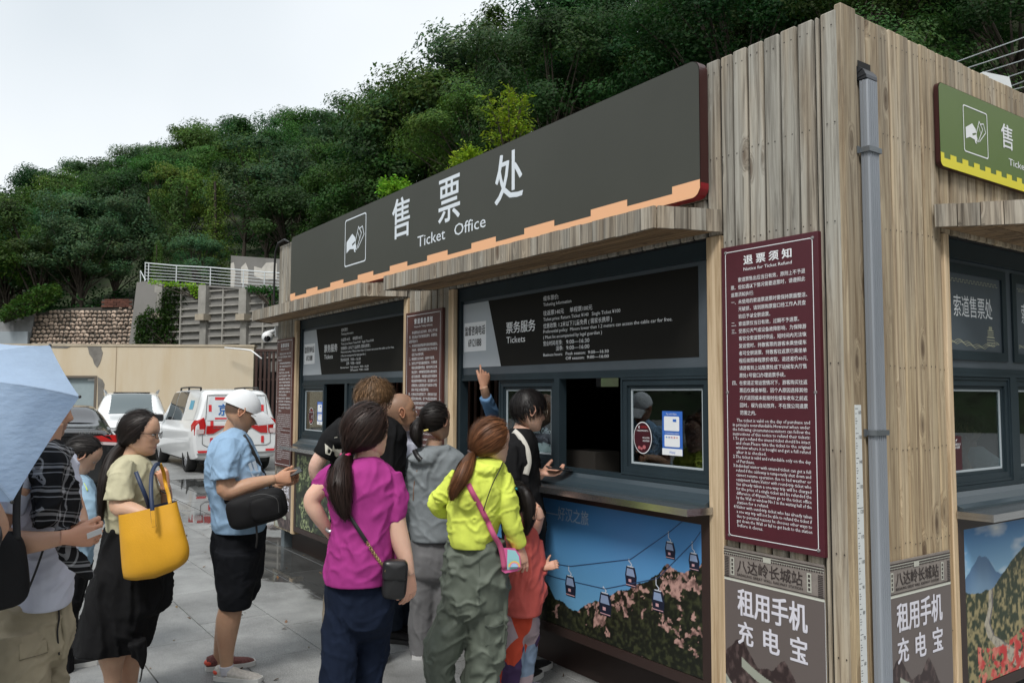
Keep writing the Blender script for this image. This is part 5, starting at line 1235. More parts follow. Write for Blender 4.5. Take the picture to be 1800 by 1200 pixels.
# side face: lettering on the upper panes and a small notice
def cablew(a, b, label):
    s = thing('window_lettering', label, 'window sign', (0, (a+b)/2, 2.0)); d = -.0605; q = MB(); w_ = b-a
    put_text(q, '索道售票处', a+w_*.13, 2.050, d, 'R', size=.115, fit=w_*.72, bold=.014); put_text(q, 'Cableway Ticket Office', a+w_*.14, 1.985, d, 'R', size=.044, fit=w_*.70, bold=.01); q.build('lettering', WHITEP, s)
    q = MB(); pts = []; n = 14
    for i in range(n):
        x0 = a+.02+(w_-.04)*i/n; x1 = a+.02+(w_-.04)*(i+.5)/n; x2 = a+.02+(w_-.04)*(i+1)/n; pts += [(x0, 2.226), (x1, 2.226), (x1, 2.212), (x2, 2.212)]
    put_strip(q, pts, .0022, d, 'R')
    xs = np.linspace(a+.02, b-.02, 60)
    for off in (0, .008, .016):
        put_strip(q, [(x, 1.895+off*.8+.012*abs(sin((x-a)*34+off*60))+.010*sin((x-a)*15)+(.0)) for x in xs], .0022, d, 'R')
    tx_ = a+w_*.80
    for z0, z1, hw in ((1.91, 1.95, .040), (1.955, 1.985, .030), (1.988, 2.003, .016)):
        for k in np.linspace(z0, z1, 4): put_strip(q, [(tx_-hw, k), (tx_+hw, k)], .004, d, 'R')
    q.build('line_drawing', mat('cream_line', (.42, .42, .30), .5), s, kind='stuff')
cablew(.93, 1.475, 'white cableway ticket office lettering on the first upper pane of the right face'); cablew(1.655, 2.145, 'white cableway lettering on the second upper pane of the right face')
s = thing('window_notice', 'small maroon scan notice in the lower left of the right face window', 'notice', (-.06, .9, 1.3)); fb(q := MB(), 'R', .948, 1.06, 1.296, 1.46, -.073, -.0715); q.build('sheet', mat('disc_maroon', (.05, .006, .012), .4), s)
q = MB(); put_text(q, '欢迎使用微信支付', .957, 1.415, -.0705, 'R', size=.013, fit=.093); put_text(q, '扫码购票', .965, 1.400, -.0705, 'R', size=.014, fit=.076); put_strip(q, [(1.0, 1.44), (1.012, 1.445), (1.0, 1.432)], .003, -.0707, 'R'); q.build('lettering', WHITEP, s)

# security camera on the left end
sc_ = thing('security_camera', 'white dome security camera on a bracket at the left end of the kiosk', 'camera', (-6.86, .0, 2.28))
wp = mat('camera_white', (.75, .77, .78), .3); C0 = at(470, 592, 9.1); 
MB().tube([at(487, 577, 9.25), at(486, 582, 9.15), at(474, 584, 9.1), at(468, 586, 9.1)], [.03, .028, .024, .024], 8).build('arm', wp, sc_, smooth=True)
MB().box(-6.90, -6.86, -.02, .05, 2.28, 2.40, .005).build('mount', wp, sc_)
def ball(c, r, nseg=20, sz=1):
    v = []; f = []; n = nseg
    for j in range(n+1):
        for i in range(n): a = 2*pi*i/n; p = pi*j/n; v.append((c[0]+r*sin(p)*cos(a), c[1]+r*sin(p)*sin(a), c[2]+r*sz*cos(p)))
    for j in range(n):
        for i in range(n): f.append((j*n+i, j*n+(i+1) % n, (j+1)*n+(i+1) % n, (j+1)*n+i))
    return v, f
bl = obj('dome', *ball(C0, .062), wp, sc_, smooth=True)
q = MB(); c2 = C0+(CAM-C0).normalized()*.030+Vector((0, 0, -.014)); obj('lens', *ball(c2, .040, 16, 1.05), mat('lens_black', (.008, .008, .01), .1), bl, smooth=True)
# white box on the roof
B0 = at(1738, 140, 5.35)
bx = thing('roof_unit', 'white metal equipment box standing on the kiosk roof behind the green sign', 'equipment box', (B0.x, B0.y, 3.175))
pl = [(-.13, 0), (.13, 0), (.13, .50), (.115, .59), (-.03, .66), (-.13, .605)]
MB().add([], []); q = MB(); 
r0, a0 = basis(1742)
v = [Vector((B0.x, B0.y, 3.175))+r0*x+a0*y+Vector((0, 0, z*.93)) for y in (0, .2) for x, z in pl]; n = 6
bo = obj('casing', v, [tuple(range(n)), tuple(range(2*n-1, n-1, -1))]+[(i, i+n, (i+1) % n+n, (i+1) % n) for i in range(n)], mat('casing_white', (.60, .63, .64), .45, var=.06), bx)
c3 = Vector((B0.x, B0.y, 3.175))-a0*.004
for x0, x1, z0, z1 in ((.05, .09, .40, .43), (-.02, .10, .47, .48), (.0, .02, .52, .54)):
    v = [c3+r0*x+Vector((0, 0, z)) for z in (z0, z1) for x in (x0, x1)]; obj('vent', v, [(0, 1, 3, 2)], mat('vent_grey', (.2, .22, .23), .5), bo)
# the folded paper on the right face counter is hidden; the paper leaflet hook
# ------------------------------------------------------------------ parked cars
def smooth_interp(xs, ys, x):
    xs = np.asarray(xs, float); ys = np.asarray(ys, float); m = np.gradient(ys, xs); 
    # monotone-ish hermite
    d = np.diff(ys)/np.diff(xs); 
    for i in range(len(xs)):
        if 0 < i < len(xs)-1: m[i] = 0 if d[i-1]*d[i] <= 0 else 2*d[i-1]*d[i]/(d[i-1]+d[i])
        elif i == 0: m[i] = d[0]
        else: m[i] = d[-1]
    k = np.clip(np.searchsorted(xs, x)-1, 0, len(xs)-2); h = xs[k+1]-xs[k]; t = (x-xs[k])/h
    return (2*t**3-3*t**2+1)*ys[k]+(t**3-2*t**2+t)*h*m[k]+(-2*t**3+3*t**2)*ys[k+1]+(t**3-t**2)*h*m[k+1]
class Car:
    def __init__(s, st):
        # st rows: y, zb, zs, zt, wb, ws, wt, lean
        s.st = np.array(st, float); s.y = s.st[:, 0]
    def sec(s, y):
        zb, zs, zt, wb, ws, wt, ln = [float(smooth_interp(s.y, s.st[:, i], np.array([y]))[0]) for i in range(1, 8)]
        zm = zb+(zs-zb)*.5
        P = [(0, zb), (wb*.8, zb), (wb*.97, zb+.03), (wb, zb+.12), (ws+.01, zm), (ws+.012, zs-.16), (ws, zs-.03), (ws-.03, zs+.01), (ws-.05+(wt-ws+.05)*.33, zs+(zt-zs)*.33), (ws-.05+(wt-ws+.05)*.72, zs+(zt-zs)*.70), (wt, zt-.075), (wt-.06, zt-.028), (wt*.75, zt-.012), (0, zt)]
        return P, zs, ln
    def pt(s, y, t):
        P, zs, ln = s.sec(y); i = min(int(t), len(P)-2); f = t-i; x = P[i][0]+(P[i+1][0]-P[i][0])*f; z = P[i][1]+(P[i+1][1]-P[i][1])*f
        return Vector((x, y+max(0, z-zs)*ln, z))
    def body(s, n=46):
        ys = np.linspace(s.y[0], s.y[-1], n); ys = sorted(set(list(ys)+list(s.y))); v = []; f = []
        for y in ys:
            P, zs, ln = s.sec(y); ring = [(x, y+max(0, z-zs)*ln, z) for x, z in P]+[(-x, y+max(0, z-zs)*ln, z) for x, z in P[-2:0:-1]]
            v += ring
        k = len(ring); 
        for i in range(len(ys)-1):
            for j in range(k): f.append((i*k+j, i*k+(j+1) % k, (i+1)*k+(j+1) % k, (i+1)*k+j))
        for b in (0, (len(ys)-1)*k):
            for j in range(1, 13): f.append((b+j, b+j+1, b+k-j-1, b+k-j) if j < 12 else (b+j, b+j+1, b+k-j))
            f.append((b, b+1, b+k-1))
        return v, f
    def patch(s, y0, y1, t0, t1, side, n=10, off=.006, slant0=0, slant1=0):
        v = []; f = []; m = 5
        for i in range(n+1):
            for j in range(m+1):
                b = j/m; a0 = y0+slant0*b; a1 = y1+slant1*b; y = a0+(a1-a0)*i/n; t = t0+(t1-t0)*b; p = s.pt(y, t)
                v.append((side*(p.x+off), p.y, p.z+off*.3))
        for i in range(n):
            for j in range(m): a = i*(m+1)+j; f.append((a, a+1, a+m+2, a+m+1))
        return v, f
def wheel(parent, x, y, r, w_=.2, side=1):
    o = bpy.data.objects.new('wheel', None); C.objects.link(o); o.parent = parent; o.location = (x, y, r)
    me = MB(); prof = [(r*.66, -w_/2), (r*.93, -w_/2), (r, -w_*.36), (r, w_*.36), (r*.93, w_/2), (r*.66, w_/2)]; n = 28; v = []; f = []
    for k in range(n):
        a = 2*pi*k/n
        for rr, xx in prof: v.append((xx, rr*cos(a), rr*sin(a)))
    m = len(prof)
    for k in range(n):
        for j in range(m-1): f.append((k*m+j, k*m+j+1, ((k+1) % n)*m+j+1, ((k+1) % n)*m+j))
    obj('tyre', v, f, mat('tyre_rubber', (.012, .012, .012), .75), o, True)
    rm = MB(); sx = side*w_*.32
    rm.tube([(sx*.2, 0, 0), (sx*.35, 0, 0)], [r*.67, r*.67], 24); 
    for k in range(10):
        a = 2*pi*k/10; rm.tube([(sx, r*.10*cos(a), r*.10*sin(a)), (sx*1.05, r*.66*cos(a), r*.66*sin(a))], [(.028, .02), (.018, .014)], 6)
    rm.tube([(sx*.8, 0, 0), (sx*1.15, 0, 0)], [r*.16, r*.12], 12)
    n = 28; v = []; f = []
    for k in range(n):
        a = 2*pi*k/n; v += [(sx*1.15, r*.69*cos(a), r*.69*sin(a)), (sx*1.15, r*.63*cos(a), r*.63*sin(a)), (sx*.3, r*.62*cos(a), r*.62*sin(a))]
    for k in range(n):
        for j in range(2): f.append((k*3+j, k*3+j+1, ((k+1) % n)*3+j+1, ((k+1) % n)*3+j))
    rm.add(v, f); rm.build('rim', mat('alloy_rim', (.5, .51, .53), .3, .8), o)
    return o
CG = mat('car_glass', (.012, .015, .018), .03, spec=.9)
CPW = mat('white_car_paint', (.74, .76, .77), .25, coat=.6, var=.02, scale=2); CPB = mat('black_car_paint', (.010, .010, .011), .2, coat=.7)
BLK = mat('black_plastic', (.015, .015, .016), .4)
LRED = mat('tail_lamp_red', (.45, .012, .012), .12, spec=.8); LCLR = mat('tail_lamp_clear', (.6, .5, .5), .12, spec=.8); TAPE = mat('reflective_red', (.62, .03, .035), .35)
def arch(body, spots, r):
    """cut the wheel openings"""
    mb = MB(); 
    for x, y in spots: mb.tube([(x-.16, y, r), (x+.30*(1 if x > 0 else -1)+.0, y, r)] if x > 0 else [(x-.3, y, r), (x+.16, y, r)], [r*1.22, r*1.22], 28)
    c = obj('cutter', mb.v, mb.f, None); m = body.modifiers.new('b', 'BOOLEAN'); m.operation = 'DIFFERENCE'; m.object = c; m.solver = 'EXACT'
    dg = bpy.context.evaluated_depsgraph_get(); dg.update(); me = bpy.data.meshes.new_from_object(body.evaluated_get(dg))
    if len(me.polygons) > 100: 
        body.modifiers.clear(); body.data = me
    else: body.modifiers.clear()
    bpy.data.objects.remove(c)
def autosmooth(o, ang=35):
    o.data.polygons.foreach_set('use_smooth', np.ones(len(o.data.polygons), dtype=bool))
    try: o.data.set_sharp_from_angle(angle=radians(ang))
    except Exception: pass
def place_car(name, label, pos, fwd):
    o = thing(name, label, 'car' if 'van' not in name else 'van', (pos.x, pos.y, 0), world=False, rz=math.atan2(-fwd.x, fwd.y)); return o
FH = Vector((fw.x, fw.y, 0)).normalized(); RH = Vector((FH.y, -FH.x, 0))
# ---- white van (rear three-quarter)
vf = (RH*-.56+FH*.83).normalized()
vr = vf.cross(Vector((0, 0, 1))).normalized()
rw_ = at(330, 829, 17.2); pos = Vector((rw_.x, rw_.y, 0)) - vf*.75 + vr*.80
van = place_car('white_van', 'white van with red reflective tape and blue characters on its tailgate', pos, vf)
vc = Car([(0.0, .34, 1.02, 1.66, .78, .82, .60, .17), (.05, .30, 1.02, 1.70, .83, .855, .64, .17), (.35, .26, 1.02, 1.74, .85, .87, .66, .05), (1.6, .24, 1.0, 1.76, .86, .88, .67, 0), (2.9, .24, .98, 1.73, .86, .88, .66, 0), (3.35, .24, .97, 1.62, .86, .87, .62, -.2), (3.9, .24, .96, 1.12, .86, .86, .66, 0), (4.45, .28, .86, .98, .82, .83, .68, 0), (4.6, .34, .70, .78, .70, .72, .6, 0)])
v, f = vc.body(); bo = obj('body', v, f, CPW, van); arch(bo, [(.80, .78), (-.80, .78), (.80, 3.62), (-.80, 3.62)], .31); autosmooth(bo)
for x, y in ((.76, .78), (-.76, .78), (.76, 3.62), (-.76, 3.62)): wheel(van, x, y, .31, .2, 1 if x > 0 else -1)
MB().box(-.7, .7, .2, 4.2, .2, .42).build('underbody', BLK, van)
for sd_ in (-1, 1):
    v, f = vc.patch(1.35, 2.28, 7.25, 10.1, sd_); obj('window', v, f, CG, van, True); v, f = vc.patch(2.34, 3.02, 7.25, 10.1, sd_, slant1=-.12); obj('window', v, f, CG, van, True)
    v, f = vc.patch(.30, 1.18, 7.3, 9.9, sd_, off=.004); obj('rear_side_panel', v, f, mat('pale_van_film', (.66, .69, .70), .2, coat=.4), van, True)
    m_ = MB(); m_.tube([(sd_*.86, 3.15, 1.06), (sd_*1.0, 3.1, 1.08)], .025, 6); m_.box(sd_*.97-.10, sd_*.97+.10, 3.0, 3.1, 1.0, 1.17, .03); m_.build('mirror', BLK, van)
    m_ = MB(); pts = [vc.pt(y, 10.6) for y in np.linspace(.6, 2.5, 8)]; m_.tube([(sd_*(p.x-.02), p.y, p.z+.075) for p in pts], .018, 6)
    for q_ in (0, 4, 7): p = pts[q_]; m_.tube([(sd_*(p.x-.02), p.y, p.z), (sd_*(p.x-.02), p.y, p.z+.075)], .02, 6)
    m_.build('roof_rail', BLK, van)
    v, f = vc.patch(.28, 3.3, 4.2, 4.5, sd_, off=.006, n=20); obj('side_crease', v, f, CPW, van, True)
def ry(z, zs=1.02, ln=.17): return max(0, z-zs)*ln-.012
def rear_poly(mb, pts, d=.0, zs=1.02, ln=.17): n = len(pts); mb.add([(x, ry(z, zs, ln)-d, z) for x, z in pts], [tuple(range(n))]); return mb
rear_poly(m_ := MB(), [(-.62, 1.10), (.62, 1.10), (.56, 1.55), (.5, 1.6), (-.5, 1.6), (-.56, 1.55)]); gl = m_.build('rear_window', mat('filmed_glass', (.60, .65, .68), .15, coat=.5, var=.08, scale=6), van)
m_ = MB()
for x0, x1, z0, z1 in ((-.45, -.15, 1.52, 1.58), (-.05, .35, 1.54, 1.59), (-.58, -.52, 1.28, 1.42), (-.46, -.22, 1.12, 1.155), (.1, .4, 1.12, 1.155), (.50, .56, 1.28, 1.42), (-.55, -.49, .98, 1.09), (-.55, -.49, .62, .74), (.50, .56, .62, .76), (.18, .36, .50, .54)): rear_poly(m_, [(x0, z0), (x1, z0), (x1, z1), (x0, z1)], .004)
m_.build('reflective_tape', TAPE, van, kind='stuff')
m_ = MB()
def car_text(mb, s, x, z, h, wd_, d=.01, bold=.02):
    co, f = text_vf(s, 1, bold); x0, x1, y0, y1 = co[:, 0].min(), co[:, 0].max(), co[:, 1].min(), co[:, 1].max()
    mb.add([(x+(c[0]-x0)/(x1-x0)*wd_, ry(z+(c[1]-y0)/(y1-y0)*h)-d-c[2], z+(c[1]-y0)/(y1-y0)*h) for c in co], f)
BL_ = mat('plate_blue_print', (.02, .13, .42), .5)
car_text(m_, '京', -.39, 1.20, .24, .21); car_text(m_, 'FF', -.14, 1.215, .20, .34); car_text(m_, '8162', .26, 1.215, .20, .30) if 0 else None
m_.build('lettering', BL_, van)
m_ = MB(); rear_poly(m_, [(-.50, .925), (-.14, .925), (-.14, .945), (-.50, .945)], .004)
mm = MB(); car_text(mm, '东风风行', -.5, .93, .03, .34, .01, .02); mm.build('badge', mat('chrome', (.5, .5, .5), .2, .9), van)
for sd_ in (-1, 1):
    def X_(pts): return [(sd_*x, z) for x, z in (pts if sd_ > 0 else pts)]
    m_ = MB(); v = []; 
    poly_ = [(.855, .80), (.66, .82), (.64, 1.0), (.68, 1.16), (.80, 1.10), (.86, 1.0)]; 
    vv = [(sd_*x, -.02 if x < .8 else .02, z) for x, z in poly_]+[(sd_*(x+(.022 if x > .7 else 0)), (.05 if x < .8 else .22), z) for x, z in poly_]; n = 6
    m_.add(vv, [tuple(range(n))]+[(i, (i+1) % n, (i+1) % n+n, i+n) for i in range(n)]); m_.build('tail_lamp', LRED, van)
    m_ = MB(); m_.add([(sd_*x, -.024, z) for x, z in ((.82, .82), (.68, .83), (.67, .92), (.82, .92))], [(0, 1, 2, 3)]); m_.build('tail_lamp_lens', LCLR, van)
    m_ = MB(); m_.add([(sd_*x, -.018, z) for x, z in ((.63, .82), (.48, .83), (.27, .955), (.25, .985), (.62, .99))], [(0, 1, 2, 3, 4)]); m_.build('tail_lamp_inner', LRED, van)
    m_ = MB(); m_.add([(sd_*x, -.02, z) for x, z in ((.78, .44), (.60, .44), (.60, .485), (.80, .485))], [(0, 1, 2, 3)]); m_.build('bumper_reflector', TAPE, van)
MB().box(-.8, .8, -.03, .0, .40, .43).build('bumper_seam', mat('panel_gap', (.2, .2, .2), .5), van)
for pts in ([(-.70, .62), (-.70, 1.08), (-.64, 1.14), (-.60, 1.62), (.60, 1.62), (.64, 1.14), (.70, 1.08), (.70, .62), (.62, .57), (-.62, .57), (-.70, .62)],):
    m_ = MB()
    for a, b in zip(pts, pts[1:]): m_.tube([(a[0], ry(a[1])+.004, a[1]), (b[0], ry(b[1])+.004, b[1])], .007, 4)
    m_.build('tailgate_seam', mat('panel_gap', (.2, .2, .2), .5), van)
MB().box(.03, .28, -.015, .0, .93, .98).build('tailgate_handle', BLK, van)
m_ = MB(); v, f = vc.patch(.62, .95, 8.2, 8.9, -1, off=.009); obj('side_sticker', v, f, mat('sticker_cyan', (.10, .35, .5), .4), van, True)

# ---- black sedan (rear)
pos = at(98, 830, 12.1); sf = basis(112)[1]
sed = place_car('black_sedan', 'black sedan parked with its rear and red tail lamp towards the queue', Vector((pos.x, pos.y, 0)), sf)
s2 = Car([(0, .36, .86, 1.06, .80, .84, .66, 0), (.08, .28, .90, 1.10, .86, .885, .70, 0), (.55, .22, .93, 1.13, .89, .90, .70, 0), (.95, .22, .93, 1.22, .89, .90, .66, 0), (1.55, .22, .93, 1.42, .89, .90, .58, 0), (2.4, .22, .92, 1.45, .89, .90, .58, 0), (3.0, .22, .90, 1.40, .89, .89, .56, 0), (3.6, .22, .88, .98, .88, .88, .66, 0), (4.4, .26, .78, .86, .84, .84, .68, 0), (4.6, .34, .60, .68, .7, .7, .58, 0)])
v, f = s2.body(60); bo = obj('body', v, f, CPB, sed); arch(bo, [(.83, 1.0), (-.83, 1.0), (.83, 3.7), (-.83, 3.7)], .32); autosmooth(bo, 50)
for x, y in ((.80, 1.0), (-.80, 1.0), (.80, 3.7), (-.80, 3.7)): wheel(sed, x, y, .32, .2, 1 if x > 0 else -1)
MB().box(-.7, .7, .3, 4.2, .2, .42).build('underbody', BLK, sed)
def back_glass(car, y0, y1, wf, m, parent, name='rear_window', n=8):
    v = []; f = []
    for i in range(n+1):
        y = y0+(y1-y0)*i/n; P, zs, ln = car.sec(y); wt = P[10][0]; zt = P[-1][1]
        for j in range(9): x = -1+2*j/8; v.append((x*wt*wf, y-.005, zt-.012*abs(x)**2-.03*abs(x)**6+.008))
    for i in range(n):
        for j in range(8): a = i*9+j; f.append((a, a+1, a+10, a+9))
    return obj(name, v, f, m, parent, True)
back_glass(s2, .80, 1.50, .92, mat('sedan_glass', (.05, .05, .055), .04, spec=.9), sed); back_glass(s2, 3.02, 3.5, .92, CG, sed, 'windscreen')
for sd_ in (-1, 1):
    v, f = s2.patch(1.2, 3.2, 7.4, 9.9, sd_); obj('window', v, f, CG, sed, True)
    m_ = MB(); m_.add([(sd_*x, y, z) for x, y, z in ((.42, -.01, .93), (.80, -.0, .90), (.885, .12, .90), (.90, .36, .95), (.89, .30, 1.02), (.84, .02, 1.02), (.45, -.012, 1.0))], [tuple(range(7))]); tl = m_.build('tail_lamp', LRED, sed)
    m_ = MB(); m_.add([(sd_*x, y, z) for x, y, z in ((.46, -.018, .88), (.80, -.008, .855), (.89, .10, .86), (.885, .10, .898), (.80, -.006, .898), (.42, -.016, .925))], [tuple(range(6))]); m_.build('lamp_lens', LCLR, tl)
m_ = MB(); fbx = [(-.22, -.02, .74), (.22, -.02, .74), (.22, -.02, .88), (-.22, -.02, .88)]; m_.add(fbx, [(0, 1, 2, 3)]); pl_ = m_.build('number_plate', mat('plate_blue', (.02, .12, .5), .4), sed)
co, f = text_vf('冀B·H62', .11, .01); co = np.asarray(co); MB().add([(c[0]-.2, -.026-c[2], c[1]+.77) for c in co], f).build('lettering', WHITEP, pl_)
co, f = text_vf('ELANTRA', .055, .015, sp=1.2); MB().add([(c[0]+.28, -.03-c[2], c[1]+1.035) for c in co], f).build('badge', MATS['chrome'], sed)
# ---- white SUV (front three-quarter, behind)
sf = (RH*.42-FH*.9).normalized(); pos = at(228, 800, 23.6)
suv = place_car('white_suv', 'white sport utility car facing the queue, behind the black sedan, with silver roof rails', Vector((pos.x, pos.y, 0)), sf)
s3 = Car([(0.0, .40, 1.0, 1.5, .80, .84, .60, .25), (.06, .32, 1.02, 1.56, .86, .88, .62, .25), (.6, .28, 1.04, 1.64, .90, .91, .64, .05), (1.8, .26, 1.02, 1.68, .90, .92, .66, 0), (2.7, .26, 1.0, 1.63, .90, .92, .64, 0), (3.45, .26, .99, 1.12, .90, .91, .70, 0), (4.2, .30, .93, 1.0, .88, .88, .7, 0), (4.45, .36, .78, .85, .78, .78, .62, 0)])
v, f = s3.body(50); bo = obj('body', v, f, CPW, suv); arch(bo, [(.84, .8), (-.84, .8), (.84, 3.55), (-.84, 3.55)], .35); autosmooth(bo, 45)
for x, y in ((.81, .8), (-.81, .8), (.81, 3.55), (-.81, 3.55)): wheel(suv, x, y, .35, .22, 1 if x > 0 else -1)
MB().box(-.7, .7, .3, 4.1, .24, .46).build('underbody', BLK, suv)
back_glass(s3, 2.72, 3.40, .93, mat('suv_windscreen', (.10, .13, .14), .04, spec=.9), suv, 'windscreen')
MB().box(-.45, .45, 1.2, 2.4, 1.672, 1.684, .004).build('sunroof', CG, suv)
for sd_ in (-1, 1):
    v, f = s3.patch(1.75, 2.75, 7.35, 9.9, sd_, slant1=-.1); obj('window', v, f, CG, suv, True); v, f = s3.patch(.5, 1.65, 7.35, 9.8, sd_); obj('window', v, f, CG, suv, True)
    m_ = MB(); m_.box(sd_*1.0-.11, sd_*1.0+.11, 2.85, 2.97, 1.02, 1.18, .04); m_.build('mirror', CPW, suv)
    m_ = MB(); m_.tube([(sd_*.62, .6, 1.63), (sd_*.66, .9, 1.72), (sd_*.66, 2.3, 1.73), (sd_*.62, 2.6, 1.64)], .02, 6); m_.build('roof_rail', mat('satin_rail', (.5, .52, .54), .3, .8), suv)
    m_ = MB(); m_.add([(sd_*.55, 4.36, .72), (sd_*.80, 4.2, .74), (sd_*.86, 4.0, .84), (sd_*.62, 4.30, .84)], [(0, 1, 2, 3)]); m_.build('headlight', mat('headlight', (.55, .58, .6), .1, spec=.9), suv)
MB().box(-.4, .4, 4.36, 4.46, .55, .76, .01).build('grille', BLK, suv)
# ------------------------------------------------------------------ people: tools
def V3(a): return np.array([a.x, a.y, a.z]) if isinstance(a, Vector) else np.asarray(a, float)
def skin_mat():
    m = mat('skin', (.5, .3, .2), .5, attr='col', sss=.12, bump=.06, bscale=120, spec=.4, var=.07, scale=14); return m
SKIN = skin_mat()
def hair_mat():
    m = mat('hair', (.1, .1, .1), .46, attr='col', spec=.28); return m
HAIR = hair_mat()
def cloth(name, col, rough=.85, **k):
    k.setdefault('var', .12); k.setdefault('scale', 7); return mat(name, col, rough, bump=k.pop('bump', .25), bscale=k.pop('bscale', 420), spec=k.pop('spec', .12), **k)
def catmull(P, n):
    P = np.asarray(P, float); m = len(P); t = np.linspace(0, m-1, n); out = []
    for x in t:
        i = min(int(x), m-2); f = x-i; p0 = P[max(i-1, 0)]; p1 = P[i]; p2 = P[i+1]; p3 = P[min(i+2, m-1)]
        out.append(.5*((2*p1)+(-p0+p2)*f+(2*p0-5*p1+4*p2-p3)*f*f+(-p0+3*p1-3*p2+p3)*f**3))
    return np.array(out)
def interp_keep(xs, rows, x):
    rows = np.asarray(rows, float); return np.array([smooth_interp(xs, rows[:, i], np.array([x]))[0] for i in range(rows.shape[1])])

def head_mesh(M, sc_=1.0, skin=(.45, .27, .18), brow=(.05, .035, .03), lips=(.42, .16, .13), wf=1.0, nose=1.0, ears=True, scalp=None, stubble=0, jaw=1.0, female=False):
    zs = np.array([.119, .116, .110, .100, .085, .065, .045, .03, .02, .012, .004, -.004, -.012, -.02, -.027, -.033, -.038, -.043, -.048, -.053, -.057, -.061, -.065, -.069, -.073, -.078, -.084, -.091, -.098, -.105, -.111, -.116, -.119])
    zf = [.119, .112, .10, .08, .06, .04, .025, .012, .0, -.02, -.04, -.05, -.06, -.07, -.08, -.095, -.105, -.113, -.119]
    yf = [.010, .040, .060, .079, .0875, .091, .091, .087, .084, .084, .084, .086, .087, .083, .0845, .085, .079, .062, .035]
    zb = [.119, .112, .10, .08, .05, .02, -.01, -.04, -.06, -.08, -.10, -.119]; yb = [-.03, -.052, -.070, -.088, -.099, -.101, -.096, -.080, -.060, -.030, .0, .012]
    zw = [.119, .112, .10, .08, .05, .02, -.02, -.05, -.07, -.085, -.098, -.108, -.119]; ww = [.012, .036, .050, .066, .0755, .0775, .0725, .0655, .060*jaw, .052*jaw, .042*jaw, .030*jaw, .014]
    N = 64; v = []; col = []; th = np.linspace(0, 2*pi, N, endpoint=False)
    # finer around the face
    th = th-.35*np.sin(th)
    ip = lambda x, y, z: np.interp(z, x[::-1], y[::-1])
    for z in zs:
        f_, b_, w_ = ip(zf, yf, z), ip(zb, yb, z), ip(zw, ww, z)*wf; yc = -.012 if z > -.06 else -.012+(-.06-z)*.5
        s = np.sin(th); c = np.cos(th); x = w_*np.sign(s)*np.abs(s)**.92; y = np.where(c > 0, yc+(f_-yc)*np.abs(c)**.78, yc+(b_-yc)*np.abs(c)**.95)
        fr = np.clip(c, 0, 1)**.5; ax = np.abs(x); g = lambda q, m, sg: np.exp(-((q-m)/sg)**2)
        np_ = np.interp(z, [-.054, -.050, -.043, -.035, -.027, -.012, .004, .02], [0, .003, .013, .022, .0205, .012, .005, 0])*nose; sn = np.interp(z, [-.05, -.035, -.01, .02], [.0175, .0145, .009, .009])
        y = y+fr*(np_*np.exp(-(x/sn)**2) + .0055*g(z, -.0605, .0042)*np.exp(-(x/.019)**2)+.0065*g(z, -.0715, .005)*np.exp(-(x/.016)**2) - .004*g(z, -.066, .002)*np.exp(-(x/.02)**2)
              - .0085*g(ax, .031, .014)*g(z, .004, .0095) + .0035*g(ax, .028, .018)*g(z, .022, .006) + .004*g(ax, .043, .017)*g(z, -.024, .014) - .003*g(z, -.081, .004)*np.exp(-(x/.02)**2))
        cc = np.tile(np.array(skin), (N, 1))
        lip = fr*(g(z, -.0655, .0075))*np.exp(-(ax/.021)**4); cc = cc*(1-lip[:, None]*.8)+np.array(lips)*lip[:, None]*.8
        bw = fr*np.exp(-((z-(.025-.08*(ax-.028)**1*.1))/.0042)**2)*((ax > .012) & (ax < .047)); cc = cc*(1-bw[:, None]*.85)+np.array(brow)*bw[:, None]*.85
        es = fr*g(ax, .031, .012)*g(z, .004, .006)*.35; cc = cc*(1-es[:, None]*.5)
        ck = fr*g(ax, .045, .02)*g(z, -.025, .02)*.25; cc = cc*(1-ck[:, None])+cc*np.array([1.12, .85, .82])*ck[:, None]
        nt_ = fr*g(ax, .009, .004)*g(z, -.0455, .003)*.7; cc = cc*(1-nt_[:, None])
        if stubble:
            k = stubble*(z < -.045)*(ax > -1)*np.clip((-.04-z)/.02, 0, 1)*(1-lip); cc = cc*(1-k[:, None])+np.array([.11, .08, .07])*k[:, None]
        if scalp is not None and z > -.05:
            hk = np.clip((z-np.interp(y, [-.1, -.03, .02, .05, .062, .08], [-.055, -.03, .025, .05, .08, .105]))/.012, 0, 1)*scalp[3]; cc = cc*(1-hk[:, None])+np.array(scalp[:3])*hk[:, None]
        v.append(np.stack([x, y, np.full(N, z)], 1)); col.append(cc)
    v = np.concatenate(v); col = np.concatenate(col); n = len(zs)
    f = [(i*N+k, (i+1)*N+k, (i+1)*N+(k+1) % N, i*N+(k+1) % N) for i in range(n-1) for k in range(N)]+[tuple(range(N)), tuple(range((n-1)*N, n*N))[::-1]]
    V = [v]; F = list(f); Cc = [col]; o = len(v)
    def addp(pv, pf, c):
        nonlocal o
        V.append(np.array([tuple(p) for p in pv])); F.extend([tuple(i+o for i in q) for q in pf]); Cc.append(np.tile(np.array(c), (len(pv), 1))); o += len(pv)
    if ears:
        for sg in (-1, 1):
            a = np.linspace(0, 2*pi, 15)[:-1]; x0 = .0745*wf
            pts = [(sg*(x0+.006+.006*max(0, -cos(t+.3))), -.010-.017*cos(t)*(1 if sin(t) > -.2 else .7)*1.0, .002+.030*sin(t)) for t in a]
            pv, pf = tube_vf(pts+[pts[0]], .0052, 7); addp(pv, pf, np.array(skin)*np.array([1.05, .9, .88]))
            pv, pf = ball((0, 0, 0), 1, 10); pv = [(sg*(x0+.002)+p[0]*.006, -.009+p[1]*.014, .003+p[2]*.024) for p in pv]; addp(pv, pf, np.array(skin)*np.array([.7, .55, .5]))
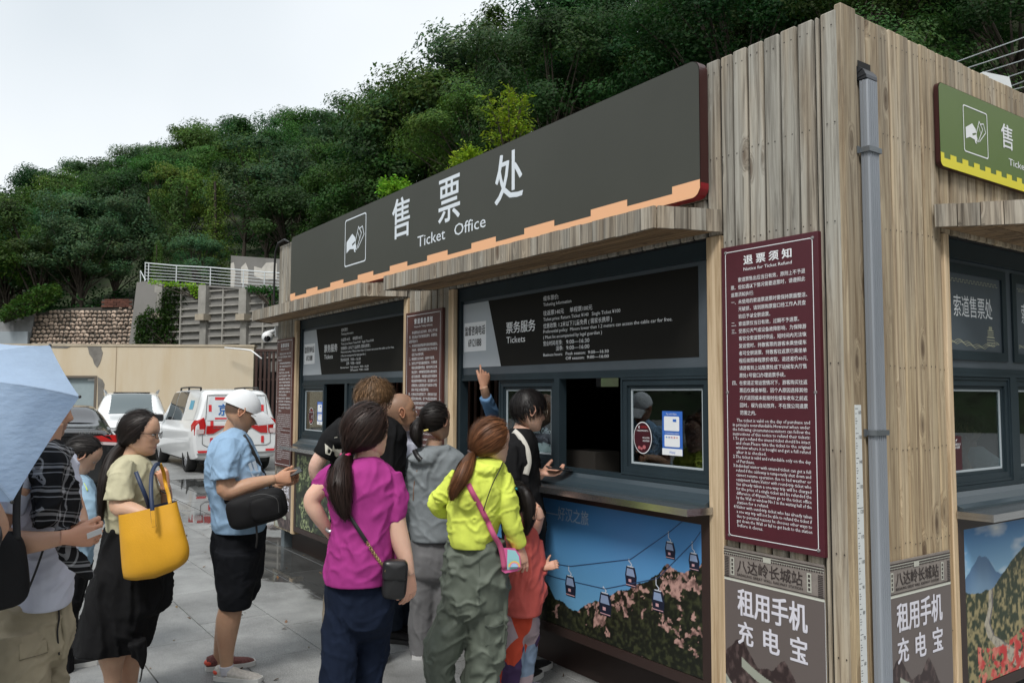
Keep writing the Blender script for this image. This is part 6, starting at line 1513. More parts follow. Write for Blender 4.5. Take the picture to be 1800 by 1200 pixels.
    v = np.concatenate(V)*sc_; col = np.concatenate(Cc)
    w4 = np.array(M); v = v@w4[:3, :3].T+w4[:3, 3]
    return v, F, col
def head_matrix(C0, px, yaw, pitch=0, roll=0):
    r, a = basis(px); y = radians(yaw); fh = a*cos(y)+r*sin(y); p = radians(pitch); u = Vector((0, 0, 1)); f = fh*cos(p)+u*sin(p); up_ = -fh*sin(p)+u*cos(p); R_ = f.cross(up_)
    q = radians(roll); R2 = R_*cos(q)+up_*sin(q); U2 = up_*cos(q)-R_*sin(q)
    M = Matrix((R2, f, U2)).transposed().to_4x4(); return Matrix.Translation(C0) @ M
def eyes(M, sc_, parent, open_=1.0):
    for sg in (-1, 1):
        pv, pf = ball((0, 0, 0), 1, 12); P_ = [M @ (Vector((sg*.031+p[0]*.0135, .0715+p[1]*.0115, .004+p[2]*.0062*open_))*sc_) for p in pv]; e = obj('eye', P_, pf, mat('eye_white', (.62, .60, .57), .2), parent, True)
        pv, pf = ball((0, 0, 0), 1, 10); P_ = [M @ (Vector((sg*.030+p[0]*.0058, .0775+p[1]*.0062, .004+p[2]*.0054*open_))*sc_) for p in pv]; obj('iris', P_, pf, mat('iris_dark', (.015, .009, .006), .08), e, True)
        pts = [M @ (Vector((sg*(.031+dx), .0835-abs(dx)*.35-.0005, .0105*open_-.3*dx*dx*80*.02-.002*abs(dx)/.014))*sc_) for dx in (-.014, -.007, 0, .007, .014)]
        pv, pf = tube_vf(pts, .0016*sc_, 5); obj('eyelid', pv, pf, mat('eyelid_dark', (.05, .03, .025), .6), e)

HL_F = ([-1, -.6, -.3, -.05, .15, .3, .45, .6, 1], [-.80, -.72, -.60, -.42, -.20, .10, .45, .62, .68])
HL_M = ([-1, -.6, -.3, -.12, -.02, .1, .2, .3, .45, .6, 1], [-.66, -.60, -.40, -.22, .02, .05, .0, .10, .42, .58, .66])
HC = np.array([0, -.008, .018]); HR_ = np.array([.0785, .0995, .1015])
def ribbons(P, nrm, wd_, taper=True):
    """P (n,k,3) strand centre lines, nrm (n,k,3) outward"""
    t = np.gradient(P, axis=1); t /= np.linalg.norm(t, axis=2, keepdims=True)+1e-9
    s = np.cross(t, nrm); s /= np.linalg.norm(s, axis=2, keepdims=True)+1e-9; n, k, _ = P.shape
    w_ = np.linspace(1, .25, k)[None, :, None] if taper else np.ones((1, k, 1)); h = s*w_*(wd_/2)
    v = np.stack([P-h, P+h], 2).reshape(-1, 3); idx = np.arange(n*k*2).reshape(n, k, 2)
    f = np.stack([idx[:, :-1, 0], idx[:, 1:, 0], idx[:, 1:, 1], idx[:, :-1, 1]], -1).reshape(-1, 4); return v, f
def hair_cols(n, per, col, rng, var=.35):
    c = np.array(col)[None, :]*(1+rng.uniform(-var, var*1.6, n)+(rng.random(n) < .12)*rng.uniform(.4, 1.6, n))[:, None]; return np.repeat(c, per, 0)
def slerp_path(u, t, fr):
    d = np.clip((u*t).sum(-1), -1, 1); om = np.arccos(d)[..., None]; so_ = np.sin(om)+1e-6
    return np.sin((1-fr)*om)/so_*u+np.sin(fr*om)/so_*t
def make_hair(M, sc_, parent, col, style='short', hl=None, lift=.012, n=900, tie=None, tail=None, seed=1, tailr=None, width=.0028, wave=.004, arc=.55, crown=(0, -.35, .93), flow=None, part=None, name='hair', mess=.22, tn=420):
    rng = np.random.default_rng(seed); lift *= .85 if style == 'pony' else .85; hl = hl or (HL_F if style in ('pony', 'long') else HL_M); W4 = np.array(M); R3 = W4[:3, :3]; T3 = W4[:3, 3]
    tow = lambda p: (p*sc_)@R3.T+T3
    # scalp shell
    v = []; f = []; nu, nv = 44, 30
    for j in range(nv+1):
        for i in range(nu):
            a = 2*pi*i/nu; p = pi*j/nv; u = np.array([sin(p)*sin(a), sin(p)*cos(a), cos(p)]); v.append(u)
    v = np.array(v)
    for j in range(nv):
        for i in range(nu):
            q = [j*nu+i, j*nu+(i+1) % nu, (j+1)*nu+(i+1) % nu, (j+1)*nu+i]; c = v[q].mean(0)
            if c[2] > np.interp(c[1], *hl)+.02: f.append(tuple(q[::-1]))
    nz = fbm(v*np.array([6, 6, 2.5])+seed, 2); edge = np.clip((v[:, 2]-np.interp(v[:, 1], *hl))*3.2, .12, 1)
    pv = HC+v*(HR_+(.002+lift*(.30+.5*nz)*edge)[:, None]); 
    tie_p = None
    if tie is not None: tie_p = np.array(tie)
    parts_v = [tow(pv)]; parts_f = [np.array([q for q in f])]; cols = [np.tile(np.array(col)*.6, (len(pv), 1))]
    # strands
    u = rng.normal(size=(n*4, 3)); u /= np.linalg.norm(u, axis=1)[:, None]; ok = u[:, 2] > np.interp(u[:, 1], *hl)+.0; u = u[ok][:n]; n = len(u); k = 9
    fr = np.linspace(0, 1, k)[None, :, None]
    if style in ('pony', 'long') and tie_p is not None:
        td = (tie_p-HC)/HR_; td /= np.linalg.norm(td)
        tt = td+rng.normal(size=(n, 3))*.06; tt /= np.linalg.norm(tt, axis=1)[:, None]
        path = slerp_path(u[:, None, :], tt[:, None, :], fr**.9)
        nrm = path.copy(); cl_ = 1-np.abs(vnoise(u*9+seed)*2-1); lf = lift*(.45+.55*rng.random(n)+.75*cl_+(rng.random(n) < .07)*.9)[:, None, None]*np.clip((path[:, :, 2:3]-np.interp(path[:, :, 1], *hl)[:, :, None])*3+.25, .15, 1)
        P = HC+path*(HR_+lf); P = P+(tie_p+rng.normal(size=(n, 3))*.006-P[:, -1])[:, None, :]*(fr**6)
    else:
        cr0 = np.array(crown)/np.linalg.norm(crown); dd = -cr0 if flow is None else np.array(flow)/np.linalg.norm(flow)
        base = u; ax = np.cross(cr0, base); tgt = base*1.0
        t_ = base-cr0*(base@cr0)[:, None]*1.0; t_ = t_-base*(t_*base).sum(1)[:, None]
        t_ /= np.linalg.norm(t_, axis=1)[:, None]+1e-6; t_ = t_+np.array([0, .25, -.55]) if flow is None else t_*.3+dd
        t_ += rng.normal(size=(n, 3))*mess; t_ = t_-base*(t_*base).sum(1)[:, None]; t_ /= np.linalg.norm(t_, axis=1)[:, None]+1e-6
        al = (arc*(.6+.8*rng.random(n)))[:, None, None]*fr; path = base[:, None, :]*np.cos(al)+t_[:, None, :]*np.sin(al); nrm = path.copy()
        cl_ = 1-np.abs(vnoise(u*7+seed)*2-1); lf = lift*(.35+.6*rng.random(n)+.8*cl_*min(1, mess*4))[:, None, None]*np.sin(np.clip(fr*2.2+.3, 0, 2.6))*np.clip((base[:, None, 2:3]-np.interp(base[:, 1], *hl)[:, None, None])*3.0+.15, .1, 1)
        P = HC+path*(HR_+lf)
    P = P+(wave*np.sin(fr*rng.uniform(4, 9, n)[:, None, None]+rng.uniform(0, 6, n)[:, None, None]))*rng.normal(size=(n, 1, 3))*.7*(fr if style == 'short' else np.sin(fr*pi))
    rv, rf = ribbons(P, nrm, width); o = len(parts_v[0]); parts_v.append(tow(rv)); rf = rf+o; cols.append(hair_cols(n, k*2, col, rng)); parts_f.append(rf); o += len(rv)
    fl = [tuple(x) for x in parts_f[0]]+[tuple(x) for x in parts_f[1]]
    if tail is not None:
        # tail: world points + radii
        C1 = catmull([V3(p) for p in tail], 16); R1 = np.interp(np.linspace(0, 1, 16), np.linspace(0, 1, len(tailr)), tailr)
        cv, cf = tube_vf([tuple(p) for p in C1], [float(r)*.8 for r in R1], 12); parts_v.append(np.array([tuple(p) for p in cv])); fl += [tuple(i+o for i in q) for q in cf]; cols.append(np.tile(np.array(col)*.7, (len(cv), 1))); o += len(cv)
        m = tn; th = rng.uniform(0, 2*pi, m); rr = np.sqrt(rng.uniform(.45, 1.15, m)); d = (CAM-Vector(C1[8])).normalized(); r_ = Vector((0, 0, 1)).cross(d).normalized(); d = np.array(d); r_ = np.array(r_)
        if abs((C1[-1]-C1[0])[2]) < .3*np.linalg.norm(C1[-1]-C1[0]): r_ = np.array([0, 0, 1.])
        dirv = np.cos(th)[:, None]*r_+np.sin(th)[:, None]*d; ex = rng.uniform(.78, 1.08, m); idx = np.clip(np.linspace(0, 1, 16)[None, :]*ex[:, None]*15, 0, 15); i0 = np.floor(idx).astype(int); i1 = np.minimum(i0+1, 15); fq = (idx-i0)[..., None]
        Cc_ = C1[i0]*(1-fq)+C1[i1]*fq; Rq = (R1[i0]*(1-fq[..., 0])+R1[i1]*fq[..., 0])
        P = Cc_+dirv[:, None, :]*(rr[:, None]*Rq)[..., None]+np.sin(np.linspace(0, 1, 16)[None, :, None]*rng.uniform(3, 10, m)[:, None, None]+rng.uniform(0, 6, m)[:, None, None])*wave*1.3*rng.normal(size=(m, 1, 3))*np.linspace(0, 1, 16)[None, :, None]
        rv, rf = ribbons(P, np.repeat(dirv[:, None, :], 16, 1), width*1.15*sc_); parts_v.append(rv); fl += [tuple(x) for x in (rf+o)]; cols.append(hair_cols(m, 32, col, rng)); o += len(rv)
    me = mesh(name, np.concatenate(parts_v), fl) if False else mesh(name, [tuple(p) for p in np.concatenate(parts_v)], fl)
    set_colors(me, np.concatenate(cols)); return link(name, me, HAIR, parent, smooth=True)

def ring_tube(pts, axes, radii, n=14):
    """explicit rings: centre, (X,Z) axes, (a,b) radii"""
    v = []; f = []
    for p, (X, Z), (a, b) in zip(pts, axes, radii):
        for k in range(n): t = 2*pi*k/n; v.append(tuple(V3(p)+V3(X)*a*cos(t)+V3(Z)*b*sin(t)))
    m = len(pts)
    for i in range(m-1):
        for k in range(n): f.append((i*n+k, i*n+(k+1) % n, (i+1)*n+(k+1) % n, (i+1)*n+k))
    f += [tuple(range(n-1, -1, -1)), tuple(range((m-1)*n, m*n))]; return v, f
def hand_parts(W, d, n, thumb_side=1, s=1.0, curl=(.35, .45, .35), spread=.08, thumb=(.9, .5, .2), curls=None, thumb_curl=.3):
    """palm, four fingers, thumb; d towards the fingers, n the way the palm faces"""
    Y = V3(d); Y = Y/np.linalg.norm(Y); Z = V3(n); Z = Z-Y*(Z@Y); Z /= np.linalg.norm(Z); X = np.cross(Y, Z)*thumb_side; W = V3(W); parts = []
    ks = [(-.02, .026, .021), (.0, .027, .020), (.025, .033, .018), (.055, .040, .015), (.080, .041, .0125), (.090, .038, .010)]
    parts.append(ring_tube([W+Y*t*s for t, _, _ in ks], [(X, Z)]*len(ks), [(a*s, b*s) for _, a, b in ks]))
    for i, (bx, ln, r) in enumerate(((.030, .070, .0088), (.0105, .079, .0092), (-.0095, .073, .0088), (-.029, .057, .0078))):
        c = (curls[i] if curls else curl); p = W+Y*.080*s+X*bx*s; ang = 0; pts = [tuple(p-Y*.015*s)]; rr = [r*s]; dirx = X*(bx*spread/.03); pts.append(tuple(p)); rr.append(r*1.05*s)
        for q, cc in zip((.46, .29, .25), c):
            ang += cc; dv = Y*cos(ang)+Z*sin(ang)+dirx; dv /= np.linalg.norm(dv); 
            p2 = p+dv*ln*q*s*.5; pts.append(tuple(p2)); rr.append(r*.93*s); p = p+dv*ln*q*s; pts.append(tuple(p)); rr.append(r*(.95-.16*(q < .3))*s)
        pts.append(tuple(p+dv*.004*s)); rr.append(r*.5*s); parts.append(tube_vf(pts, rr, 9))
    tx, ty, tz = thumb; dv = X*tx+Y*ty+Z*tz; dv /= np.linalg.norm(dv); p = W+Y*.018*s+X*.016*s; pts = [tuple(p)]; rr = [.0155*s]
    for q, r in ((.042, .0135), (.034, .0112), (.027, .0095)):
        p = p+dv*q*s; pts.append(tuple(p)); rr.append(r*s); dv = dv*cos(thumb_curl)+(Y*.7+Z*.6)*sin(thumb_curl); dv /= np.linalg.norm(dv)
    pts.append(tuple(p+dv*.004)); rr.append(.005*s); parts.append(tube_vf(pts, rr, 9)); return parts
class Person:
    def __init__(s, label, px, D, skin=(.45, .27, .18), group=None):
        s.px, s.D = px, D; s.s = D/FPX; s.r, s.a = basis(px)
        g_ = at(px, 900, D); s.skin = tuple(min(.72, c*1.12) for c in skin); s.root = thing('person', label, 'person', (g_.x, g_.y, 0)); s.sv = []; s.sf = []; s.sc = []; s.k = 0
        if group: s.root['group'] = group
    def P(s, x, y, d=0): return at(x, y, s.D+d)
    def loft(s, L, n=26, step=7, e=.88):
        """L rows: py, xl, xr, dD, half thickness (m)"""
        L = sorted(L); ys = [l[0] for l in L]; rows = np.array([l[1:] for l in L], float); m = max(3, int((ys[-1]-ys[0])/step)); v = []; f = []
        yy = np.linspace(ys[0], ys[-1], m)
        for y in yy:
            xl, xr, dd, th_ = interp_keep(ys, rows, y); c = V3(s.P((xl+xr)/2, y, dd)); w_ = (xr-xl)/2*(s.D+dd)/FPX
            for k in range(n):
                t = 2*pi*k/n; cx, sx = cos(t), sin(t); v.append(tuple(c+V3(s.r)*w_*np.sign(cx)*abs(cx)**e+V3(s.a)*th_*np.sign(sx)*abs(sx)**e))
        for i in range(m-1):
            for k in range(n): f.append((i*n+k, i*n+(k+1) % n, (i+1)*n+(k+1) % n, (i+1)*n+k))
        f += [tuple(range(n-1, -1, -1)), tuple(range((m-1)*n, m*n))]; return v, f
    def hips(s, L, **k):
        L = sorted([(a, b, c, d, t*.80) for a, b, c, d, t in L]); a, b, c, d, t = L[-1]; h = 16*3.4e-3/s.s; return s.loft(L+[(a+h, b+h*.25, c-h*.25, d, t*.72), (a+h*1.8, b+h*.8, c-h*.8, d, t*.3)], **k)
    def limb(s, pts, n=14, k=4):
        """pts: (px, py, dD, radius px)"""
        A = np.array([list(V3(s.P(x, y, d)))+[r*(s.D+d)/FPX] for x, y, d, r in pts]); C_ = catmull(A, (len(A)-1)*k+1); return tube_vf([tuple(c[:3]) for c in C_], [float(c[3]) for c in C_], n)
    def blob(s, x, y, d, rx, ry, ra):
        """ellipsoid: radii px,px,m"""
        c = V3(s.P(x, y, d)); pv, pf = ball((0, 0, 0), 1, 14); q = s.s; return [tuple(c+V3(s.r)*p[0]*rx*q+V3(s.a)*p[1]*ra+np.array([0, 0, 1])*p[2]*ry*q) for p in pv], pf
    def add_skin(s, v, f, c=None):
        o = s.k; v = [tuple(p) for p in v]; s.sv += v; s.sf += [tuple(i+o for i in q) for q in f]; s.k += len(v)
        s.sc.append(np.tile(np.array(s.skin), (len(v), 1)) if c is None else c)
    def flesh(s, parts, voxel=.0065):
        me = remesh(parts, voxel, 2); co, f = mesh_data(me); c = np.tile(np.array(s.skin), (len(co), 1))*(1+(fbm(co*9, 2)[:, None]-.5)*.25*np.array([.6, 1, 1])); s.add_skin(co.tolist(), f, c)
    def hand(self, W, d, n, **k):
        parts = hand_parts(W, d, n, **k); me = remesh(parts, .0034, 1); co, f = mesh_data(me); c = np.tile(np.array(self.skin), (len(co), 1))*(np.array([1.05, .93, .9])); self.add_skin(co.tolist(), f, c)
    def dirv(s, rt_=0, up_=0, aw=0): return V3(s.r)*rt_+np.array([0, 0, 1.])*up_+V3(s.a)*aw
    def head(s, x, y, d, yaw, pitch=0, roll=0, sc_=1.0, **k):
        s.M = head_matrix(s.P(x, y, d), s.px, yaw, pitch, roll); s.hs = sc_; v, f, c = head_mesh(s.M, sc_, s.skin, **k); s.add_skin(v.tolist(), f, c)
    def finish(s):
        me = mesh('body', s.sv, s.sf); set_colors(me, np.concatenate(s.sc)); s.body = link('body', me, SKIN, s.root, smooth=True); return s.body
    def cloth(s, name, parts, m, voxel=.0095, fold=.010, ff=(7, 7, 3.2), smooth=3, seed=0, fold2=.002, label=None):
        me = remesh(parts, voxel, smooth, fold, ff, seed, name, fold2); o = link(name, me, m, s.root, smooth=True)
        if label: o['label'] = label
        return o
    def tubeobj(s, name, pts, rad, m, parent=None, n=8, k=5, flat=None):
        """pts (px,py,dD); rad metres"""
        A = catmull([V3(s.P(*p)) for p in pts], (len(pts)-1)*k+1)
        if flat:
            v, f = strap_vf(A, flat, rad); return obj(name, v, f, m, parent or s.root, True)
        v, f = tube_vf([tuple(a) for a in A], rad, n); return obj(name, v, f, m, parent or s.root, True)
    def shoe(s, x, y, d, fwd_, m, sole_m, L=.27, heel=None, name='shoe', tall=.075):
        """x,y pixel of the ankle centre at ground level"""
        c = s.P(x, y, d); c.z = 0; F_ = V3(s.r)*fwd_[0]+V3(s.a)*fwd_[1]; F_ /= np.linalg.norm(F_); Sd = np.cross(F_, [0, 0, 1]); c = V3(c); up_ = np.array([0, 0, 1.])
        ts = [-.26, -.24, -.12, .05, .25, .45, .62, .73, .75]; wd_ = [.010, .028, .035, .036, .041, .047, .043, .027, .006]; ht = [.05, .078, tall+.012, tall+.01, .062, .050, .042, .030, .022]
        v = []; f = []; n = 14
        for t, w_, h in zip(ts, wd_, ht):
            for k in range(n):
                a = 2*pi*k/n; v.append(tuple(c+F_*t*L+Sd*w_*cos(a)+up_*(.018+(h-.018)*(.5+.5*sin(a)) if sin(a) > -.3 else .018)))
        m_ = len(ts)
        for i in range(m_-1):
            for k in range(n): f.append((i*n+k, i*n+(k+1) % n, (i+1)*n+(k+1) % n, (i+1)*n+k))
        f += [tuple(range(n)), tuple(range((m_-1)*n, m_*n))]
        o = obj(name, v, f, m, s.root, True)
        out = [(t, w_*1.10+.002) for t, w_ in zip(ts, wd_)]; poly = [c+F_*t*L*1.02+Sd*w_ for t, w_ in out]+[c+F_*t*L*1.02-Sd*w_ for t, w_ in out[::-1]]; n = len(poly)
        v = [tuple(p) for p in poly]+[tuple(p+up_*.026) for p in poly]; obj('sole', v, [tuple(range(n))[::-1], tuple(range(n, 2*n))]+[(i, (i+1) % n, (i+1) % n+n, i+n) for i in range(n)], sole_m, o)
        if heel:
            pv, pf = ball((0, 0, 0), 1, 10); obj('heel_patch', [tuple(c-F_*L*.20+F_*p[0]*.028+Sd*p[1]*.036+up_*(.045+p[2]*.020)) for p in pv], pf, heel, o, True)
        return o
def strap_vf(A, w_, t, side=None):
    """flat band through points A (n,3): width w_, thickness t; side = fixed width direction or None"""
    A = np.asarray(A, float); n = len(A); T = np.gradient(A, axis=0); T /= np.linalg.norm(T, axis=1)[:, None]+1e-9; v = []; f = []
    for i in range(n):
        vd = V3(CAM)-A[i]; vd /= np.linalg.norm(vd); S_ = np.cross(T[i], vd) if side is None else V3(side)-T[i]*(V3(side)@T[i]); S_ /= np.linalg.norm(S_)+1e-9; N_ = np.cross(T[i], S_)
        for a, b in ((-1, -1), (1, -1), (1, 1), (-1, 1)): v.append(tuple(A[i]+S_*a*w_/2+N_*b*t/2))
    for i in range(n-1):
        for k in range(4): f.append((i*4+k, i*4+(k+1) % 4, (i+1)*4+(k+1) % 4, (i+1)*4+k))
    f += [(3, 2, 1, 0), ((n-1)*4, (n-1)*4+1, (n-1)*4+2, (n-1)*4+3)]; return v, f
def glasses(p, m, rim=.0016, wd_=.0225, ht=.016, lens=None):
    g_ = MB(); M, s = p.M, p.hs
    def L_(x, y, z): return M @ (Vector((x, y, z))*s)
    for sg in (-1, 1):
        pts = [L_(sg*.033+wd_*(1.0*cos(t))*(1 if True else 1), .098-.10*abs(wd_*cos(t)*.6+.0) if False else .099-.25*max(0, (wd_*cos(t)*1.0)*1.0+.0)*(1 if sg > 0 else 0)-.25*max(0, -wd_*cos(t))*(1 if sg < 0 else 0), .002+ht*np.sign(sin(t))*abs(sin(t))**.7) for t in np.linspace(0, 2*pi, 19)]
        v, f = tube_vf(pts, rim*s, 6); g_.add(v, f)
        v, f = tube_vf([L_(sg*.055, .094, .008), L_(sg*.073, .07, .010), L_(sg*.079, .02, .008), L_(sg*.079, -.012, .004), L_(sg*.076, -.025, -.008)], rim*.9*s, 5); g_.add(v, f)
    v, f = tube_vf([L_(-.011, .100, .004), L_(0, .104, .008), L_(.011, .100, .004)], rim*s, 5); g_.add(v, f)
    o = g_.build('glasses', m, p.root, smooth=True)
    if lens:
        for sg in (-1, 1):
            pts = [L_(sg*.033+wd_*cos(t), .0985-.25*max(0, sg*wd_*cos(t)), .002+ht*np.sign(sin(t))*abs(sin(t))**.7) for t in np.linspace(0, 2*pi, 18, endpoint=False)]
            obj('lens', pts, [tuple(range(18))], lens, o)
    return o
def slab(name, label, cat, c, X, Y, Z, dims, m, bev=.004):
    """a boxy thing (phone, card) with its own axes"""
    X, Y, Z = [Vector(V3(q)).normalized() for q in (X, Y, Z)]; o = MB().box(-dims[0]/2, dims[0]/2, -dims[1]/2, dims[1]/2, -dims[2]/2, dims[2]/2, bev).build(name, m)
    Z = X.cross(Y).normalized(); Y = Z.cross(X)
    o.matrix_world = Matrix.Translation(Vector(V3(c))) @ Matrix((X, Y, Z)).transposed().to_4x4(); tag(o, label, cat); return o

def collar(p, x, y, rx, ry, ra, m, r=.0045, d=0):
    """ribbed neckline: px centre, px radii, depth radius in metres"""
    q = p.s; c = V3(p.P(x, y, d)); v, f = tube_vf([tuple(c+V3(p.r)*rx*q*cos(t)+V3(p.a)*ra*sin(t)+np.array([0, 0, (ry*cos(t))*q])) for t in np.linspace(0, 2*pi, 25)], r, 6, False); return obj('collar', v, f, m, p.root, True)
# ------------------------------------------------------------------ people: the individuals
BLACKH = (.014, .011, .010); WHITE_S = mat('white_rubber', (.66, .66, .64), .6)
def tlocal(p, x, y, d): return np.array((p.M.inverted() @ p.P(x, y, d))/p.hs)
def decal(name, target, polys, m, parent, off=.003, sub=1):
    """lay flat print on a garment: each polygon corner is dropped onto the cloth surface"""
    me = target.data; bvh = None
    from mathutils.bvhtree import BVHTree
    co, f = mesh_data(me); b = BVHTree.FromPolygons([Vector(map(float, c)) for c in co], f); mb = MB(); M_ = target.matrix_world if target.parent is None else Matrix.Identity(4)
    for poly in polys:
        v = []
        for x, y in poly:
            dr = (at(x, y, 1)-CAM).normalized(); h = b.ray_cast(CAM, dr)
            if h[0] is None: h = b.find_nearest(at(x, y, 5)); v.append(h[0]); continue
            v.append(h[0]-dr*off)
        mb.add(v, [tuple(range(len(v)))])
    return mb.build(name, m, parent)
def on_cloth(target, pts, off=.004):
    from mathutils.bvhtree import BVHTree
    co, f = mesh_data(target.data); b = BVHTree.FromPolygons([Vector(map(float, c)) for c in co], f); out = []; last = None
    for x, y, dflt in pts:
        dr = (at(x, y, 1)-CAM).normalized(); h = b.ray_cast(CAM, dr)
        out.append(V3(h[0]-dr*off) if h[0] is not None else V3(at(x, y, dflt)))
    return out
def band_on(name, target, pts, w_, t, m, parent, off=.004, n=28):
    A = catmull(on_cloth(target, pts, off), n); v, f = strap_vf(A, w_, t); return obj(name, v, f, m, parent, True)

# ---- 1 man in the white cap
p = Person('man in white cap and light blue shirt looking down at his phone', 410, 4.8, (.43, .255, .165))
p.head(424, 724, 0, 84, -24, sc_=1.0, scalp=(.03, .024, .02, .8), stubble=.25, brow=(.04, .03, .025))
p.flesh([p.limb([(404, 775, 0, 17), (412, 752, 0, 17), (420, 735, 0, 18)]), p.limb([(398, 800, -.18, 17), (397, 838, -.2, 16), (400, 864, -.21, 15.5), (440, 852, -.17, 13.5), (483, 842, -.10, 8.6)]),
         p.limb([(420, 830, .12, 14), (432, 858, .17, 14), (470, 862, .12, 11), (492, 850, .0, 9)]),
         p.limb([(420, 950, -.03, 13), (416, 1000, -.07, 16), (412, 1040, -.09, 18), (402, 1085, -.09, 21), (399, 1110, -.09, 19), (398, 1150, -.09, 12.5), (399, 1192, -.09, 10)]), p.limb([(424, 950, .03, 13), (418, 1000, .07, 15), (410, 1040, .1, 17), (402, 1085, .1, 20), (394, 1110, .1, 16), (386, 1150, .1, 10.5), (384, 1174, .1, 9.5)]), p.loft([(790, 380, 440, 0, .15), (900, 384, 462, 0, .15), (960, 384, 455, 0, .14)])])
p.hand(p.P(484, 842, -.10), p.dirv(1, .12, .15), p.dirv(0, -.3, 1), s=.98, curls=((.15, .2, .15), (.5, .7, .5), (.7, .9, .5), (.8, 1, .5)), thumb=(.55, .8, .35))
p.hand(p.P(492, 848, .01), p.dirv(1, .25, -.05), p.dirv(-.1, .6, -.8), thumb_side=-1, s=.95, curl=(.5, .7, .5), thumb=(.6, .6, .1))
p.finish(); eyes(p.M, p.hs, p.root, .5)
tee = p.cloth('shirt', [p.loft([(750, 404, 424, 0, .06), (758, 394, 431, 0, .10), (770, 379, 440, 0, .15), (790, 369, 447, 0, .195), (820, 364, 459, 0, .20), (850, 366, 470, 0, .19), (880, 372, 474, 0, .185), (908, 376, 472, 0, .185), (932, 376, 462, 0, .18)]), p.limb([(406, 778, -.11, 21), (399, 808, -.18, 22), (396, 834, -.205, 23), (396, 842, -.21, 25)]), p.limb([(414, 780, .14, 22), (425, 825, .19, 24)])], cloth('light_blue_jersey', (.27, .41, .58)), fold=.013, ff=(7, 7, 5), seed=3, voxel=.0078)
collar(p, 418, 765, 18, -5, .085, MATS['light_blue_jersey'])
p.cloth('shorts', [p.hips([(922, 375, 466, 0, .168), (950, 373, 464, 0, .185), (985, 378, 462, 0, .185), (1003, 382, 460, 0, .175)]), p.limb([(418, 965, -.09, 40), (415, 1015, -.09, 35), (412, 1067, -.09, 28)]), p.limb([(426, 960, .09, 37), (432, 1010, .09, 30), (430, 1053, .09, 18)])], cloth('black_shorts', (.010, .011, .014)), fold=.014, ff=(8, 8, 2.5), seed=5)
M = p.M
cap = MB(); n = 26
v = []; f = []
for j in range(13):
    ph = j/12*pi/2*1.02
    for i in range(n):
        a = 2*pi*i/n; st = .0015*abs(sin(a*3)); v.append(M @ Vector(((.090-st)*sin(ph)*cos(a), -.008+(.113-st)*sin(ph)*sin(a), .020+.114*cos(ph))))
for j in range(12):
    for i in range(n): f.append((j*n+i, (j+1)*n+i, (j+1)*n+(i+1) % n, j*n+(i+1) % n))
CAPW = cloth('white_cap_cloth', (.72, .74, .76), .8, var=.04); cp_ = obj('cap', v, f, CAPW, p.root, True)
v = []; f = []; nu, nv_ = 15, 7
for L_ in (0, .004):
    for j in range(nv_):
        for i in range(nu):
            t = -1+2*i/(nu-1); r_ = j/(nv_-1); x = t*(.078-.010*r_); y = .078+.028*(1-t*t)-.03*t*t+r_*(.100*(1-.35*t*t)); v.append(M @ Vector((x, y, .050-.050*t*t-.030*r_*r_-.006*r_+L_)))
for k in (0, 1):
    for j in range(nv_-1):
        for i in range(nu-1): a = k*nu*nv_+j*nu+i; f.append((a, a+1, a+nu+1, a+nu))
obj('brim', v, f, CAPW, cp_, True)
glasses(p, mat('thin_metal', (.10, .09, .08), .3, .8), .0010, .022, .015, mat('shaded_lens', (.03, .03, .03), .1, spec=.8))
SH1 = mat('white_knit_shoe', (.55, .52, .48), .8, var=.2, scale=60); SH2 = mat('maroon_knit_shoe', (.17, .06, .055), .8, var=.5, scale=90); SRED = mat('red_heel', (.72, .09, .05), .5)
p.shoe(399, 1194, -.09, (1, -.55), SH1, WHITE_S, .28, SRED); p.shoe(384, 1175, .1, (1, .12), SH2, WHITE_S, .28, SRED)
p.tubeobj('sock', [(398, 1168, -.09), (399, 1184, -.09)], .040, cloth('white_sock', (.6, .6, .66)))
band_on('strap', tee, [(428, 764, 4.7), (440, 785, 4.65), (455, 815, 4.65), (470, 845, 4.65), (480, 862, 4.6)], .022, .003, mat('black_webbing', (.012, .012, .013), .7), p.root)
decal('chest_print', tee, [[(436, 815), (441, 812), (449, 838), (445, 842)], [(443, 812), (449, 808), (456, 834), (452, 838)], [(452, 812), (456, 815), (462, 834), (458, 836)], [(446, 850), (463, 842), (466, 848), (448, 856)]], mat('pale_print', (.50, .60, .70), .6), p.root)
mans_phone = slab('phone', 'phone held by the man in the white cap', 'phone', p.P(519, 828, -.03), p.dirv(1, .40, .0), p.dirv(.1, .15, 1), p.dirv(0, 0, 1), (.074, .15, .008), mat('phone_dark', (.02, .022, .025), .15), .003)
